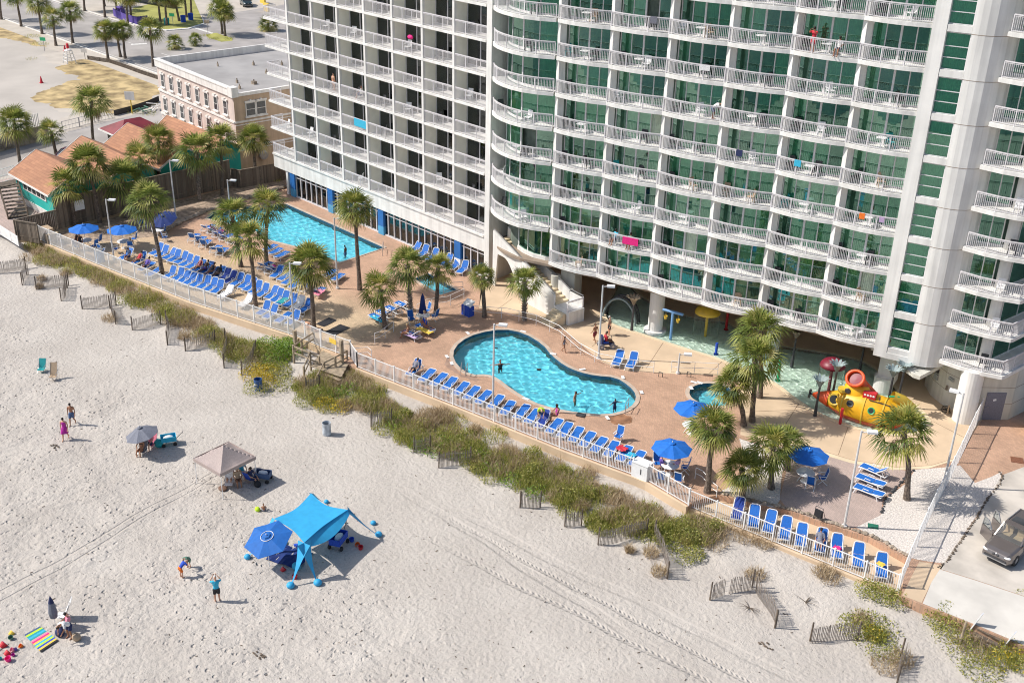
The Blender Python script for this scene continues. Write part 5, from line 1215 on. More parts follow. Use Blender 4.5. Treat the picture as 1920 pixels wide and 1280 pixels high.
# ------------------------------------------------------------------ lamp posts
def lamp(base, top, label, z=0, head=(1, 0)):
    b = at(base[0], base[1], z); h = up(base[0], base[1], top[0], top[1], z)
    t = thing('lamp_post', label, 'lamp post', b, 0, 'white lamp posts on the pool terrace')
    MB().tube([(0, 0, 0), (0, 0, h)], [.085, .06], 8).build('pole', M['lamp_pole'], t)
    MB().tube([(0, 0, 0), (0, 0, .14)], .17, 12).build('base', M['lamp_pole'], t)
    a = MB().tube([(0, 0, h-.12), (head[0]*.35, head[1]*.35, h-.05)], .035, 6).build('arm', M['lamp_pole'], t)
    q = MB().box((head[0]*.68, head[1]*.68, h-.02), (.6, .34, .14), rz=math.atan2(head[1], head[0])).build('lamp_head', M['white_plastic'], t); return t
hd = (.72, .55)
for b, tp, lab in [((214, 487), (203, 373), 'lamp post standing between the two blue umbrellas at the left'), ((330, 408), (319, 300), 'lamp post with a long arm in front of the wooden fence'), ((432, 402), (425, 337), 'lamp post half hidden behind the palms at the long pool'), ((633, 541), (628, 408), 'lamp post beside the tallest palm at the end of the long pool'), ((553, 640), (545, 492), 'lamp post by the beach fence above the bright green shrubs'), ((924, 768), (923, 607), 'lamp post among the loungers in front of the kidney pool'), ((1122, 672), (1131, 535), 'lamp post beside the person in the scooter'), ((1583, 987), (1620, 808), 'lamp post on the patio in front of the gravel palm'), ((1768, 912), (1803, 736), 'lamp post inside the tall side fence near the tower'), ((1271, 700), (1272, 662), 'short white post with a lamp at the opening of the handrail')]:
    lamp(b, tp, lab, 0, hd if b[0] < 1500 or b[0] == 1583 else (-.8, -.2))

# ------------------------------------------------------------------ loungers, chairs, tables, umbrellas
def make_lounger(back, sling, nm='sun_lounger'):
    "feet at -Y, head at +Y, 1.95 m long"
    t = thing(nm, 'x', 'sun lounger'); L1 = 1.2; hgt = .34; a = R_(back); fr = MB(); w_ = .33
    for sx in (-1, 1):
        fr.tube([(sx*w_, -.95, hgt-.06), (sx*w_, -.8, hgt), (sx*w_, .25, hgt), (sx*w_, .95, hgt-.03)], [.028, .035, .035, .03], 6)
        fr.tube([(sx*w_, .25-.15, hgt+.18), (sx*w_, .25-.5, hgt+.2), (sx*w_, -.32, hgt)], .025, 5)
    fr.bar((-w_, -.93, hgt-.03), (w_, -.93, hgt-.03), .06, .05); fr.bar((-w_, .93, hgt-.03), (w_, .93, hgt-.03), .05, .05)
    fr.build('frame', M['white_plastic'], t)
    for sx in (-1, 1):
        for y, dy in ((-.72, -.12), (.62, .14)):
            MB().tube([(sx*w_, y, hgt), (sx*w_*1.04, y+dy*.5, hgt*.5), (sx*w_*1.06, y+dy, 0)], [.04, .03, .035], 6).build('leg', M['white_plastic'], t)
    MB().box((0, -.33, hgt+.02), (.58, 1.16, .018)).build('seat_sling', sling, t)
    c, s = math.cos(a), math.sin(a); Lb = .74
    def bp(x, u, o=0): return Vector((x, .26+u*c-o*s, hgt+.02+u*s+o*c))
    mb = MB(); N_ = 6
    vs = []
    for o_ in (.009, -.009):
        for i, u in enumerate((0.02, .3, .6, Lb-.03)):
            wd = .29 if u < .5 else .29-.05*(u-.5)/.24
            vs += [bp(-wd, u, o_), bp(wd, u, o_)]
    fs = [(2*i, 2*i+1, 2*i+3, 2*i+2) for i in range(3)]+[(8+2*i+2, 8+2*i+3, 8+2*i+1, 8+2*i) for i in range(3)]
    bk = mb.add(vs, fs).build('backrest', sling, t)
    f2 = MB().tube([bp(-.325, 0), bp(-.325, .5), bp(-.30, .68), bp(-.2, Lb+.02), bp(.2, Lb+.02), bp(.30, .68), bp(.325, .5), bp(.325, 0)], .032, 6)
    if back > 20: f2.tube([bp(-.3, .45), (-.3, .26+.45*c+.22, hgt)], .018, 5).tube([bp(.3, .45), (.3, .26+.45*c+.22, hgt)], .018, 5)
    f2.build('backrest_frame', M['white_plastic'], bk); return t
LG = {k: make_lounger(*v) for k, v in dict(up=(56, M['blue_sling']), mid=(40, M['blue_sling']), flat=(7, M['blue_sling']), navy=(50, M['navy_sling'])).items()}
lu = {k: 0 for k in LG}
rl = random.Random(31)
def lounger(kind, loc, rz, label, group):
    rz += rl.uniform(-.07, .07); loc = loc+Vector((rl.uniform(-.05, .05), rl.uniform(-.12, .12), 0))
    if kind == 'up' and rl.random() < .2: kind = 'mid'
    if lu[kind] == 0: t = LG[kind]; t.location = loc; t.rotation_euler = (0, 0, rz); t['label'] = label; t['group'] = group; lu[kind] = 1; return t
    return dup(LG[kind], loc, rz, label, group)
def LGp(kind, mid, headdir, label, group, z=0):
    "centre at a photo point; headdir = (from foot px) to (head px) or an angle"
    p = at(mid[0], mid[1], z); a = headdir if not hasattr(headdir, '__len__') else math.atan2(*(lambda d: (d.y, d.x))(at(headdir[2], headdir[3], z)-at(headdir[0], headdir[1], z)))
    return lounger(kind, p, a-PI/2, label, group)
def towel(src, m_, label, long=1.0, cat='towel'):
    "a towel laid over a lounger, following its seat and backrest"
    pass
# back row of the left terrace
A0_, A1_ = at(297, 477), at(574, 584); hdir = (300, 480, 317, 458)
n = 24; ang = None
row1 = []
for i in range(n):
    u = i/(n-1); q = A0_.lerp(A1_, u)
    hd_ = math.atan2(at(306, 462).y-at(286, 472).y, at(306, 462).x-at(286, 472).x)
    kind = 'up' if i not in (11, 12) else 'navy'
    row1.append((q, hd_)); desc = 'empty'
    if 7 <= i <= 10: desc = 'occupied'; kind = 'flat' if i == 9 else 'mid'
    elif i >= 18: desc = 'towel strewn'
    lounger(kind, q, hd_-PI/2, '%s blue lounger, %s from the left in the long slanting middle row' % (desc, ORD[i]), 'blue loungers in the long middle row')
B0_, B1_ = at(322, 521), at(410, 548); row2 = []
for i in range(8):
    q = B0_.lerp(B1_, i/7); row2.append(q); lounger('up', q, hd_-PI/2+.05, 'upright blue lounger, %s from the leaning palm in the row along the beach fence' % ORD[i], 'blue loungers along the left beach fence')
for i, (x, y) in enumerate([(425, 557), (462, 574)]): row2.append(at(x, y)); lounger('mid', at(x, y), hd_-PI/2, 'white towel covered lounger by the beach fence, %s after the eight blue ones' % ORD[i], 'white towelled loungers along the fence')
for i, (x, y, k) in enumerate([(495, 588, 'up'), (511, 594, 'up'), (533, 602, 'flat'), (551, 606, 'up')]): lounger(k, at(x, y), hd_-PI/2, '%s blue lounger by the beach fence, %s of four before the boardwalk' % ('flat' if k == 'flat' else 'upright', ORD[i]), 'blue loungers before the boardwalk')
for i, (x, y, k) in enumerate([(236, 486, 'mid'), (262, 494, 'up'), (276, 506, 'flat'), (290, 516, 'flat')]): lounger(k, at(x, y), hd_-PI/2, 'blue lounger left of the leaning palm, %s from the left' % ORD[i], 'blue loungers left of the leaning palm')
lounger('up', at(268, 424), hd_+2.4, 'single lounger facing right in front of the planting bed behind the umbrellas', 'single loungers')
for i, (x, y) in enumerate([(366, 450), (377, 456), (388, 462), (408, 472), (418, 477)]): lounger('up', at(x, y), hd_+PI/2+.25, 'lounger of the short row facing right, %s from the far end' % ORD[i], 'loungers in the short facing row')
for i, (x, y) in enumerate([(390, 433), (402, 438), (414, 444), (427, 450), (440, 456)]): lounger('mid', at(x, y), hd_+PI/2, 'white backed lounger under the palm shade by the long pool, %s from the far end' % ORD[i], 'loungers in the shade by the long pool')
for i, (x, y) in enumerate([(508, 470), (517, 477), (528, 484)]): lounger('flat', at(x, y), hd_+PI/2, 'flat blue lounger at the near side of the long pool, %s of three' % ORD[i], 'flat loungers at the long pool')
for i, (x, y) in enumerate([(500, 503), (511, 511), (522, 518), (533, 525), (545, 532), (557, 539)]): lounger('mid' if i < 3 else 'flat', at(x, y), hd_-PI/2+PI*(i < 2), 'blue lounger in the crowded inner row behind the palm, %s from the left' % ORD[i], 'loungers of the crowded inner row')
for i, (x, y) in enumerate([(622, 518), (634, 526), (572, 545), (598, 552)]): lounger('flat' if i < 2 else 'mid', at(x, y), hd_+PI/2, ['far blue lounger beside the lamp post by the tallest palm', 'near blue lounger beside the lamp post by the tallest palm', 'blue lounger at the right end of the inner row', 'lounger with a pink towel beside the palm over the steps'][i], 'loungers near the tallest palm')
for i, (x, y) in enumerate([(778, 473), (794, 480), (811, 487), (838, 497), (852, 504), (868, 511)]): lounger('up', at(x, y), math.atan2(at(792, 470).y-at(772, 482).y, at(792, 470).x-at(772, 482).x)-PI/2, 'upright blue lounger at the foot of the hotel glazing, %s from the left' % ORD[i], 'blue loungers at the hotel glazing')
for i, (x, y) in enumerate([(575, 374), (640, 400), (745, 442), (775, 455), (902, 505)]):
    if y < 500 and 560 < x: p = at(x, y); p.y = YA+1.5; lounger('mid', p, -PI/2+.4, 'lounger standing behind the ground floor glazing, %s from the left' % ORD[i], 'loungers behind the glazing')
for i, (x, y, k) in enumerate([(708, 600, 'mid'), (723, 592, 'mid'), (739, 584, 'mid'), (756, 577, 'mid')]): lounger(k, at(x, y+2), hd_+PI/2+1.2, 'lounger pointing at the closed umbrella, %s from the short palm' % ORD[i], 'loungers beside the closed umbrella')
lounger('mid', at(771, 633), hd_+PI/2+1.3, 'near lounger with a lilac towel left of the kidney pool', 'loungers with sunbathers by the kidney pool')
lounger('flat', at(796, 622), hd_+PI/2+1.3, 'far lounger with a yellow towel left of the kidney pool', 'loungers with sunbathers by the kidney pool')
# kidney pool row along the fence
kr = [(778, 700), (801, 712), (822, 719), (842, 728), (862, 737), (883, 745), (905, 753), (928, 762), (954, 772), (977, 781), (997, 789), (1018, 797), (1041, 806), (1060, 814), (1080, 822), (1102, 831), (1123, 841), (1145, 850), (1168, 859), (1192, 868)]
kh = math.atan2(at(1110, 820).y-at(1092, 842).y, at(1110, 820).x-at(1092, 842).x)
for i, (x, y) in enumerate(kr):
    k = 'up' if i == 0 else 'navy' if i == 11 else 'flat'
    lounger(k, at(x, y), kh-PI/2, ('white towelled upright lounger at the left end of the kidney pool row' if i == 0 else 'dark blue lounger under the bending person in lime' if i == 11 else 'reclined blue lounger, %s from the left in the kidney pool row' % ORD[i]), 'blue loungers in front of the kidney pool')
for i, (x, y) in enumerate([(1385, 965), (1412, 979), (1443, 989), (1472, 1001), (1504, 1014), (1535, 1026), (1569, 1036), (1607, 1052), (1651, 1071)]):
    lab = ['bright blue upright lounger, leftmost on the lower walkway', 'upright blue lounger on the lower walkway, second from the left', 'upright blue lounger on the lower walkway, third from the left', 'upright blue lounger on the lower walkway, fourth from the left', 'upright blue lounger on the lower walkway, left of the one with a person', 'blue lounger with a person lying on it on the lower walkway', 'blue lounger with a pink towel on the lower walkway', 'empty blue lounger between the pink towel and the last one', 'last blue lounger at the side fence corner with a pale yellow towel'][i]
    lounger('navy' if i == 0 else 'up', at(x, y, -.4), math.atan2(at(1420, 960, -.4).y-at(1405, 990, -.4).y, at(1420, 960, -.4).x-at(1405, 990, -.4).x)-PI/2+.15, lab, 'upright blue loungers on the lower walkway')
for i, (x, y) in enumerate([(1636, 890), (1631, 909), (1627, 929)]): lounger('mid' if i == 0 else 'flat', at(x, y), .1-PI/2, '%s of the three blue loungers side by side by the patio lamp post' % ['farthest', 'middle', 'nearest'][i], 'three loungers on the patio')
for i, (x, y) in enumerate([(1159, 681), (1186, 686)]): lounger('up', at(x, y), kh-PI/2+.1, '%s of the two blue loungers on the tan walkway behind the kidney pool' % ['left', 'right'][i], 'two loungers on the tan walkway')
# towels over loungers
def cloth(name, px, py, z, w_, l_, m_, label, rz=0, bumpy=.05, cat='towel', par=None):
    rg = random.Random(int(px*7+py)); p = at(px, py, z); nx, ny = 7, 9; vs = [(w_*(i/(nx-1)-.5)+rg.uniform(-.02, .02), l_*(j/(ny-1)-.5)+rg.uniform(-.02, .02), .02+rg.random()*bumpy) for j in range(ny) for i in range(nx)]
    fs = [(j*nx+i, j*nx+i+1, (j+1)*nx+i+1, (j+1)*nx+i) for j in range(ny-1) for i in range(nx-1)]
    o = MB().add(vs, fs).build(name, M[m_], smooth=True); o.location = p; o.rotation_euler = (0, 0, rz); return tag(o, label, cat)
for i in (20, 22):
    q, h_ = row1[i]; o = MB(); o.add([(x*.3, -.85+1.05*j/6, .39+rnd.uniform(0, .03)) for j in range(7) for x in (-1, 0, 1)]+[(x*.3, .25+.36*j/2, .42+.52*j/2) for j in (1, 2) for x in (-1, 0, 1)], [(3*j+i_, 3*j+i_+1, 3*j+i_+4, 3*j+i_+3) for j in range(8) for i_ in (0, 1)])
    b_ = o.build('towel', M[['whitecloth', 'whitecloth', 'tealcloth', 'whitecloth', 'whitecloth', 'pink'][i-18]], smooth=True); b_.location = q; b_.rotation_euler = (0, 0, h_-PI/2)
    tag(b_, '%s towel draped over the %s lounger of the long middle row' % (['white', 'white', 'teal', 'white', 'white', 'pink'][i-18], ORD[i]), 'towel', 'towels on the long middle row')
for i, q in enumerate(row2[8:]):
    o = MB(); o.add([(x*.33, -.9+1.15*j/6, .39+rnd.uniform(0, .04)) for j in range(7) for x in (-1, 0, 1)]+[(x*.3, .25+.5*j/2, .42+.42*j/2) for j in (1, 2) for x in (-1, 0, 1)], [(3*j+i_, 3*j+i_+1, 3*j+i_+4, 3*j+i_+3) for j in range(8) for i_ in (0, 1)])
    b_ = o.build('towel', M['whitecloth'], smooth=True); b_.location = q; b_.rotation_euler = (0, 0, hd_-PI/2); tag(b_, 'white towel over the %s towelled lounger by the beach fence' % ORD[i], 'towel', 'white towels by the beach fence')
cloth('towel', 597, 549, .42, .8, 1.1, 'pink', 'pink flowered towel heaped on the lounger beside the palm over the steps', .4, .15)
cloth('towel', 1569, 1030, 0, .5, .4, 'hot', 'pink towel bundle on the lower walkway lounger', 0, .2)
cloth('towel', 1651, 1058, .1, .45, .4, 'yellowcloth', 'pale yellow folded towel on the last lounger', 0, .08)
cloth('towel', 1166, 842, .45, .7, .6, 'redcloth', 'red and white towels heaped on a lounger near the white cabinet', 0, .2)
cloth('towel', 1182, 855, .45, .6, .7, 'turq', 'pale turquoise towel hanging from the lounger beside the cabinet', 0, .15)
cloth('towel', 771, 629, .38, .62, 1.3, 'lilac', 'lilac towel on the near lounger left of the kidney pool', hd_+PI/2+1.3-PI)
cloth('towel', 796, 620, .38, .62, 1.5, 'yellowcloth', 'yellow towel on the far lounger left of the kidney pool', hd_+PI/2+1.3-PI)
cloth('towel', 708, 598, .4, .6, 1.6, 'turq', 'light turquoise towel on the lounger at the short palm', hd_+PI/2+1.2-PI)
cloth('dark_sheet', 632, 619, .01, 1.1, 2.0, 'blackcloth', 'flat black sheet on the paving by the beach fence', .2, .02, 'mat'); cloth('dark_sheet', 612, 604, .01, .9, 1.6, 'blackcloth', 'flat black sheet on the paving behind the two sunbathers', .2, .02, 'mat')  # two flat black sheets lying on the paving

def make_chair(m_):
    t = thing('terrace_chair', 'x', 'chair')
    MB().box((0, 0, .43), (.46, .46, .025)).build('seat', m_, t)
    MB().box((0, .27, .78), (.46, .025, .62), M3=Matrix.Rotation(-.22, 3, 'X')).build('backrest', m_, t)
    for sx in (-1, 1):
        MB().tube([(sx*.26, -.28, 0), (sx*.26, .1, .42), (sx*.26, .2, .5), (sx*.26, .35, 1.1)], .022, 6).build('side_frame', M['white_plastic'], t)
        MB().tube([(sx*.27, .34, 0), (sx*.27, -.1, .42), (sx*.27, -.2, .62)], .022, 6).build('leg', M['white_plastic'], t)
        MB().box((sx*.28, 0, .64), (.05, .5, .03)).build('armrest', M['white_plastic'], t)
    MB().bar((-.26, .35, 1.1), (.26, .35, 1.1), .04, .04).build('top_rail', M['white_plastic'], t); return t
CH = make_chair(M['blue_sling']); chu = [0]
def chair(px, py, rz, label, group, z=0):
    p = at(px, py, z)
    if not chu[0]: chu[0] = 1; CH.location = p; CH.rotation_euler = (0, 0, rz); CH['label'] = label; CH['group'] = group; return CH
    return dup(CH, p, rz, label, group)
def make_table():
    t = thing('round_table', 'x', 'table'); MB().lathe([(0, .72), (.58, .72), (.6, .70), (.58, .67), (0, .67)], 22).build('tabletop', M['white_plastic'], t)
    for a in range(4): c, s = math.cos(a*PI/2+.78), math.sin(a*PI/2+.78); MB().tube([(c*.15, s*.15, .67), (c*.3, s*.3, .35), (c*.48, s*.48, 0)], .03, 6).build('leg', M['white_plastic'], t)
    return t
TB = make_table(); tu = [0]
def table(px, py, label, z=0):
    p = at(px, py, z)
    if not tu[0]: tu[0] = 1; TB.location = p; TB['label'] = label; TB['group'] = 'white round terrace tables'; return TB
    return dup(TB, p, 0, label, 'white round terrace tables')
def umbrella(px, py, z, h, R, m_, label, tilt=(0, 0), n=8, drop=.42, group='open blue parasols', name='parasol', base=True, ring=False, cat='umbrella'):
    p = at(px, py, z); t = thing(name, label, cat, p, 0, group)
    q = Matrix.Rotation(tilt[0], 3, 'X') @ Matrix.Rotation(tilt[1], 3, 'Y'); hub = Vector((0, 0, h)); vs = [hub+q@Vector((0, 0, 0))]; m2 = 3
    for k in range(1, m2+1):
        for j in range(n*2):
            a = PI*j/n; rr = R*k/m2*(1 if j % 2 == 0 else math.cos(PI/n)*.985); vs.append(hub+q@Vector((rr*math.cos(a), rr*math.sin(a), -drop*(k/m2)**1.25-(.03*k/m2 if j % 2 else 0))))
    N2 = n*2; fs = [(0, 1+j, 1+(j+1) % N2) for j in range(N2)]+[(1+(k-1)*N2+j, 1+k*N2+j, 1+k*N2+(j+1) % N2, 1+(k-1)*N2+(j+1) % N2) for k in range(1, m2) for j in range(N2)]
    o = MB().add(vs, fs).build('canopy', m_, t); md = o.modifiers.new('thick', 'SOLIDIFY'); md.thickness = .01
    vc = MB().lathe([(0, .06), (R*.14, .02), (R*.17, -.02)], n, c=hub, M3=q).build('vent_cap', m_, t)
    rb = MB()
    for j in range(n): a = 2*PI*j/n; rb.bar(hub+q@Vector((0, 0, -.03)), hub+q@Vector((R*math.cos(a), R*math.sin(a), -drop-.02)), .012, .012)
    rb.build('ribs', M['white_plastic'], t)
    MB().tube([(0, 0, 0), hub], .022, 8).build('pole', M['white_plastic'], t)
    MB().ell(hub+q@Vector((0, 0, .1)), (.035, .035, .06), 8, 5).build('finial', M['white_plastic'], t)
    if base: MB().lathe([(0, .1), (.22, .09), (.27, 0)], 14).build('base', M['white_plastic'], t)
    if ring: MB().tube([hub+q@Vector((R*.26*math.cos(a*PI/9), R*.26*math.sin(a*PI/9), -.06)) for a in range(19)], .02, 5).build('ring', M['white_plastic'], t)
    return t
um = [(162, 463, 2.25, 1.45, 'blue parasol over a table, nearest the grill'), (233, 465, 2.25, 1.45, 'blue parasol over a table, right of the left lamp post'), (1294, 812, 2.35, 1.35, 'blue parasol standing in front of the hot tub'), (1255, 888, 2.35, 1.35, 'blue parasol over the table behind the white cabinet'), (1508, 902, 2.4, 1.35, 'blue parasol over the table on the patio')]
for x, y, h, R, lab in um: umbrella(x, y, 0, h, R, M['blue_canvas'], lab); table(x, y, 'white round table under the '+lab.split(' over')[0].split(' standing')[0]+['', ' nearest the grill', ' right of the left lamp post', ' in front of the hot tub', ' behind the white cabinet', ' on the patio'][um.index((x, y, h, R, lab))+1])
for x, y, rz, lab in [(146, 470, 2.2, 'left of the grill-side table'), (178, 468, -1.2, 'right of the grill-side table'), (186, 458, -1.0, 'behind the grill-side table at its right'), (192, 476, 3.4, 'between the two left umbrella tables'), (218, 474, 2.8, 'in front of the second umbrella table'), (252, 455, -.8, 'behind the second umbrella table'), (247, 470, -2.3, 'holding the woman beside the second umbrella table'), (306, 440, -.9, 'far side of the shaded table under the navy canopy'), (310, 452, 2.9, 'near side of the shaded table under the navy canopy'), (292, 440, 1.4, 'left side of the shaded table under the navy canopy'), (772, 606, 1.3, 'left of the closed umbrella'), (815, 600, -1.3, 'right of the closed umbrella'), (800, 590, -.3, 'behind the closed umbrella'), (1232, 878, .9, 'left of the cabinet-side umbrella table'), (1283, 885, -1.0, 'right of the cabinet-side umbrella table'), (1272, 908, 3.5, 'with bags near the cabinet-side umbrella table'), (1240, 905, 3.6, 'with a green towel inside the fence by the white cabinet'), (1519, 915, 3.5, 'in front of the patio umbrella table'), (1540, 905, -.9, 'deep blue, right of the patio umbrella table'), (1159, 827, .2, 'standing alone on the paving between kidney pool and lounger row'), (296, 805, 1, 'x')][:-1]:
    chair(x, y, rz, 'white framed blue chair '+lab, 'white framed blue terrace chairs')
table(298, 443, 'white round table in the shade under the navy canopy')
umbrella(308, 436, 0, 1.75, 1.35, M['navy_canvas'], 'tipped navy canopy umbrella in the palm shade by the fence lamp', tilt=(.32, .15), n=8, group='navy parasols')
# closed umbrella
p = at(793, 607); t = thing('closed_parasol', 'closed navy umbrella strapped upright over a white table by the handrail steps', 'umbrella', p)
MB().tube([(0, 0, 0), (0, 0, 2.5)], .025, 8).build('pole', M['white_plastic'], t); MB().lathe([(.02, 2.75), (.16, 2.4), (.26, 1.6), (.36, 1.05), (.2, 1.0), (0, 1.0)], 10).build('canopy', M['navy_canvas'], t, smooth=True); table(793, 605, 'white table around the closed navy umbrella')
# bins, grill, boxes
def barrel(px, py, z, col, label, h=.95, r=.30, name='trash_barrel', z2=None):
    p = at(px, py, z); t = thing(name, label, 'trash barrel', p); MB().lathe([(0, 0), (r*.97, 0), (r, .03), (r*1.02, h*.33), (r, h*.35), (r*1.02, h*.66), (r, h*.68), (r*1.03, h), (r*.95, h), (r*.93, h*.3), (0, h*.28)], 20).build('drum', col, t, smooth=False); MB().lathe([(r*.90, h*.7), (0, h*.69)], 16).build('liner', M['black'], t); return t
tb_ = barrel(485, 731, -1, mat('blue_drum_paint', (.03, .10, .30), .5, .12, 3), 'dark blue steel trash barrel on the sand at the foot of the flowering shrubs', z2=1)
MB().box((0, -.305, .58), (.22, .02, .1)).build('label_plate', M['white_plastic'], tb_)
barrel(613, 814, -1, mat('grey_drum_paint', (.42, .46, .50), .55, .25, 4), 'faded grey-blue steel trash barrel standing alone on the open sand')
t = thing('waste_bin', 'grey-blue square bin inside the beach fence left of the leaning palm', 'bin', at(188, 491)); MB().box((0, 0, .6), (.62, .62, 1.2)).build('body', M['pale_blue'], t); MB().box((0, 0, 1.23), (.68, .68, .07)).build('lid', M['metal'], t)
t = thing('towel_bin', 'blue towel bin with a pale sloping lid at the handrail behind the kidney pool', 'bin', at(877, 590)); MB().box((0, 0, .45), (.95, .6, .9)).build('body', M['royal'], t); MB().box((.0, .1, 1.05), (.98, .75, .05), M3=Matrix.Rotation(.6, 3, 'X')).build('lid', M['white_plastic'], t)
t = thing('stone_grill', 'stone block grill with a metal hood in the corner by the wooden fence', 'grill', at(92, 452)); MB().box((0, 0, .5), (1.7, .9, 1.0)).build('block', M['rock'], t); MB().box((0, 0, 1.2), (1.3, .7, .4)).build('hood', M['tan'], t); MB().box((.95, .1, 1.05), (.5, .9, .06)).build('counter', M['tan_edge'], t)
t = thing('white_railing_gate', 'small white rail frame near the grill', 'rail', at(113, 462)); MB().tube([(-.4, 0, 0), (-.4, 0, 1), (.5, 0, 1), (.5, 0, 0)], .03, 6).build('frame', M['rail2'], t)
sg_ = P2([(1822, 0), (0, 0)], 0)
for x, y, lab, m_, s1, s2 in [(1637, 986, 'green square drain cover on the patio by the lamp post', 'green', .62, .5), (1907, 862, 'rusty utility cover in the pink paving at the right edge', 'rock', .8, .75)]:
    p = at(x, y, .02); o = MB().box((p.x, p.y, .018), (s1, s2, .03), rz=.5).build('ground_cover_plate', mat('plate_'+m_, (.02, .16, .10) if m_ == 'green' else (.22, .09, .05), .6, .2, 8)); tag(o, lab, 'cover')
k_ = 0
for x, y in [(1092, 692), (1168, 707), (1203, 735), (1139, 783), (986, 747), (847, 681), (838, 668), (877, 624), (981, 621), (1037, 663), (1301, 716), (1312, 717), (1296, 727)]:
    p = at(x, y, .05); o = MB().box((p.x, p.y, .055), (.5, .24, .012), rz=rnd.uniform(0, 3)).build('depth_marker', M['white_plastic']); tag(o,  'small white marker tile set at a pool rim', 'marker tile', 'white marker tiles around the kidney pool'); k_ += 1
p = at(1089, 778, .03); tag(MB().box((p.x, p.y, .06), (.62, .5, .05), rz=.4).build('dark_board', M['dark_metal']), 'small dark square board lying at the near rim of the kidney pool', 'board')
t = thing('walker_frame', 'dark folding walker standing behind the loungers on the lower walkway', 'walker', at(1533, 975)); MB().box((0, 0, .5), (.45, .12, .5)).build('seat', M['blackcloth'], t); MB().tube([(-.3, 0, 0), (-.25, 0, .95), (.25, 0, .95), (.3, 0, 0)], .025, 6).tube([(-.3, .4, 0), (-.25, .1, .7)], .02, 5).tube([(.3, .4, 0), (.25, .1, .7)], .02, 5).build('frame', M['dark_metal'], t)

# ------------------------------------------------------------------ splash pool features
def feature(name, label, loc, cat='water toy'): return thing(name, label, cat, loc)
p = at(1322, 632, -.25); t = feature('mushroom_fountain', 'yellow mushroom fountain dripping a curtain of water', p)
MB().tube([(0, 0, 0), (0, 0, 2.3)], .12, 12).build('stem', M['gold'], t); MB().lathe([(0, 2.95), (.4, 2.9), (.75, 2.72), (.98, 2.45), (1.05, 2.22), (.95, 2.2), (0, 2.35)], 28).build('cap', M['gold'], t, smooth=True)
def water_curtain(t, r, z0, z1, n=70):
    mb = MB()
    for i in range(n): a = 2*PI*i/n+rnd.uniform(-.03, .03); L = rnd.uniform(.4, 1); zz = z0+(z1-z0)*(1-L)*rnd.random(); mb.tube([(r*math.cos(a), r*math.sin(a), z1), (r*1.06*math.cos(a), r*1.06*math.sin(a), z0+.02)], .006, 3, False)
    return mb.build('falling_water', M['clear_glass'], t)
water_curtain(t, 1.0, .15, 2.2)
p = at(1553, 735, -.25); t = feature('mushroom_fountain', 'maroon mushroom fountain in the shade behind the play submarine', p)
MB().tube([(0, 0, 0), (0, 0, 2.3)], .12, 12).build('stem', M['maroon'], t); MB().lathe([(0, 2.85), (.4, 2.8), (.72, 2.62), (.90, 2.4), (.95, 2.22), (.85, 2.2), (0, 2.3)], 28).build('cap', M['maroon'], t, smooth=True); water_curtain(t, .9, .15, 2.2)
p = at(1257, 638, -.25); t = feature('bucket_tee', 'pale blue T-shaped post with two hanging water buckets', p); dx = Vector((.97, .23, 0))
MB().tube([(0, 0, 0), (0, 0, 2.5)], .11, 12).build('post', M['pale_blue'], t); MB().tube([(-.9*.97, -.2, 2.55), (.9*.97, .2, 2.55)], .12, 10).build('crossbar', M['pale_blue'], t)
for s in (-.6, .5): MB().lathe([(.09, 1.75), (.17, 2.05), (.15, 2.05), (.08, 1.78)], 12, c=(s, s*.2, 0)).tube([(s, s*.2, 2.05), (s, s*.2, 2.5)], .012, 4).build('bucket', M['gold'], t)
for x, y, h, m_, lab, nm in [(1361, 620, 1.7, 'red', 'slim red post in the shaded splash pool', 'spray_post'), (1342, 666, 1.1, 'royal', 'short dark blue post in the splash pool behind the palms', 'spray_post'), (1574, 800, 1.5, 'red', 'short red spray post in front of the play submarine', 'spray_post'), (1458, 715, 1.5, 'green', 'green bent spray pipe beside the palm clump', 'spray_pipe')]:
    p = at(x, y, -.25); t = feature(nm, lab, p)
    MB().tube([(0, 0, 0), (0, 0, h)], .11, 12).build('post', M[m_], t); MB().tube([(0, 0, 0), (0, 0, .12)], .2, 14).build('foot', M[m_], t)
    if m_ == 'green': MB().tube([(0, 0, h), (-.1, 0, h+.2), (-.45, -.05, h+.25), (-.6, -.05, h+.1)], .1, 10).build('bend', M[m_], t)
def metal_palm(px, py, h, label, z=-.25, n=11, L=.95, mk='frond_metal', up_=.9):
    p = at(px, py, z); t = feature('steel_palm', label, p, 'water toy palm'); t['group'] = 'metal toy palms around the play submarine'
    MB().tube([(0, 0, 0), (0, 0, h*.5), (.03, 0, h)], [.15, .09, .08], 10).build('trunk', M['dark_metal'] if h > 2 else M['wood_tan'], t)
    mb = MB()
    for i in range(n):
        a = 2*PI*i/n; c, s = math.cos(a), math.sin(a); d0 = Vector((c*.06, s*.06, h)); pts = [d0, d0+Vector((c*.2, s*.2, L*.5*up_)), d0+Vector((c*.42, s*.42, L*.85*up_)), d0+Vector((c*.62, s*.62, L*.9*up_))]; sd_ = Vector((-s, c, 0))
        vs = []
        for q, w_ in zip(pts, (.04, .11, .10, .02)): vs += [q+sd_*w_, q-sd_*w_]
        mb.add(vs, [(0, 1, 3, 2), (2, 3, 5, 4), (4, 5, 7, 6)])
    mb.build('fronds', M[mk], t); return t
metal_palm(1527, 785, 2.6, 'dark metal toy palm standing in front of the submarine tail')
metal_palm(1557, 765, 3.0, 'metal toy palm behind the submarine tail')
metal_palm(1660, 780, 3.2, 'metal toy palm beside the pier, left of a pair')
metal_palm(1680, 770, 3.2, 'metal toy palm beside the pier, right of a pair')
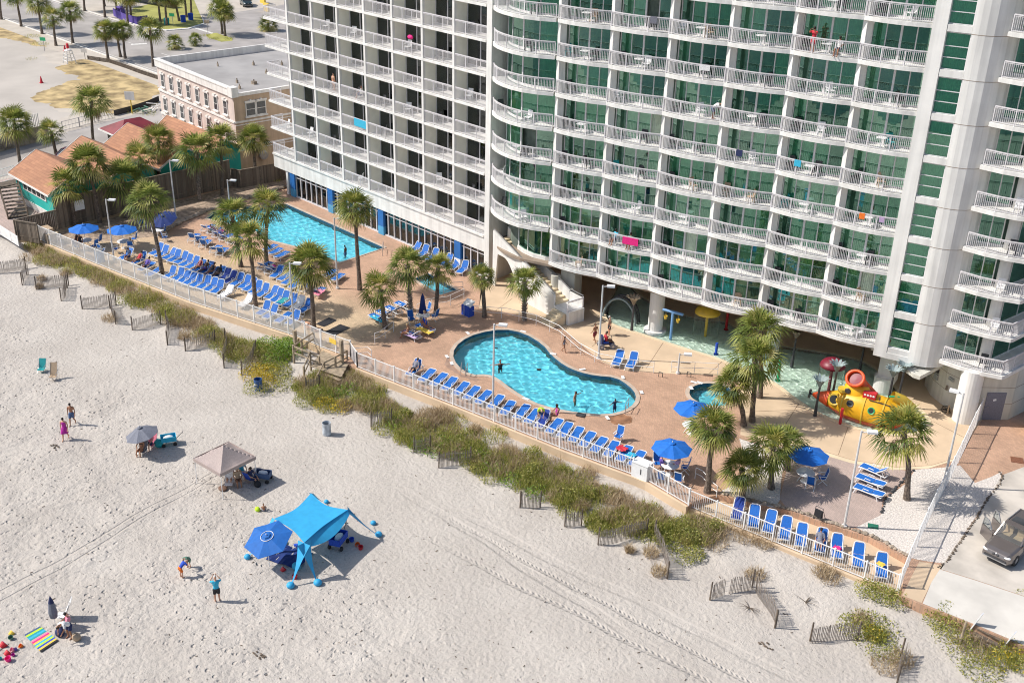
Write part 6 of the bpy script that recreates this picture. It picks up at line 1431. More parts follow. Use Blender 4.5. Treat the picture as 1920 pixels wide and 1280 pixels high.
metal_palm(1484, 690, 2.6, 'brown toy palm in the shaded splash pool behind the palms', mk='wood_grey')
metal_palm(1610, 705, 2.4, 'dark toy palm in the shade left of the pier', mk='dark_metal')
metal_palm(1184, 625, 2.6, 'brown toy palm beside the round pier with a white box', mk='wood_tan')
p = at(1160, 605, -.25); t = feature('spray_arch', 'dark ribbed water arch in the shade left of the round pier', p)
for k in range(3):
    MB().tube([(math.cos(a)*1.5, k*.45, math.sin(a)*2.2) for a in [PI*i/16 for i in range(17)]], .09, 8).build('arch', M['dark_metal'] if k else M['frond_metal'], t)
t.rotation_euler = (0, 0, .3)
# the play submarine
tail = at(1526, 745, .55); nose = at(1700, 792, .55); ax = (nose-tail); Ls = ax.length; mid = (tail+nose)/2
sub = thing('play_submarine', 'orange and yellow play submarine with portholes and a red funnel slide in the splash pool', 'play submarine', (mid.x, mid.y, -.25), math.atan2(ax.y, ax.x)); k = Ls
prof = [(0, -.5), (.10, -.49), (.22, -.46), (.42, -.38), (.75, -.26), (1.05, -.12), (1.18, .05), (1.16, .2), (1.02, .33), (.75, .42), (.4, .48), (0, .5)]
Q = Matrix(((0, 0, 1), (0, 1, 0), (-1, 0, 0)))
zc = 1.05
MB().lathe([(r, u*k) for r, u in prof], 32, c=(0, 0, zc), M3=Q, scal=(1.05, .95)).build('hull', M['yellow'], sub, smooth=True)
kl = MB()
pr_ = [(r*1.012+.004, u*k) for r, u in prof[1:-1]]
for i in range(len(pr_)-1):
    (r0, u0), (r1, u1) = pr_[i], pr_[i+1]; m_ = 14; vs = []
    for r, u in ((r0, u0), (r1, u1)):
        for j in range(m_+1): a = R_(205)+R_(130)*j/m_; vs.append((u, r*.95*math.cos(a), zc+r*1.05*math.sin(a)))
    kl.add(vs, [(j, j+1, m_+2+j, m_+1+j) for j in range(m_)])
kl.build('keel_band', M['tomato'], sub, smooth=True)
for u, r in ((-.17, .985), (.06, 1.19), (.26, 1.10)):
    MB().lathe([(r, u*k-.06), (r+.04, u*k-.04), (r+.04, u*k+.04), (r, u*k+.06)], 32, c=(0, 0, zc), M3=Q, scal=(1.05, .95)).build('hull_band', M['gold'], sub)
MB().lathe([(.0, -.52*k), (.12, -.515*k), (.28, -.47*k), (.62, -.335*k)], 24, c=(0, 0, zc), M3=Q).build('tail_cone', M['tomato'], sub, smooth=True)
pp = MB().tube([(-.5*k, 0, zc), (-.56*k, 0, zc)], .07, 8)
for a in range(4): c, s = math.cos(a*PI/2+.4), math.sin(a*PI/2+.4); pp.box((-.55*k, c*.22, zc+s*.22), (.06, .16+.2*abs(c), .16+.2*abs(s)))
pp.build('propeller', M['dark_metal'], sub)
def hullr(u): return float(np.interp(u, [p_[1] for p_ in prof], [p_[0] for p_ in prof]))
for u, el, rr, col in ((-.26, 28, .42, 'dark_room'), (-.08, 28, .24, 'dark_metal'), (.15, 22, .24, 'green'), (.32, 25, .20, 'gold')):
    r = hullr(u); a = R_(-90+90-el) ; n_ = Vector((0, -math.cos(R_(el)), math.sin(R_(el)))); c = Vector((u*k, n_.y*r*.95, zc+n_.z*r*1.05)); X_ = Vector((1, 0, 0)); Y_ = n_.cross(X_); q = Matrix((X_, Y_, n_)).transposed()
    w_ = MB().lathe([(rr*.75, .03), (rr, .06), (rr*1.08, .02), (rr*1.08, -.1)], 20, c=c, M3=q).build('porthole', M[col if col != 'dark_room' else 'gold'], sub); MB().lathe([(0, .035), (rr*.76, .035)], 20, c=c, M3=q).build('porthole_pane', M['dark_room'], w_)
cn_ = MB().lathe([(.72, 1.8), (.68, 2.5), (.55, 2.7), (0, 2.75)], 20, c=(-.06*k, 0.1, 0), scal=(1.35, .9)).build('conning_tower', M['yellow'], sub, smooth=True)
MB().lathe([(0, 0), (.17, 0), (.22, -.05)], 16, c=(-.14*k, -.55, 2.3), M3=Matrix(((1, 0, 0), (0, 0, -1), (0, 1, 0)))).build('tower_porthole', M['dark_metal'], cn_)
fn_ = Vector((-.38, -.62, .68)).normalized(); f0_ = Vector((-.09*k, -.05, 3.15)); fx_ = fn_.cross(Vector((0, 0, 1))).normalized(); FQ = Matrix((fx_, fn_.cross(fx_), fn_)).transposed()
fp = [f0_+fn_*.12, f0_, f0_-fn_*.3+Vector((.1, 0, 0)), f0_+Vector((.55, .35, -.55)), f0_+Vector((1.1, .4, -.95)), f0_+Vector((1.55, .35, -1.25))]
MB().tube(fp, [.66, .60, .46, .38, .34, .30], 20, cap=False).build('funnel_slide', M['tomato'], sub, smooth=True)
MB().lathe([(.62+.11*math.cos(a*PI/5), .12+.11*math.sin(a*PI/5)) for a in range(11)], 28, c=f0_, M3=FQ, scal=(1.15, .92)).build('funnel_rim', M['tomato'], sub, smooth=True)
MB().lathe([(0, -.05), (.5, -.02)], 20, c=f0_, M3=FQ).build('funnel_throat', M['maroon'], sub)
MB().box((.09*k, -.3, 2.35), (.9, .5, .45)).build('red_cabin', M['red'], sub)
for i in range(4): MB().lathe([(0, 0), (.08, 0)], 10, c=(.045*k+.2*i, -.56, 2.4), M3=Matrix(((1, 0, 0), (0, 0, -1), (0, 1, 0)))).build('cabin_light', M['white_plastic'], sub)
MB().tube([(.30*k, .3, 2.35), (.40*k, .6, 2.1), (.50*k, 1.0, 1.5)], [.42, .40, .36], 14, cap=False).build('side_slide', M['gold'], sub, smooth=True); MB().tube([(.28*k, -.1, 2.5), (.36*k, .2, 2.5), (.46*k, .6, 2.15), (.52*k, 1.0, 1.7)], .07, 8).build('slide_lip', M['green'], sub)
MB().bar((.10*k, -.7, 2.15), (.33*k, -.55, 2.0), .05, .05).tube([(.2*k, -.6, 2.0), (.2*k, -.6, 2.5)], .03, 6).build('deck_rail', M['dark_metal'], sub)
MB().tube([(-.20*k, -.25, zc+1.0), (-.20*k, -.25, zc+1.25)], .35, 14).build('hatch', M['gold'], sub)
# ------------------------------------------------------------------ people
V = Vector
def skel(kind):
    J_ = {}
    def base(pel, chest, neck, head, sh=.19, fw=V((0, 1, 0)), sd_=V((1, 0, 0))):
        J_['pel'], J_['chest'], J_['neck'], J_['head'] = pel, chest, neck, head
        for s, k in ((-1, 'L'), (1, 'R')): J_['sh'+k] = chest.lerp(neck, .55)+sd_*sh*s; J_['hip'+k] = pel+sd_*.095*s+(pel-chest).normalized()*.04
    def limb(n, k, a, b, c=None): J_[n+'1'+k] = a; J_[n+'2'+k] = b; J_[n+'3'+k] = c if c is not None else b
    if kind in ('stand', 'walk', 'armsup', 'spread', 'carry', 'wade'):
        base(V((0, 0, .93)), V((0, 0, 1.28)), V((0, .0, 1.47)), V((0, .03, 1.62)))
        for s, k in ((-1, 'L'), (1, 'R')):
            st_ = .22*s if kind == 'walk' else 0
            limb('leg', k, V((.11*s, .5*st_+.03, .5)), V((.12*s, st_, .08)), V((.13*s, st_+.2, .03)))
            if kind == 'walk' and s < 0: J_['leg1'+k] = V((.11*s, .02, .52)); J_['leg2'+k] = V((.11*s, -.28, .14)); J_['leg3'+k] = V((.11*s, -.14, .03))
            if kind == 'armsup': limb('arm', k, V((.30*s, .18, 1.33)), V((.12*s, .32, 1.55)))
            elif kind in ('spread', 'wade'): limb('arm', k, V((.45*s, .05, 1.3)), V((.68*s, .14, 1.28)))
            elif kind == 'carry': limb('arm', k, V((.27*s, .1, 1.15)), V((.18*s, .33, 1.12)))
            else: limb('arm', k, V((.25*s, -.03-.10*st_, 1.13)), V((.27*s, .06-.5*st_, .88)))
    elif kind == 'bend':
        base(V((0, -.1, .9)), V((0, .18, 1.12)), V((0, .38, 1.2)), V((0, .52, 1.18)), sd_=V((1, 0, 0)))
        for s, k in ((-1, 'L'), (1, 'R')): limb('leg', k, V((.12*s, -.02, .5)), V((.13*s, -.08, .08)), V((.13*s, .12, .03))); limb('arm', k, V((.22*s, .38, .95)), V((.14*s, .5, .72)))
    elif kind == 'sit':      # on a seat 0.42 high
        base(V((0, 0, .52)), V((0, -.08, .88)), V((0, -.06, 1.06)), V((0, -.02, 1.21)))
        for s, k in ((-1, 'L'), (1, 'R')): limb('leg', k, V((.12*s, .44, .52)), V((.12*s, .48, .1)), V((.12*s, .66, .04))); limb('arm', k, V((.27*s, .06, .78)), V((.16*s, .3, .66)))
    elif kind == 'recline':  # on a lounger, feet towards +Y
        base(V((0, .05, .50)), V((0, -.24, .74)), V((0, -.38, .88)), V((0, -.46, .98)))
        for s, k in ((-1, 'L'), (1, 'R')): limb('leg', k, V((.11*s, .46, .58 if s < 0 else .50)), V((.13*s, .88, .46)), V((.14*s, .94, .58))); limb('arm', k, V((.27*s, -.06, .58)), V((.2*s, .18, .55)))
    elif kind == 'lie':
        base(V((0, .0, .14)), V((0, -.36, .15)), V((0, -.54, .15)), V((0, -.70, .15)))
        for s, k in ((-1, 'L'), (1, 'R')): limb('leg', k, V((.11*s, .43, .15)), V((.14*s, .86, .1)), V((.16*s, .95, .2))); limb('arm', k, V((.30*s, -.30, .1)), V((.26*s, -.05, .1)))
    elif kind == 'ground':   # sitting on the sand
        base(V((0, 0, .14)), V((0, -.05, .5)), V((0, .0, .68)), V((0, .05, .82)))
        for s, k in ((-1, 'L'), (1, 'R')): limb('leg', k, V((.2*s, .35, .38)), V((.14*s, .55, .08)), V((.15*s, .74, .04))); limb('arm', k, V((.27*s, .12, .42)), V((.14*s, .36, .36)))
    return J_
def vox(mb, vs_=.022):
    me = bpy.data.meshes.new('tmp'); me.from_pydata(mb.v, [], mb.f); o = bpy.data.objects.new('tmp', me); sc.collection.objects.link(o)
    r = o.modifiers.new('r', 'REMESH'); r.mode = 'VOXEL'; r.voxel_size = vs_; r.use_smooth_shade = True
    s = o.modifiers.new('s', 'SMOOTH'); s.factor = .5; s.iterations = 3
    dg = bpy.context.evaluated_depsgraph_get(); ev = o.evaluated_get(dg); m2 = bpy.data.meshes.new_from_object(ev); bpy.data.objects.remove(o); m2.shade_smooth(); return m2
PB = {}
def body(kind):
    if kind in PB: return PB[kind]
    J_ = skel(kind); mb = MB()
    up_ = (J_['neck']-J_['pel']).normalized(); sdv = (J_['shR']-J_['shL']).normalized(); fw = up_.cross(sdv)*-1
    M3 = Matrix((sdv, fw, up_)).transposed()
    mid_ = J_['pel'].lerp(J_['chest'], .5)
    mb.ell(J_['pel'], (.16, .115, .13), 12, 8, M3); mb.ell(mid_, (.135, .10, .17), 12, 8, M3); mb.ell(J_['chest'], (.17, .115, .19), 12, 8, M3)
    mb.tube([J_['shL'], J_['chest'].lerp(J_['neck'], .6), J_['shR']], [.06, .085, .06], 8)
    mb.tube([J_['chest'].lerp(J_['neck'], .5), J_['neck'], J_['head']], [.07, .052, .05], 10)
    hd2 = (J_['head']-J_['neck']).normalized(); hf = (fw-hd2*fw.dot(hd2)).normalized()*1; H3 = Matrix((sdv, hf, hd2)).transposed(); hc = J_['head']+hd2*.02
    mb.ell(hc, (.075, .095, .118), 12, 9, H3); mb.ell(hc-hd2*.07+hf*.03, (.05, .055, .05), 8, 6, H3)
    mb.ell(hc+hf*.098-hd2*.015, (.016, .022, .024), 6, 5, H3)
    for s in (-1, 1): mb.ell(hc+sdv*.077*s-hd2*.01, (.014, .02, .03), 6, 5, H3)
    for s, k in ((-1, 'L'), (1, 'R')):
        mb.tube([J_['sh'+k], J_['arm1'+k], J_['arm1'+k].lerp(J_['arm2'+k], .4), J_['arm2'+k]], [.055, .042, .042, .028], 9)
        mb.tube([J_['hip'+k], J_['hip'+k].lerp(J_['leg1'+k], .5), J_['leg1'+k], J_['leg1'+k].lerp(J_['leg2'+k], .35), J_['leg2'+k]], [.092, .085, .058, .058, .036], 10)
        mb.tube([J_['leg2'+k]-(J_['leg3'+k]-J_['leg2'+k])*.25, J_['leg2'+k].lerp(J_['leg3'+k], .5), J_['leg3'+k]], [.04, .042, .03], 8)
        fd = (J_['arm2'+k]-J_['arm1'+k]).normalized(); mb.ell(J_['arm2'+k]+fd*.05, (.036, .022, .05), 8, 6, Matrix((sdv, fd.cross(sdv).normalized(), fd)).transposed() if abs(fd.dot(sdv)) < .9 else None)
    me = vox(mb)
    # five fingers on each hand
    import bmesh
    f = MB()
    for s, k in ((-1, 'L'), (1, 'R')):
        fd = (J_['arm2'+k]-J_['arm1'+k]).normalized(); a = sdv if abs(fd.dot(sdv)) < .8 else fw; a = (a-fd*a.dot(fd)).normalized(); c = fd.cross(a)*s; w0 = J_['arm2'+k]+fd*.085
        for i, L in enumerate((.062, .075, .08, .072)): p = w0+a*(-.027+.018*i); f.tube([p-fd*.01, p+fd*L*.55+c*.006, p+fd*L+c*.022], [.0095, .009, .006], 5)
        p = J_['arm2'+k]+fd*.03+a*-.03; f.tube([p, p+fd*.035-a*.022, p+fd*.06-a*.026], [.012, .010, .007], 5)
    n0 = len(me.vertices); b = bmesh.new(); b.from_mesh(me); vv = [b.verts.new(p) for p in f.v]
    for q in f.f: b.faces.new([vv[i] for i in q])
    b.to_mesh(me); b.free(); me.shade_smooth()
    PB[kind] = (me, J_, (sdv, fw, up_, M3, hc, hd2, hf, H3)); return PB[kind]
CL = {}
def garment(kind, g):
    if (kind, g) in CL: return CL[(kind, g)]
    _, J_, (sdv, fw, up_, M3, hc, hd2, hf, H3) = body(kind); mb = MB(); mid_ = J_['pel'].lerp(J_['chest'], .5)
    if g in ('shirt', 'suit', 'rash'):
        mb.ell(mid_, (.158, .122, .20), 12, 8, M3); mb.ell(J_['chest']-up_*.01, (.19, .135, .19), 12, 8, M3)
        if g == 'suit': mb.ell(J_['pel'], (.176, .13, .13), 12, 8, M3)
        else:
            mb.ell(J_['pel']+up_*.04, (.172, .128, .12), 12, 8, M3)
            mb.tube([J_['shL'], J_['chest'].lerp(J_['neck'], .5), J_['shR']], [.075, .10, .075], 8)
            for k in 'LR': mb.tube([J_['sh'+k], J_['sh'+k].lerp(J_['arm1'+k], .75)], [.072, .066], 8)
    elif g == 'bikini':
        mb.ell(J_['chest']+up_*.0, (.182, .13, .065), 12, 8, M3); mb.ell(J_['pel']-up_*.02, (.172, .128, .09), 12, 8, M3)
    elif g == 'trunks':
        mb.ell(J_['pel'], (.178, .13, .13), 12, 8, M3)
        for k in 'LR': mb.tube([J_['hip'+k], J_['hip'+k].lerp(J_['leg1'+k], .85)], [.112, .098], 10)
    elif g == 'briefs': mb.ell(J_['pel']-up_*.02, (.172, .128, .10), 12, 8, M3)
    elif g == 'dress':
        mb.ell(mid_, (.158, .122, .20), 12, 8, M3); mb.ell(J_['chest'], (.185, .13, .17), 12, 8, M3); mb.ell(J_['pel'], (.19, .15, .15), 12, 8, M3)
        for k in 'LR': mb.tube([J_['hip'+k], J_['hip'+k].lerp(J_['leg1'+k], 1.0)], [.13, .15], 12)
        mb.tube([J_['pel'], (J_['leg1L']+J_['leg1R'])/2], [.15, .17], 12)
    elif g in ('hair', 'longhair'):
        mb.ell(hc+hd2*.02-hf*.02, (.088, .10, .115), 12, 8, H3)
        if g == 'longhair': mb.ell(hc-hf*.07-hd2*.08, (.07, .045, .14), 10, 7, H3)
    elif g == 'hat':
        mb.ell(hc+hd2*.06, (.092, .11, .075), 12, 8, H3); mb.ell(hc+hd2*.04, (.17, .18, .018), 14, 5, H3)
    CL[(kind, g)] = vox(mb, .02); return CL[(kind, g)]
def person(label, kind, loc, rz, skin='skin', wear=(), hair=('hair', 'hair_dark'), s=1.0, group=None):
    me, J_, fr_ = body(kind); t = thing('person', label, 'person', loc, rz, group, s)
    def part(nm, mesh, m_):
        if not mesh.materials: mesh.materials.append(M['skin'])
        o = bpy.data.objects.new(nm, mesh); sc.collection.objects.link(o); o.parent = t; o.material_slots[0].link = 'OBJECT'; o.material_slots[0].material = M[m_]; return o
    part('body', me, skin)
    names = dict(shirt='shirt', suit='swimsuit', rash='rash_shirt', bikini='bikini', trunks='shorts', briefs='swim_briefs', dress='dress', hat='hat')
    for g, m_ in wear: part(names[g], garment(kind, g), m_)
    if hair: part('hair', garment(kind, hair[0]), hair[1])
    sdv, fw, up_, M3, hc, hd2, hf, H3 = fr_
    if (kind, 'face') not in CL:
        mb = MB()
        for q in (-1, 1): mb.ell(hc+hf*.088+sdv*.03*q+hd2*.015, (.012, .008, .007), 6, 4, H3)
        mb.ell(hc+hf*.086-hd2*.055, (.022, .008, .006), 6, 4, H3); m2 = bpy.data.meshes.new('facial_features'); m2.from_pydata(mb.v, [], mb.f); CL[(kind, 'face')] = m2
    part('facial_features', CL[(kind, 'face')], 'hair_dark'); return t
def pz(px, py, z): return at(px, py, z)
BZ = -1.0
def bz(px, py): q = at(px, py, -1); q = at(px, py, sand_z(q.x, q.y)); q.z -= .01; return q
def face_px(px, py, tx, ty, z=0): a = at(px, py, z); b = at(tx, ty, z); return math.atan2(b.y-a.y, b.x-a.x)-PI/2
# on the beach
person('shirtless dark-haired man in grey-blue shorts walking on the beach at the left', 'walk', bz(137, 795), face_px(137, 795, 122, 820, -1), 'skin_tan', [('trunks', 'denim')])
person('woman in a magenta swim dress walking in front of the shirtless man', 'walk', bz(124, 823), face_px(124, 823, 100, 860, -1), 'skin', [('dress', 'magenta')])
person('child in a blue shirt and orange shorts playing on the sand', 'bend', bz(342, 1081), face_px(342, 1081, 360, 1072, -1), 'skin', [('rash', 'royal'), ('trunks', 'orange')], s=.78)
person('fair-haired child in dark green digging beside the blue-shirted child', 'bend', bz(354, 1063), face_px(354, 1063, 340, 1075, -1), 'skin', [('rash', 'greencloth'), ('trunks', 'greencloth')], ('hair', 'hair_fair'), s=.68)
person('grey-haired man in a turquoise shirt and dark shorts seen from behind, hands raised', 'armsup', bz(408, 1127), face_px(408, 1127, 400, 1060, -1), 'skin', [('shirt', 'turq'), ('trunks', 'blackcloth')], ('hair', 'hair_grey'))
person('small child sitting alone on the sand beside a green toy', 'ground', bz(495, 958), 1.0, 'skin_tan', [('trunks', 'greycloth')], s=.6)
person('tanned sunbather sitting in a beach chair under the grey umbrella, leg stretched out', 'sit', bz(266, 850)+V((0, 0, -.12)), face_px(266, 850, 250, 868, -1), 'skin_tan', [('bikini', 'blackcloth')])
person('person behind the grey umbrella pole in a flowered top', 'sit', bz(283, 838)+V((0, 0, -.1)), face_px(283, 838, 262, 860, -1), 'skin', [('shirt', 'pink'), ('trunks', 'navy')])
for i, (x, y, lab, wr, hr_, sk) in enumerate([(433, 903, 'person in a red top sitting at the left under the tan canopy', [('shirt', 'redcloth'), ('trunks', 'tan')], ('hair', 'hair_dark'), 'skin'), (447, 907, 'person in tan clothes sitting in the middle under the tan canopy', [('shirt', 'tan'), ('trunks', 'brown')], ('hat', 'tan'), 'skin_tan'), (455, 893, 'person in a pale blue shirt sitting at the back under the tan canopy', [('shirt', 'turq'), ('trunks', 'whitecloth')], ('hair', 'hair_fair'), 'skin'), (472, 905, 'person in dark clothes sitting at the right under the tan canopy', [('shirt', 'navy'), ('trunks', 'navy')], ('hair', 'hair_dark'), 'skin')]):
    person(lab, 'sit', bz(x, y)+V((0, 0, -.1)), face_px(x, y, x-10, y+25, -1)+.4*i, sk, wr, hr_)
person('person in white bending over the bag by the folded umbrella', 'bend', bz(130, 1196), face_px(130, 1196, 118, 1205, -1), 'skin_tan', [('shirt', 'whitecloth'), ('trunks', 'navy')], ('hair', 'hair_dark'))
person('person in a pink top sitting on a low chair behind the bending one', 'sit', bz(128, 1180)+V((0, 0, -.15)), 2.8, 'skin', [('shirt', 'pink'), ('trunks', 'navy')])
# terrace
person('person in a lime yellow shirt bending over a lounger in front of the kidney pool', 'bend', at(1012, 790), face_px(1012, 790, 1018, 805), 'skin', [('shirt', 'lime'), ('trunks', 'denim')], ('hair', 'hair_fair'))
person('person in a flowered pink suit sitting at the kidney pool edge', 'sit', at(1043, 788), 2.7, 'skin_tan', [('suit', 'magenta')], ('longhair', 'hair_dark'))
person('dark swimmer with arms spread floating in the left part of the kidney pool', 'spread', at(938, 690, -.14)+V((0, 0, -1.05)), 1.0, 'skin_tan', [('suit', 'blackcloth')])
person('shirtless boy standing waist-deep in the kidney pool, arm pointing right', 'wade', at(1078, 752, -.14)+V((0, 0, -.75)), -1.2, 'skin_tan', [('briefs', 'greencloth')], s=.9)
person('child in a dark blue rash shirt wading at the right end of the kidney pool', 'wade', at(1152, 768, -.14)+V((0, 0, -.35)), -1.8, 'skin_tan', [('rash', 'navy'), ('trunks', 'navy')], s=.72)
person('child standing in the corner of the long pool', 'stand', at(648, 481, -.14)+V((0, 0, -.35)), 2.0, 'skin_dark', [('trunks', 'denim')], s=.85)
person('girl in a pale patterned suit walking on the paving behind the kidney pool', 'walk', at(1057, 660), -1.2, 'skin_tan', [('suit', 'greycloth')], s=.8)
person('shirtless man in maroon shorts walking left of the lamp post by the scooter', 'walk', at(1115, 641), 1.4, 'skin_tan', [('trunks', 'maroon')], s=.95)
person('white-haired person in dark clothes standing behind the scooter', 'stand', at(1142, 628), 2.6, 'skin', [('shirt', 'brown'), ('trunks', 'blackcloth')], ('hair', 'hair_grey'))
person('woman in a white top and deep blue skirt standing at the closed umbrella', 'stand', at(797, 618), 2.9, 'skin', [('dress', 'royal'), ('shirt', 'whitecloth')], ('hair', 'hair_fair'))
lgz = .0
person('sunbather in a dark bikini sitting on the lilac towel left of the kidney pool', 'sit', at(764, 634)+V((0, 0, -.03)), 2.3, 'skin_tan', [('bikini', 'blackcloth')], ('longhair', 'hair_fair'))
person('sunbather lying on the yellow towel left of the kidney pool', 'recline', at(797, 621), hd_+PI/2+1.3, 'skin_tan', [('bikini', 'redcloth')], ('longhair', 'hair_fair'))
person('person lying on the white towelled lounger at the left end of the kidney pool row', 'recline', at(778, 700), kh-PI/2+PI, 'skin', [('shirt', 'greycloth'), ('trunks', 'blackcloth')])
for i, (x, y, wr) in enumerate([(570, 607, [('trunks', 'greycloth')]), (590, 618, [('bikini', 'tan')])]): person(['tanned man lying on the ground mat behind the palm over the steps', 'tanned woman lying on the mat in front of the palm over the steps'][i], 'lie', at(x, y, .05), 1.9, 'skin', wr, ('hair', 'hair_dark'))
for i in range(7, 11):
    q, h_ = row1[i]; person(['sunbather in a dark red suit', 'sunbather in striped purple shorts', 'sunbather in a black suit with a hat', 'dark clothed sunbather'][i-7]+' on the %s middle row lounger' % ORD[i], 'recline', q, h_+PI/2, ['skin_tan', 'skin_dark', 'skin_tan', 'skin_dark'][i-7], [[('suit', 'maroon')], [('trunks', 'purple')], [('suit', 'blackcloth'), ('hat', 'brown')], [('shirt', 'blackcloth'), ('trunks', 'brown')]][i-7])
person('man in a blue vest sitting up on the leftmost lounger by the beach fence', 'sit', at(243, 489), hd_+PI/2, 'skin_tan', [('rash', 'denim'), ('trunks', 'navy')])
person('woman in a red suit reclining by the beach fence left of the leaning palm', 'recline', at(262, 494), hd_+PI/2, 'skin_tan', [('suit', 'redcloth')])
person('person lying in dark clothes on the flat lounger left of the leaning palm', 'recline', at(276, 506), hd_+PI/2, 'skin_tan', [('shirt', 'purple'), ('trunks', 'navy')])
person('tanned woman in a dark swimsuit standing beside the grill-side table, left of two', 'stand', at(147, 468), -1, 'skin_tan', [('suit', 'blackcloth')])
person('tanned woman in a dark swimsuit standing beside the grill-side table, right of two', 'stand', at(153, 470), 1.6, 'skin_tan', [('suit', 'blackcloth')], ('longhair', 'hair_dark'))
person('woman in a pale dress sitting in the chair beside the second umbrella table', 'sit', at(247, 470), -2.3, 'skin_tan', [('dress', 'whitecloth')], ('longhair', 'hair_fair'))
person('person in a patterned magenta top on the loungers under the palm shade', 'recline', at(402, 438), hd_-PI/2, 'skin', [('shirt', 'magenta'), ('trunks', 'lilac')])
person('second person in lilac on the loungers under the palm shade', 'recline', at(414, 444), hd_-PI/2, 'skin', [('shirt', 'lilac'), ('trunks', 'magenta')])
person('man in a white shirt and magenta shorts on the crowded inner row', 'recline', at(511, 511), hd_-PI/2, 'skin_tan', [('shirt', 'whitecloth'), ('trunks', 'magenta')])
person('person reclining on a lounger of the lower walkway, arms behind the head', 'recline', at(1535, 1026, -.4), math.atan2(at(1420, 960, -.4).y-at(1405, 990, -.4).y, at(1420, 960, -.4).x-at(1405, 990, -.4).x)+PI/2+.15, 'skin_tan', [('shirt', 'greycloth'), ('trunks', 'greycloth')])
for i, (x, y, w_) in enumerate([(1240, 884, 'purple'), (1268, 886, 'lilac')]): person('person in a %s top sitting at the cabinet-side umbrella table' % w_, 'sit', at(x, y), -.6+i*2.2, 'skin', [('shirt', w_), ('trunks', 'navy')])
# people on balconies
def balc(px, py, lev, bayi, u, lab, kind, wr, rz, sk='skin_tan', hr_=('hair', 'hair_dark'), s=1):
    p = along(off(bays[bayi], .5), u) if bayi is not None else Vector((aty(px, py, YA).x, YA+.6)); person(lab, kind, (p.x, p.y, Z0+FH*lev), rz, sk, wr, hr_, s)
balc(1337, 185, 5, 3, .88, 'person in a white shirt bending on a balcony in the upper tower', 'bend', [('shirt', 'whitecloth'), ('trunks', 'denim')], -1.2)
balc(1535, 55, 7, 5, .3, 'person in red on a high balcony of the tower, arms raised', 'armsup', [('shirt', 'redcloth'), ('trunks', 'redcloth')], 3.1)
balc(1580, 58, 7, 5, .7, 'second person sitting on the same high tower balcony', 'sit', [('shirt', 'whitecloth'), ('trunks', 'denim')], 3.3)
balc(615, 142, 3, None, 0, 'bare-backed dark-haired person leaning on a balcony of the straight wing', 'stand', [('bikini', 'tan')], 0, 'skin', ('longhair', 'hair_dark'))
balc(667, 160, 3, None, 0, 'dark-haired person in white sitting on the balcony right of the bare-backed one', 'sit', [('shirt', 'whitecloth'), ('trunks', 'navy')], 2)
balc(682, 208, 1, None, 0, 'person in dark clothes standing in the balcony with the turquoise towel', 'stand', [('shirt', 'blackcloth'), ('trunks', 'brown')], 2)
balc(1155, 430, 1, 2, .3, 'person in a blue top sitting on the balcony with the pink towel', 'sit', [('shirt', 'turq'), ('trunks', 'navy')], 3.0)
balc(1190, 440, 1, 2, .6, 'dark-haired person sitting behind the pink towel on the tower balcony', 'sit', [('shirt', 'greencloth'), ('trunks', 'navy')], 3.4)
# mobility scooter with its rider
t = thing('mobility_scooter', 'mobility scooter with big grey wheels parked at the splash pool edge', 'scooter', at(1136, 652), -.6)
MB().box((0, 0, .45), (.55, .9, .14)).box((0, -.35, .8), (.5, .12, .6)).build('body', M['navy'], t); MB().box((0, -.1, .58), (.5, .5, .08)).build('seat', M['royal'], t)
for sx in (-.3, .3):
    for sy in (-.42, .5): w_ = MB().lathe([(.0, -.06), (.24, -.06), (.24, .06), (0, .06)], 18, c=(sx, sy, .24), M3=Matrix(((0, 0, 1), (0, 1, 0), (-1, 0, 0)))).build('wheel', M['greycloth'], t); MB().lathe([(0, .065), (.10, .065)], 12, c=(sx, sy, .24), M3=Matrix(((0, 0, 1), (0, 1, 0), (-1, 0, 0)))).build('hub', M['metal'], w_)
MB().tube([(0, .5, .5), (0, .42, .95), (-.2, .4, 1.0), (.2, .4, 1.0)], .025, 6).build('handlebar', M['dark_metal'], t)
person('rider in a red shirt seated on the mobility scooter', 'sit', at(1136, 652)+V((0, 0, .14)), -.6, 'skin_dark', [('shirt', 'redcloth'), ('trunks', 'brown')], ('hair', 'hair_dark'))

# ------------------------------------------------------------------ beach things
def beach_chair(px, py, rz, m_, label, low=.28, back=.75):
    p = bz(px, py); t = thing('beach_chair', label, 'beach chair', p, rz)
    MB().box((0, .05, low), (.5, .48, .025)).build('seat', M[m_], t); MB().box((0, -.32, low+back*.45), (.5, .025, back), M3=Matrix.Rotation(.45, 3, 'X')).build('backrest', M[m_], t)
    for s in (-1, 1): MB().tube([(s*.27, .3, 0), (s*.27, -.1, low+.02), (s*.27, -.5, low+back*.9)], .018, 6).tube([(s*.27, -.35, 0), (s*.27, .1, low), (s*.27, .25, low+.2), (s*.27, -.25, low+.28)], .018, 6).build('side_frame', M['metal'], t)
    return t
beach_chair(79, 697, face_px(79, 697, 60, 720, -1), 'tealcloth', 'teal beach chair beside the taller brown one on the empty sand')
beach_chair(101, 712, face_px(101, 712, 85, 735, -1), 'tan', 'tall brown striped beach chair beside the teal one on the empty sand', .35, 1.0)
beach_chair(268, 850, face_px(266, 850, 250, 868, -1), 'greycloth', 'low beach chair under the sunbather by the grey umbrella')
beach_chair(285, 838, face_px(283, 838, 262, 860, -1), 'pink', 'flowered beach chair behind the grey umbrella pole')
beach_chair(430, 912, face_px(430, 912, 424, 935, -1), 'whitecloth', 'white beach chair in front of the tan canopy')
beach_chair(470, 903, .3, 'royal', 'blue beach chair at the right leg of the tan canopy')
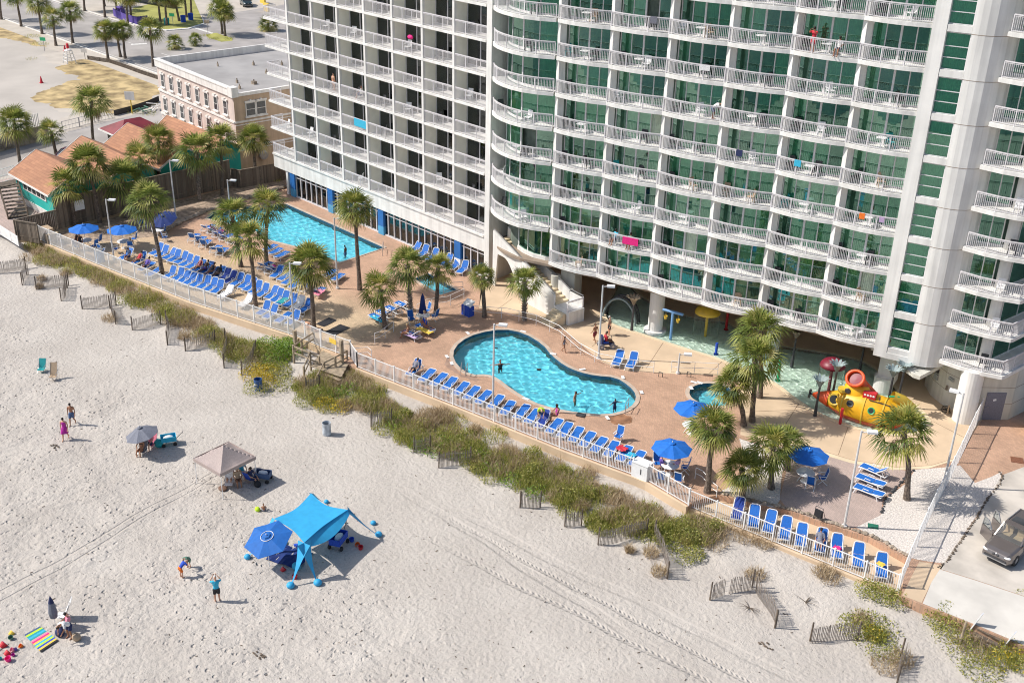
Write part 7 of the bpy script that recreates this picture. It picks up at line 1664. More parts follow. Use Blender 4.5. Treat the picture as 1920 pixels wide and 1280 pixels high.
beach_chair(120, 1160, 2.6, 'whitecloth', 'tall white beach chair beside the folded umbrella', .3, 1.1)
def wagon(px, py, rz, m_, label, s=1.0):
    p = bz(px, py); t = thing('beach_wagon', label, 'wagon', p, rz, None, s)
    b_ = MB(); 
    for x, y, a, b in ((0, .5, .6, .03), (0, -.5, .6, .03), (.3, 0, .03, 1.0), (-.3, 0, .03, 1.0)): b_.box((x, y, .5), (a, b, .36))
    b_.box((0, 0, .32), (.6, 1.0, .03)); b_.build('basket', M[m_], t)
    for sx in (-.34, .34):
        for sy in (-.38, .38): MB().lathe([(.0, -.05), (.13, -.05), (.13, .05), (0, .05)], 14, c=(sx, sy, .13), M3=Matrix(((0, 0, 1), (0, 1, 0), (-1, 0, 0)))).build('wheel', M['black'], t)
    MB().tube([(0, .5, .35), (0, .95, .75), (-.12, .97, .78), (.12, .97, .78)], .018, 6).build('handle', M['dark_metal'], t)
    MB().ell((.05, 0, .55), (.22, .35, .16), 10, 6).build('bundle', M['whitecloth'], t); return t
wagon(494, 900, 2.2, 'denim', 'blue-grey beach wagon packed beside the tan canopy')
wagon(635, 1022, .5, 'royal', 'royal blue beach wagon in the shade of the turquoise tent', 1.15)
wagon(317, 832, -.4, 'turq', 'bright blue wheeled beach cart behind the grey umbrella')
def bag(nm, px, py, r, m_, label, cat, h=.8, dz=0.0):
    p = bz(px, py); o = MB().ell((0, 0, r*h*.8), (r, r*.8, r*h), 12, 8).build(nm, M[m_], smooth=True); o.location = p+V((0, 0, dz)); return tag(o, label, cat)
bag('beach_bag', 298, 836, .38, 'tealcloth', 'teal beach bag between the grey umbrella and the blue cart', 'bag')
bag('beach_bag', 292, 829, .25, 'navy', 'navy bundle behind the teal beach bag', 'bag')
bag('beach_bag', 556, 1066, .3, 'turq', 'turquoise bag between the front straps of the turquoise tent', 'bag')
bag('beach_bag', 113, 1190, .3, 'navy', 'navy bag beside the bending person at the lower left', 'bag'); bag('straw_bag', 144, 1198, .28, 'tan', 'straw bag at the feet of the bending person', 'bag')
bag('cooler_bag', 483, 911, .28, 'blackcloth', 'black bag on the sand at the right leg of the tan canopy', 'bag')
bag('green_toy', 483, 957, .2, 'lime', 'bright green sand toy beside the small sitting child', 'toy'); bag('blanket', 418, 917, .35, 'brown', 'brown blanket heap in front of the tan canopy', 'blanket', .3)
tl = 'sand toy in the scatter of toys at the lower left corner'
for i, (x, y, m_, r, c_) in enumerate([(18, 1190, 'yellowcloth', .16, 'yellow'), (22, 1196, 'greencloth', .14, 'dark green'), (2, 1213, 'red', .2, 'red'), (8, 1208, 'magenta', .12, 'purple'), (27, 1218, 'pink', .14, 'pink'), (10, 1228, 'red', .18, 'large red'), (17, 1238, 'hot', .17, 'hot pink'), (31, 1218, 'purple', .1, 'violet'), (42, 1211, 'orange', .12, 'orange'), (26, 1228, 'magenta', .1, 'plum'), (0, 1236, 'tealcloth', .1, 'teal')]):
    p = bz(x, y); o = MB().lathe([(0, 0), (r*.7, 0), (r, r*1.4), (r*.9, r*1.4), (r*.6, r*.3)], 12).build('sand_toy', M[m_]); o.location = p; o.rotation_euler = (rnd.uniform(-1.2, 1.2), rnd.uniform(-.5, .5), 0); tag(o, c_+' bucket-like '+tl, 'toy', 'scattered sand toys')
for i, (x, y, m_, lab) in enumerate([(660, 1014, 'royal', 'navy toy bucket at the right of the turquoise tent'), (670, 1020, 'orange', 'orange toy bucket at the right of the turquoise tent'), (676, 1029, 'red', 'small red toy right of the blue wagon'), (528, 1070, 'red', 'red toy shovel head in front of the turquoise tent'), (553, 1084, 'red', 'red toy by the front left strap of the tent')]):
    p = bz(x, y); o = MB().lathe([(0, 0), (.12, 0), (.16, .24), (.14, .24), (.1, .05)], 12).build('sand_toy', M[m_]); o.location = p; o.rotation_euler = (.9 if i in (1, 3) else .1, 0, i); tag(o, lab, 'toy')
# striped towel: stripes are woven strips of one mat
c4 = [bz(75, 1174), bz(110, 1201), bz(77, 1223), bz(46, 1190)]
zc_ = min(q.z for q in c4)+.06; t = thing('striped_beach_mat', 'striped turquoise, red and yellow beach mat on the sand at the lower left', 'beach mat', (c4[0].x, c4[0].y, zc_))
cols = ['denim', 'lime', 'tealcloth', 'turq', 'tealcloth', 'pink', 'hot', 'yellowcloth', 'turq', 'lime', 'royal', 'yellowcloth', 'blackcloth']
for i, m_ in enumerate(cols):
    u0, u1 = i/len(cols), (i+1)/len(cols); a, b, c, d = c4[0].lerp(c4[1], u0), c4[0].lerp(c4[1], u1), c4[3].lerp(c4[2], u1), c4[3].lerp(c4[2], u0)
    MB().prism([a.to_2d(), b.to_2d(), c.to_2d(), d.to_2d()], zc_-.02, zc_+.012).build('stripe', M[m_], t, world=True)
# folded umbrella
p = bz(104, 1172); t = thing('folded_beach_umbrella', 'folded navy and grey beach umbrella stuck upright in the sand', 'umbrella', p); MB().tube([(0, 0, 0), (0, 0, 1.9)], .02, 6).build('pole', M['white_plastic'], t); MB().lathe([(.01, 2.0), (.1, 1.75), (.15, 1.55)], 10).build('tip', M['navy'], t); MB().lathe([(.15, 1.55), (.24, .9), (.2, .6), (0, .55)], 10).build('canopy', M['umbgrey'], t)
# grey open umbrella
b0 = bz(268, 850); umbrella(268, 850, b0.z, 2.05, 1.15, M['umbgrey'], 'open grey beach umbrella over two people at the left', tilt=(.18, -.12), drop=.55, group=None, base=False, cat='umbrella', name='beach_umbrella')
# blue hexagonal umbrella
q = at(505, 1060, -1.0); umbrella(505, 1060, sand_z(q.x, q.y), 2.15, 1.45, M['hex_canvas'], 'big blue hexagonal beach umbrella tipped beside the turquoise tent', tilt=(.30, .04), n=6, drop=.35, group=None, base=False, ring=True, cat='umbrella', name='beach_umbrella')
# navy mats under it
p = bz(543, 1043); t = thing('navy_blanket', 'navy blue beach blanket in the shade of the turquoise tent', 'blanket', p, .4); vs = [(2.2*(i/8-.5), 1.7*(j/6-.5), .05+.05*math.sin(i*1.7+j)) for j in range(7) for i in range(9)]; MB().add(vs, [(j*9+i, j*9+i+1, j*9+i+10, j*9+i+9) for j in range(6) for i in range(8)]).build('sheet', M['navy_canvas'], t); MB().ell((.2, .9, .2), (.5, .18, .14), 10, 6).build('rolled_edge', M['royal'], t)
bag('pile_of_towels', 527, 1018, .4, 'lime', 'heap of green and pink towels under the blue hexagonal umbrella', 'towels', .35)
# turquoise stretch tent
zt_ = at(583, 923, 1.05); 
PT = dict(A=at(583, 924, 1.1), B=at(652, 955, 1.1), C=at(570, 1017, 1.25), D=at(513, 972, 1.1))
t = thing('stretch_tent', 'turquoise stretch fabric beach tent held by straps and round sandbags', 'beach tent', (PT['C'].x, PT['C'].y, -1.05))
n = 18; vs = []
for j in range(n+1):
    for i in range(n+1):
        u, v = i/n, j/n; uu = u; p = (PT['A']*(1-u)+PT['B']*u)*(1-v)+(PT['D']*(1-u)+PT['C']*u)*v
        cen = (PT['A']+PT['B']+PT['C']+PT['D'])/4; e = math.sin(PI*u)*(1-math.sin(PI*v))+math.sin(PI*v)*(1-math.sin(PI*u)); p = p+(cen-p)*.16*e
        p.z -= .12*math.sin(PI*u)*math.sin(PI*v)+.22*e*(.5); vs.append(tuple(p))
mb = MB().add(vs, [(j*(n+1)+i, j*(n+1)+i+1, (j+1)*(n+1)+i+1, (j+1)*(n+1)+i) for j in range(n) for i in range(n)])
cano = mb.build('canopy', M['teal_canvas'], t, smooth=True, world=True)
# skirt of fabric dropping along the near right edge
sk = MB(); m_ = 14
vs = []
for i in range(m_+1):
    u = i/m_; p = PT['B'].lerp(PT['C'], u); cen = (PT['A']+PT['D'])/2; e = math.sin(PI*u); top = p+(cen-p)*.13*e; top.z -= .14*e; low = p+(p-cen)*(.05+.1*e); low.z -= .18+.42*e; vs += [tuple(top), tuple(low)]
sk.add(vs, [(2*i, 2*i+2, 2*i+3, 2*i+1) for i in range(m_)]).build('side_panel', M['teal_canvas'], t, smooth=True, world=True)
def strap(a, px, py, w0=.35, r=.22):
    g = bz(px, py); d = (g-a); s_ = d.cross(V((0, 0, 1))).normalized(); vs = []; k = 8
    for i in range(k+1):
        u = i/k; p = a+d*u; p.z += -.10*math.sin(PI*u); w_ = w0*(1-u)**2.2+.035; vs += [tuple(p+s_*w_), tuple(p-s_*w_)]
    MB().add(vs, [(2*i, 2*i+1, 2*i+3, 2*i+2) for i in range(k)]).build('strap', M['teal_canvas'], t, smooth=True, world=True)
    MB().ell(g+V((0, 0, r*.6)), (r, r, r*.8), 12, 8).build('sandbag', M['teal_canvas'], t, smooth=True, world=True)
strap(PT['C'], 545, 1100, .42, .24); strap(PT['C'], 596, 1095, .42, .25); strap(PT['B'], 710, 1004, .3, .22); strap(PT['B'], 700, 982, .12, .18); strap(PT['A'], 612, 942, .15, .16); strap(PT['D'], 464, 1046, .12, .2)
for k in 'ABCD': a = PT[k]; g = Vector((a.x, a.y, -1.05)); c_ = (PT['A']+PT['C'])/2; g = g.lerp(Vector((c_.x, c_.y, -1.05)), .12); MB().tube([g, a-V((0, 0, .05))], .02, 6).build('tent_pole', M['metal'], t, world=True)
# tan pop-up canopy
cz = [at(369, 860, .85), at(427, 826, 1.0), at(473, 857, .85), at(411, 892, .85)]
cc = (cz[0]+cz[2])/2; ex = (cz[2]-cz[0]).to_2d(); side_ = 2.5; ang = math.atan2(ex.y, ex.x)+PI/4
t = thing('popup_canopy', 'tan pop-up canopy with a peaked roof shading a seated group on the beach', 'canopy', (cc.x, cc.y, -1.05), ang); h = 1.95; s = 1.36
for c in ((-s, -s), (s, -s), (s, s), (-s, s)): MB().tube([(c[0], c[1], 0), (c[0]*.98, c[1]*.98, h)], .025, 6).build('leg', M['white_plastic'], t)
n = 8; vs = []
for j in range(2*n+1):
    for i in range(2*n+1):
        x, y = (i-n)/n, (j-n)/n; m2 = max(abs(x), abs(y)); z = h+.95*(1-m2)**1.25-.06*math.sin(PI*min(1, abs(abs(x)-abs(y))))*m2; vs.append((x*s*1.03, y*s*1.03, z))
MB().add(vs, [(j*(2*n+1)+i, j*(2*n+1)+i+1, (j+1)*(2*n+1)+i+1, (j+1)*(2*n+1)+i) for j in range(2*n) for i in range(2*n)]).build('roof', M['canopy'], t)
vl = MB(); e = s*1.03
for a, b in (((-e, -e), (e, -e)), ((e, -e), (e, e)), ((e, e), (-e, e)), ((-e, e), (-e, -e))): vl.bar((a[0], a[1], h-.1), (b[0], b[1], h-.1), .012, .24)
vl.build('valance', M['canopy'], t)
for a, b, lab in (((369, 905), (404, 908), 'left'), ((414, 950), (468, 945), 'near')):
    MB().tube([bz(*a), bz(*b)], .01, 4).build('guy_rope', M['wood_dark'])
for o in list(sc.objects):
    if o.name.startswith('guy_rope') and not o.get('label'): tag(o, 'rope lying on the sand %s the tan canopy' % ('left of' if o.name == 'guy_rope' else 'in front of'), 'rope')
MB()
# driftwood-dark seaweed lumps and the dug sand pile
rnd2 = random.Random(4)
for x, y, lab in ((486, 1226, 'dark lump of seaweed near the bottom edge'), (103, 838, 'small dark lump of seaweed at the left'), (1438, 1210, 'small dark clump on the sand at the lower right')):
    mb = MB(); p = bz(x, y)
    for i in range(14): mb.ell((rnd2.uniform(-.4, .4), rnd2.uniform(-.2, .2), .03), (rnd2.uniform(.05, .16), .05, .05), 6, 4)
    o = mb.build('seaweed_clump', M['wood_dark']); o.location = p; tag(o, lab, 'seaweed')
# loose twigs on the dune
for x, y, lab in ((1510, 1128, 'bare dry twig lying on the sand left of the corner fence'), (1405, 1139, 'small dry twig below the broken sand fence'), (655, 1232, 'x')):
    if lab == 'x': continue
    p = bz(x, y); mb = MB()
    for i in range(9): a = rnd2.uniform(0, 6.28); mb.tube([(0, 0, .02), (math.cos(a)*.4, math.sin(a)*.3, .12), (math.cos(a)*.8, math.sin(a)*.6, .1)], [.02, .012, .004], 4)
    o = mb.build('dry_twig', M['wood_dark']); o.location = p; tag(o, lab, 'twig')
for px, py, z, h, r, nm, lab, m_ in ((1800, 1205, -.4, 1.5, .07, 'wooden_post', 'capped white post standing in the scrub at the lower right', 'wood_tan'), (1827, 1182, -.4, 1.3, .09, 'marker_board', 'leaning white board at the head of the dark steps', 'white_plastic'), (1890, 1212, -.4, 1.1, .07, 'marker_board', 'second leaning white board beside the dark steps', 'white_plastic')):
    p = at(px, py, z); o = MB().tube([(0, 0, 0), (.05, 0, h)], r, 8) if nm == 'wooden_post' else MB().box((0, 0, h/2), (.06, .3, h), M3=Matrix.Rotation(.3, 3, 'Y')); o = o.build(nm, M[m_]); o.location = p; tag(o, lab, 'post')
t = thing('beach_steps', 'dark wooden steps half buried in scrub at the lower right', 'steps', at(1858, 1200, -.5))
for i in range(3): MB().box((0, -.35*i, .35-.15*i), (1.7, .26, .05)).build('tread', M['wood_dark'], t)
# ------------------------------------------------------------------ vehicles
def make_suv(label, loc, rz, paint, doors=True, L=4.65, Wd=1.88, H=1.70, group=None):
    "front at -Y"
    t = thing('parked_suv' if doors else 'parked_car', label, 'car', loc, rz, group); hw = Wd/2; hl = L/2
    # lofted shell: sections along the length (y, half width low, half width high, z low, z belt)
    secs = [(-hl, .62, .58, .42, .66), (-hl+.08, .80, .74, .30, .84), (-hl+.35, .90, .82, .26, .96), (-hl+1.1, .94, .86, .26, 1.04), (-hl+1.5, .94, .88, .26, 1.08), (hl-.7, .94, .88, .28, 1.10), (hl-.1, .90, .84, .32, 1.08), (hl, .82, .78, .45, 1.0)]
    vs = []; k = 10
    for y, wl_, wh, zl_, zb_ in secs: vs += [(-wl_*.9, y, zl_), (-wl_, y, zl_+.12), (-wl_*1.0, y, (zl_+zb_)/2), (-wh, y, zb_-.07), (-wh*.86, y, zb_), (wh*.86, y, zb_), (wh, y, zb_-.07), (wl_, y, (zl_+zb_)/2), (wl_, y, zl_+.12), (wl_*.9, y, zl_)]
    n = len(secs); fs = [(i*k+j, (i+1)*k+j, (i+1)*k+j+1, i*k+j+1) for i in range(n-1) for j in range(k-1)]+[tuple(range(k)), tuple((n-1)*k+j for j in range(k-1, -1, -1))]
    b_ = MB().add(vs, fs).build('body', paint, t, smooth=False); md = b_.modifiers.new('b', 'BEVEL'); md.width = .035; md.segments = 2
    # cabin
    cb_ = [(-hl+1.32, 1.06, .80), (-hl+2.05, H-.05, .66), (-hl+2.5, H, .66), (hl-.75, H-.02, .65), (hl-.2, 1.10, .78)]
    cv = []
    for y, z, w_ in cb_: cv += [(-w_, y, z), (w_, y, z)]
    rf = MB().add([(-.66, -hl+2.02, H-.045), (.66, -hl+2.02, H-.045), (.68, -hl+2.5, H), (-.68, -hl+2.5, H), (.66, hl-.72, H-.02), (-.66, hl-.72, H-.02), (-.68, -hl+2.02, H-.10), (.68, -hl+2.02, H-.10), (.70, hl-.7, H-.08), (-.70, hl-.7, H-.08)], [(0, 1, 2, 3), (3, 2, 4, 5), (6, 0, 3, 5, 9), (1, 7, 8, 4, 2), (7, 1, 0, 6), (5, 4, 8, 9)])
    for s in (-1, 1):
        for a, b in (((s*.80, -hl+1.34, 1.05), (s*.67, -hl+2.04, H-.05)), ((s*.80, hl-.22, 1.08), (s*.67, hl-.72, H-.05)), ((s*.82, -hl+2.55, 1.07), (s*.68, -hl+2.6, H-.06)), ((s*.82, hl-1.35, 1.07), (s*.68, hl-1.3, H-.06))): rf.bar(a, b, .07, .06)
    rf.build('roof', paint, t)
    G_ = M['glass_dark']
    MB().add([(-.78, -hl+1.36, 1.07), (.78, -hl+1.36, 1.07), (.64, -hl+2.02, H-.07), (-.64, -hl+2.02, H-.07)], [(0, 1, 2, 3)]).build('windscreen', M['clear_glass'] if doors else G_, t)
    MB().add([(.76, hl-.24, 1.1), (-.76, hl-.24, 1.1), (-.64, hl-.73, H-.07), (.64, hl-.73, H-.07)], [(0, 1, 2, 3)]).build('rear_window', G_, t)
    for s in (-1, 1):
        if doors and s < 0: continue
        MB().add([(s*.80, -hl+1.5, 1.08), (s*.80, hl-.35, 1.1), (s*.675, hl-.8, H-.09), (s*.675, -hl+2.08, H-.09)], [(0, 1, 2, 3) if s > 0 else (3, 2, 1, 0)]).build('side_window', G_, t)
    MB().box((0, -hl+2.75, H+.012), (.9, .62, .02)).build('sunroof', G_, t)
    MB().box((0, .2, 1.0), (1.4, 2.4, .06)).box((-.36, -.35, .95), (.5, .5, .3)).box((.36, -.35, .95), (.5, .5, .3)).box((-.36, -.08, 1.25), (.46, .14, .6)).box((.36, -.08, 1.25), (.46, .14, .6)).build('seats', M['tan'] if doors else M['blackcloth'], t)
    rr_ = MB()
    for s in (-1, 1): rr_.tube([(s*.62, -hl+2.35, H+.05), (s*.62, hl-.9, H+.05)], .02, 6)
    rr_.build('roof_rails', M['metal'], t)
    for sx in (-1, 1):
        for y in (-hl+.88, hl-.88):
            Mx = Matrix(((0, 0, 1), (0, 1, 0), (-1, 0, 0))); w_ = MB().lathe([(.2, -.12), (.34, -.11), (.36, -.05), (.36, .05), (.34, .11), (.2, .12)], 24, c=(sx*.83, y, .36), M3=Mx).build('wheel', M['black'], t); MB().lathe([(0, .10*sx), (.05, .12*sx), (.21, .10*sx), (.22, .05*sx)], 16, c=(sx*.83, y, .36), M3=Mx).build('rim', M['metal'], w_)
    for s in (-1, 1):
        MB().ell((s*.66, -hl+.13, .74), (.2, .10, .085), 12, 6, Matrix.Rotation(s*.35, 3, 'Z')).build('headlight', M['white_plastic'], t)
        MB().ell((s*.13, -hl+.03, .70), (.10, .05, .085), 10, 6).build('grille', M['dark_metal'], t)
        MB().box((s*.99, -hl+1.55, 1.1), (.2, .12, .14)).build('wing_mirror', paint, t)
        MB().box((s*.78, hl+.0, .9), (.22, .06, .16)).build('tail_light', M['red'], t)
    MB().box((0, -hl-.01, .5), (1.3, .06, .13)).build('lower_grille', M['dark_metal'], t); MB().box((0, -hl-.03, .42), (1.45, .08, .05)).build('bumper_trim', M['metal'], t)
    MB().tube([(0, -hl+.06, .80), (0, -hl+.04, .81)], .04, 12).build('badge', M['white_plastic'], t)
    if doors:
        for y0, ang_, Ld in ((-hl+1.45, 1.05, 1.05), (-.02+.2, 1.0, .95)):
            q = Matrix.Rotation(PI/2+ang_, 3, 'Z'); hp = V((-.93, y0, 0)); d = V((-math.sin(ang_), math.cos(ang_), 0))
            a, b = hp, hp+d*Ld; dr = MB().bar((a.x, a.y, .68), (b.x, b.y, .68), .10, .72).build('door', paint, t)
            fr = MB(); iz = V((0, 0, 1)); fr.bar(a+iz*1.04+d*.1, a+iz*1.58+d*.55, .05, .05).bar(a+iz*1.58+d*.55, b+iz*1.58-d*.05, .05, .05).bar(b+iz*1.58-d*.05, b+iz*1.04, .05, .05).build('window_frame', M['metal'], dr)
            MB().add([tuple(a+iz*1.05+d*.12), tuple(b+iz*1.05), tuple(b+iz*1.56-d*.06), tuple(a+iz*1.56+d*.55)], [(0, 1, 2, 3)]).build('window_pane', M['clear_glass'], dr)
    return t
paint1 = mat('taupe_metallic_paint', (.20, .175, .165), .25, .05, 2, metal=.5, coat=.8); paint2 = mat('dark_green_paint', (.012, .03, .028), .3, .1, 2, coat=.8); paint3 = mat('burgundy_paint', (.22, .01, .045), .3, .1, 2, coat=.8); paint4 = mat('black_car_paint', (.02, .02, .025), .3, .1, 2, coat=.8)
make_suv('grey-brown parked SUV facing the beach with both left-hand doors open', (-18.3, 60.6, .02), -.03, paint1, L=4.8, Wd=1.95, H=1.78)
make_suv('dark green SUV parked at the top edge beside the yellow kerb paint', at(462, 11), 1.2, paint2, doors=False)
make_suv('burgundy car mostly hidden behind the brown shop roofs', (-126.5, 52.3, 0), .1, paint3, doors=False)
make_suv('black car barely visible between two brown shop roofs', (-124.2, 48.3, 0), .1, paint4, doors=False)
for i, (x, y) in enumerate([(-118.5, 35.5), (-121.5, 35.0)]): make_suv(['dark car at the left edge below the wooden stair', 'second dark car at the far left edge'][i], (x-2.2, y+3.0, 0), .3, paint4, doors=False)
# ------------------------------------------------------------------ pink building
pk = thing('pink_building', 'pink and tan stucco building with a grey flat roof beside the hotel', 'building', (-120, 66, 0))
r0, r1, r2, r3 = at(292, 112, 9.6).to_2d(), at(436, 170, 9.6).to_2d(), at(560, 142, 9.6).to_2d(), at(500, 66, 9.6).to_2d()
e1 = (r1-r0); e1n = e1.normalized(); e2 = Vector((-e1n.y, e1n.x)); Dp = 19.0
c0, c1 = r0, r1; c2, c3 = c1+e2*Dp, c0+e2*Dp
MB().prism([c0, c1, c2, c3], 0, 8.9).build('wall', M['pink_stucco'], pk, world=True)
MB().bar((c1.x+e1n.x*.012, c1.y+e1n.y*.012, 4.4), ((c2+e1n*.012).x, (c2+e1n*.012).y, 4.4), .03, 8.8).build('side_wall', M['tan_stucco'], pk, world=True)
i0, i1, i2, i3 = c0+e1n*.3+e2*.3, c1-e1n*.3+e2*.3, c2-e1n*.3-e2*.3, c3+e1n*.3-e2*.3
MB().prism([i0, i1, i2, i3], 8.9, 8.93).build('roof', M['roof_grey'], pk, world=True)
mb = MB()
mb.bar((c0.x, c0.y, 9.3), (c1.x, c1.y, 9.3), .45, .85); mb.bar((c0.x, c0.y, 9.75), (c1.x, c1.y, 9.75), .62, .12)
mb.bar((c0.x, c0.y, 9.32), (c3.x, c3.y, 9.32), .3, .9); mb.bar((c3.x, c3.y, 9.5), (c2.x, c2.y, 9.5), .3, 1.2); mb.bar((c1.x, c1.y, 9.05), (c2.x, c2.y, 9.05), .35, .35)
mb.box((c1.x, c1.y, 9.45), (1.0, .8, 1.1), rz=math.atan2(e1.y, e1.x))
for z in (3.1, 6.0): mb.bar((c0.x-e2.x*.05, c0.y-e2.y*.05, z), (c1.x-e2.x*.05, c1.y-e2.y*.05, z), .18, .2); mb.bar((c1.x+e1n.x*.05, c1.y+e1n.y*.05, z), (c2.x, c2.y, z), .18, .2); mb.bar((c1.x+e1n.x*.05, c1.y+e1n.y*.05, z-.35), (c2.x, c2.y, z-.35), .12, .1)
mb.build('cornice', M['trim'], pk, world=True)
ra = math.atan2(e1.y, e1.x)
def pwin(p, z, rz_, w_=.85, h_=1.5, arch_=True):
    n_ = Vector((math.sin(rz_), -math.cos(rz_)))
    f = MB().box((p.x+n_.x*.03, p.y+n_.y*.03, z+h_/2), (w_+.12, .08, h_+.12), rz=rz_).build('window', M['trim'], pk, world=True)
    g_ = MB()
    for zz in (.26, .74): g_.box((p.x+n_.x*.06, p.y+n_.y*.06, z+h_*zz), (w_-.1, .04, h_*.44), rz=rz_)
    g_ = g_.build('pane', M['glass_dark'], f); g_.data.transform(Matrix.Translation(-Vector(pk.location)))
    s_ = MB().box((p.x+n_.x*.1, p.y+n_.y*.1, z-.1), (w_+.35, .24, .13), rz=rz_).box((p.x+n_.x*.08, p.y+n_.y*.08, z+h_+.14), (w_+.3, .16, .2), rz=rz_).box((p.x+n_.x*.1, p.y+n_.y*.1, z+h_+.2), (.2, .2, .3), rz=rz_).build('sill', M['trim'], f); s_.data.transform(Matrix.Translation(-Vector(pk.location)))
for fl in range(2):
    for i in range(8): p = c0+e1*((i+.62)/8.5); pwin(p, 6.55-2.95*fl, ra)
for dx in (2.0, 3.3): p = c1+e2*dx+e1n*.03; pwin(p, 6.5, ra+PI/2, 1.15, 1.5)
mb = MB().lathe([(.5, 0), (.55, .1), (.55, .45), (.3, .5), (0, .5)], 18, c=(c1.x+e1n.x*.1+e2.x*3, c1.y+e1n.y*.1+e2.y*3, 1.9), M3=Matrix(((e2.x, 0, e1n.x), (e2.y, 0, e1n.y), (0, 1, 0)))).build('vent_fan', M['metal'], pk, world=True)
mb = MB()
for u, v, s_ in ((.35, .5, .2), (.55, .75, .5), (.6, .45, .2), (.75, .6, .2), (.9, .5, .2), (.25, .3, .15), (.8, .25, .45), (.72, .18, .2), (.86, .12, .2), (.45, .65, .2), (.93, .75, .25)): p = c0+e1*u+e2*Dp*v; mb.box((p.x, p.y, 9.1), (s_*1.3, s_, .35)); mb.tube([(p.x, p.y, 9.0), (p.x, p.y, 9.5)], .07, 6)
mb.build('roof_vent', M['rock'], pk, world=True)
# ------------------------------------------------------------------ teal shops
def gable(label, x0, x1, y0, y1, zE, zR, ax='x', win=False, roofm='shingle', wallm='teal_paint'):
    t = thing('teal_shop' if wallm == 'teal_paint' else 'small_shop', label, 'shop', ((x0+x1)/2, (y0+y1)/2, 0))
    mb = MB().box(((x0+x1)/2, (y0+y1)/2, zE/2), (x1-x0, y1-y0, zE))
    if ax == 'x': ym = (y0+y1)/2; mb.add([(x0, y0, zE), (x0, y1, zE), (x0, ym, zR-.1)], [(0, 2, 1)]).add([(x1, y0, zE), (x1, y1, zE), (x1, ym, zR-.1)], [(0, 1, 2)])
    else: xm = (x0+x1)/2; mb.add([(x0, y0, zE), (x1, y0, zE), (xm, y0, zR-.1)], [(0, 1, 2)]).add([(x0, y1, zE), (x1, y1, zE), (xm, y1, zR-.1)], [(0, 2, 1)])
    mb.build('wall', M[wallm], t, world=True); o_ = .5; r = MB(); f = MB()
    if ax == 'x':
        k = (zR-zE)/(ym-y0)
        for s, ye in ((-1, y0-o_), (1, y1+o_)): zz = zE-k*o_; r.add([(x0-o_, ye, zz), (x1+o_, ye, zz), (x1+o_, ym, zR), (x0-o_, ym, zR), (x0-o_, ye, zz-.12), (x1+o_, ye, zz-.12), (x1+o_, ym, zR-.12), (x0-o_, ym, zR-.12)], [(0, 1, 2, 3), (4, 7, 6, 5), (0, 4, 5, 1), (1, 5, 6, 2), (3, 7, 4, 0)]); f.bar((x0-o_, ye, zz-.1), (x1+o_, ye, zz-.1), .1, .2)
        for xx in (x0-o_-.02, x1+o_+.02):
            for ye in (y0-o_, y1+o_): f.bar((xx, ye, zE-k*o_-.06), (xx, ym, zR-.06), .05, .2)
    else:
        k = (zR-zE)/(xm-x0)
        for xe in (x0-o_, x1+o_): zz = zE-k*o_; r.add([(xe, y0-o_, zz), (xe, y1+o_, zz), (xm, y1+o_, zR), (xm, y0-o_, zR), (xe, y0-o_, zz-.12), (xe, y1+o_, zz-.12), (xm, y1+o_, zR-.12), (xm, y0-o_, zR-.12)], [(0, 1, 2, 3), (4, 7, 6, 5), (0, 4, 5, 1), (1, 5, 6, 2), (3, 7, 4, 0)]); f.bar((xe, y0-o_, zz-.1), (xe, y1+o_, zz-.1), .1, .2)
        for yy in (y0-o_-.02, y1+o_+.02):
            for xe in (x0-o_, x1+o_): f.bar((xe, yy, zE-k*o_-.06), (xm, yy, zR-.06), .05, .2)
    r.build('roof', M[roofm], t, world=True); f.build('fascia', M['trim'], t, world=True)
    MB().box(((x0+x1)/2, y0-.03, .35), (x1-x0+.1, .08, .7)).build('plinth', M['trim'], t, world=True)
    if win:
        fr = MB().box(((x0+x1)/2+.3, y0-.05, 2.4), (5.4, .1, 1.25)).build('window', M['trim'], t, world=True); g_ = MB()
        for i in range(5): g_.box(((x0+x1)/2+.3-2.1+1.05*i, y0-.1, 2.4), (.82, .04, .95))
        g_ = g_.build('pane', M['glass_dark'], fr); g_.data.transform(Matrix.Translation(-Vector(t.location)))
    return t
gable('teal shop with a band of white windows and a brown shingle roof', -117.2, -108.5, 42.6, 48.2, 3.3, 4.9, 'x', True)
gable('second teal shop with a brown shingle roof, behind the first', -119.5, -109.0, 48.9, 54.0, 3.3, 4.8, 'x')
gable('third teal shop with a brown shingle roof in the middle of the row', -120.5, -109.0, 54.8, 60.2, 3.4, 5.0, 'x')
gable('last brown roofed teal shop tucked against the pink building', -121.5, -109.5, 61.0, 64.8, 3.4, 4.8, 'x')
t = thing('maroon_roofed_kiosk', 'small dark kiosk with a glossy maroon hip roof at the street', 'kiosk', (-124.2, 59.6, 0)); MB().box((-124.2, 59.6, 1.6), (4.2, 4.6, 3.2)).build('wall', M['wood_dark'], t, world=True)
MB().add([(-127.0, 56.6, 3.2), (-121.4, 56.6, 3.2), (-121.4, 62.6, 3.2), (-127.0, 62.6, 3.2), (-124.2, 58.6, 4.5), (-124.2, 60.6, 4.5)], [(0, 1, 4), (1, 2, 5, 4), (2, 3, 5), (3, 0, 4, 5), (3, 2, 1, 0)]).build('roof', M['red_roof'], t, world=True); MB().bar((-127.02, 56.6, 3.15), (-121.4, 56.58, 3.15), .08, .18).bar((-127.02, 56.6, 3.15), (-127.02, 62.6, 3.15), .08, .18).build('fascia', M['trim'], t, world=True)
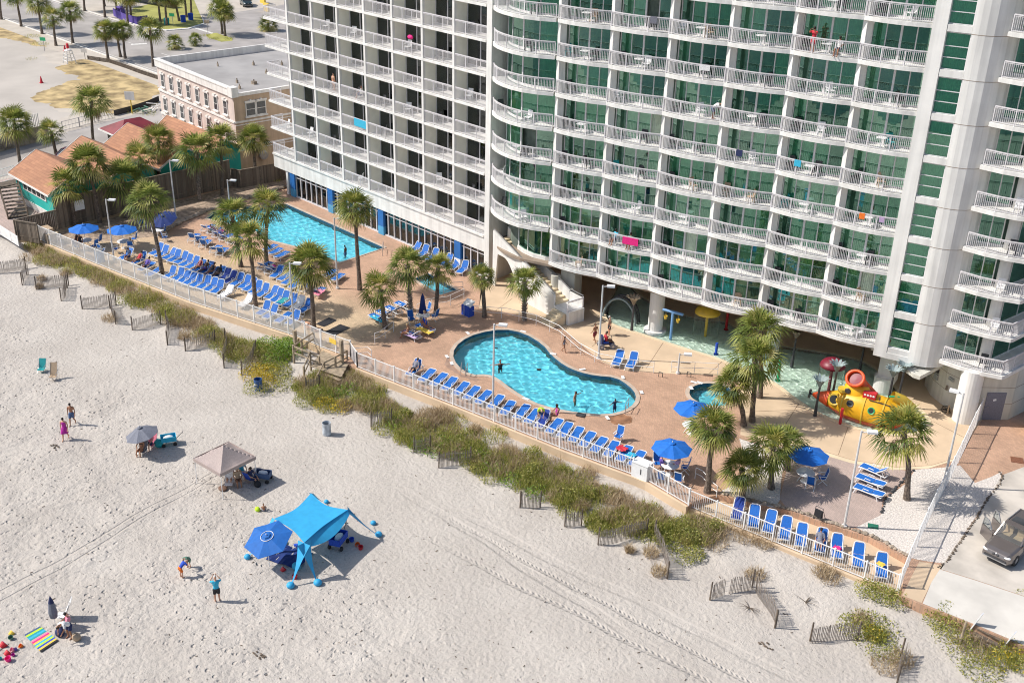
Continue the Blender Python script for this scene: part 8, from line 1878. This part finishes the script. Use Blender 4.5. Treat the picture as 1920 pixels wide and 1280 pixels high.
# dark wooden stair at the first shop
t = thing('wooden_stair', 'dark weathered wooden stair with railings at the end of the first teal shop', 'stairs', (-115.0, 40.6, 0))
st0, st1 = V((-112.0, 40.3, 0)), V((-116.8, 41.6, 1.9)); mb = MB(); hr = MB()
for i in range(9): p = st0.lerp(st1, (i+.5)/9); mb.box(p+V((0, 0, .05)), (.45, 1.9, .06), rz=-.26)
sdn = V((.26, .96, 0))
for s_ in (-1, 1):
    for dz in (.35, .65, .95): hr.bar(st0+sdn*.95*s_+V((0, 0, dz)), st1+sdn*.95*s_+V((0, 0, dz)), .05, .09)
    for i in range(4): p = st0.lerp(st1, i/3)+sdn*.95*s_; hr.box(p+V((0, 0, .45)), (.11, .11, 1.15))
    hr.bar(st0+sdn*.95*s_, st1+sdn*.95*s_, .06, .25)
mb.box((-117.6, 41.9, 1.9), (1.6, 2.2, .1)); mb.build('treads', M['wood_dark'], t, world=True); hr.build('railing', M['wood_dark'], t, world=True)
# walls and fences on the street side
t = thing('block_wall', 'long grey block wall with a pale slatted fence along the top at the left edge', 'wall', (-141, 40, 0)); wa, wb = at(-60, 300, 0), at(92, 260, 0)
MB().bar(wa+V((0, 0, .9)), wb+V((0, 0, .9)), .3, 1.8).build('wall', M['rock'], t, world=True); sl2 = MB(); dW = wb-wa
for i in range(46): p = wa.lerp(wb, i/50); sl2.box(p+V((0, 0, 2.6)), (.12, .1, 1.6))
sl2.build('slats', M['trim'], t, world=True)
def simple_fence(label, pts, h, mk, sp=.2, name='chain_fence', cat='fence', r=.02, mesh_=True):
    t = thing(name, label, cat, (pts[0].x, pts[0].y, 0)); mb = MB()
    for a, b in zip(pts[:-1], pts[1:]):
        a = V((a.x, a.y, 0)); b = V((b.x, b.y, 0)); L = (b-a).length
        for zz in (h, h*.5, .08): mb.bar(a+V((0, 0, zz)), b+V((0, 0, zz)), .05, .05)
        if mesh_:
            for i in range(int(L/sp)+1): p = a.lerp(b, min(1, i*sp/L)); mb.box(p+V((0, 0, h/2)), (r, r, h))
        for i in range(int(L/2.5)+1): p = a.lerp(b, min(1, i*2.5/L)); mb.box(p+V((0, 0, h/2)), (.09, .09, h+.05))
    mb.build('panel', M[mk], t, world=True); return t
simple_fence('white picket fence at the left edge in front of the dark cars', P2([(-60, 360), (0, 344), (30, 335)]), 1.5, 'rail2', .18, 'picket_fence')
simple_fence('low white panel fence at the left edge between the beach and the shop forecourt', [at(-40, 420).to_2d(), at(2, 440).to_2d(), at(36, 462).to_2d()], 1.0, 'rail2', .06, 'low_white_fence', r=.05)
simple_fence('temporary metal barrier fence along the edge of the sandy lot', P2([(118, 246), (150, 238), (185, 228), (215, 222)]), 1.2, 'metal', .5, 'barrier_fence')
simple_fence('black silt fence curving around the near edge of the dry grass patch', P2([(215, 217), (250, 208), (280, 198), (298, 190)]), .7, 'black', .12, 'silt_fence', r=.08)
simple_fence('dark silt fence along the boulevard side of the dry grass patch', P2([(165, 112), (205, 118), (235, 128), (262, 138), (298, 150)]), .6, 'wood_dark', .15, 'silt_fence', r=.07)
simple_fence('purple banner fence at the corner of the lawn', P2([(214, 30), (232, 40), (258, 47), (278, 44)]), 1.4, 'purple', .12, 'banner_fence', r=.14)
t = thing('purple_stand', 'purple and white display stand at the corner of the lawn', 'stand', at(228, 26)); MB().box((0, 0, 1.2), (1.6, 1.2, .2)).box((-.6, 0, .6), (.2, .8, 1.2)).box((.6, 0, .6), (.2, .8, 1.2)).build('frame', M['purple'], t); MB().ell((0, 0, 1.9), (.7, .5, .7), 10, 7).build('display', M['whitecloth'], t)
t = thing('blue_awning', 'long low dark blue awning at the top edge behind the lawn', 'awning', at(275, 8)); MB().box((0, 0, 1.6), (14, 1.6, .6), rz=.2).build('canopy', M['navy_canvas'], t); MB().box((0, 1.0, .8), (14, .5, 1.4), rz=.2).build('counter', M['greycloth'], t)
for i, (x, y, m_) in enumerate([(344, 42, 'royal'), (358, 38, 'royal'), (313, 47, 'tealcloth')]):
    p = at(x, y); t = thing('blue_trash_can', ['blue trash can under the lawn palms, left one', 'blue trash can under the lawn palms, right one', 'blue-green trash can at a palm foot on the lawn'][i], 'trash can', p); MB().lathe([(0, 0), (.45, 0), (.5, 1.2), (.4, 1.25), (0, 1.25)], 14).build('drum', M[m_], t)
t = thing('lifeguard_chair', 'white lattice lifeguard chair with a red flag beside the sandy lot', 'lifeguard chair', at(131, 119)); lg_ = MB()
for a in ((-1, -1), (1, -1), (1, 1), (-1, 1)): lg_.bar((a[0]*.8, a[1]*.7, 0), (a[0]*.45, a[1]*.4, 2.0), .09, .09)
for z, k in ((.5, .7), (1.0, .6), (1.5, .52), (2.0, .46)): lg_.bar((-k, -k, z), (k, -k, z), .07, .07).bar((-k, k, z), (k, k, z), .07, .07).bar((-k, -k, z), (-k, k, z), .07, .07).bar((k, -k, z), (k, k, z), .07, .07)
lg_.box((0, 0, 2.05), (.95, .85, .06)).build('frame', M['rail2'], t); MB().tube([(0, 0, 2.0), (0, 0, 3.2)], .03, 6).box((0, 0, 2.7), (.35, .3, .7)).build('flag', M['redcloth'], t)
for i, (x, y) in enumerate([(78, 156), (122, 96)]): p = at(x, y); t = thing('traffic_cone', ['red traffic cone standing on the sandy lot', 'red traffic cone by the lifeguard chair'][i], 'cone', p); MB().lathe([(.22, .05), (.06, .95), (0, 1.0)], 12).build('cone', M['redcloth'], t); MB().box((0, 0, .03), (.5, .5, .05)).build('base', M['redcloth'], t)
for i, (b, tp, lab) in enumerate([((84, 96), (82, 70), 'small green street sign at the dry verge'), ((160, 112), (158, 92), 'blank sign on a post at the boulevard edge of the dry patch'), ((325, 50), (325, 25), 'green street sign on a pole on the lawn'), ((390, 62), (388, 38), 'brown double sign at the end of the lawn kerb')]):
    p = at(*b); h = up(*b, *tp); t = thing('street_sign', lab, 'sign', p); MB().tube([(0, 0, 0), (0, 0, h)], .05, 6).build('post', M['metal'], t); MB().box((0, -.07, h-.3), (1.0, .04, .55), rz=.6).build('sign_plate', M['green' if 'green' in lab else 'trim' if 'blank' in lab else 'rock'], t)
p = at(248, 213); t = thing('basketball_board', 'white square board on a yellow post at the lot edge', 'sign', p); MB().tube([(0, 0, 0), (0, 0, 2.6)], .08, 8).build('post', M['gold'], t); MB().box((0, -.1, 2.4), (1.3, .06, 1.1), rz=.7).build('board', M['trim'], t)
for i, (x, y) in enumerate([(265, 209), (290, 205)]): p = at(x, y); t = thing('debris_pile', ['green netting heap at the lot edge by the pink building', 'heap of white planks at the corner of the pink building'][i], 'debris'); t.location = p; mb = MB(); [mb.box((rnd.uniform(-1, 1), rnd.uniform(-.6, .6), .15+.12*j), (rnd.uniform(.8, 1.8), .15, .08), rz=rnd.uniform(0, 3)) for j in range(6)]; mb.build('pieces', M['greencloth' if i == 0 else 'trim'], t)
for i, (x, y) in enumerate([(500, 22), (493, 6)]): p = at(x, y); t = thing('yellow_post', ['yellow post at the top edge beside the hotel', 'yellow barrier at the top edge beside the dark green car'][i], 'bollard'); t.location = p; MB().box((0, 0, .8), (1.6, .4, 1.6)).build('post', M['yellowcloth'], t)
t = thing('equipment_enclosure', 'tan equipment enclosure with a dark grille at the right edge', 'enclosure', (-22.6, 75.6, 0), .35); MB().box((0, 0, .9), (2.6, 1.8, 1.8)).build('body', M['tan_edge'], t); MB().box((0, -.92, .8), (2.2, .04, 1.3)).build('grille', M['dark_metal'], t); MB().box((0, 0, 1.9), (2.4, 1.6, .2)).build('top_unit', M['wood_dark'], t)
t = thing('hose_reel', 'tangled garden hose on a small stand at the curved service wall', 'hose', (-29.0, 73.4, 0)); MB().tube([(.35*math.cos(a*.5)*(1-a*.01), .35*math.sin(a*.5)*(1-a*.01), .03+.012*a) for a in range(40)], .03, 5).build('hose', M['black'], t); MB().bar((.3, -.3, 0), (.3, -.3, .8), .08, .08).build('stand', M['tan'], t)
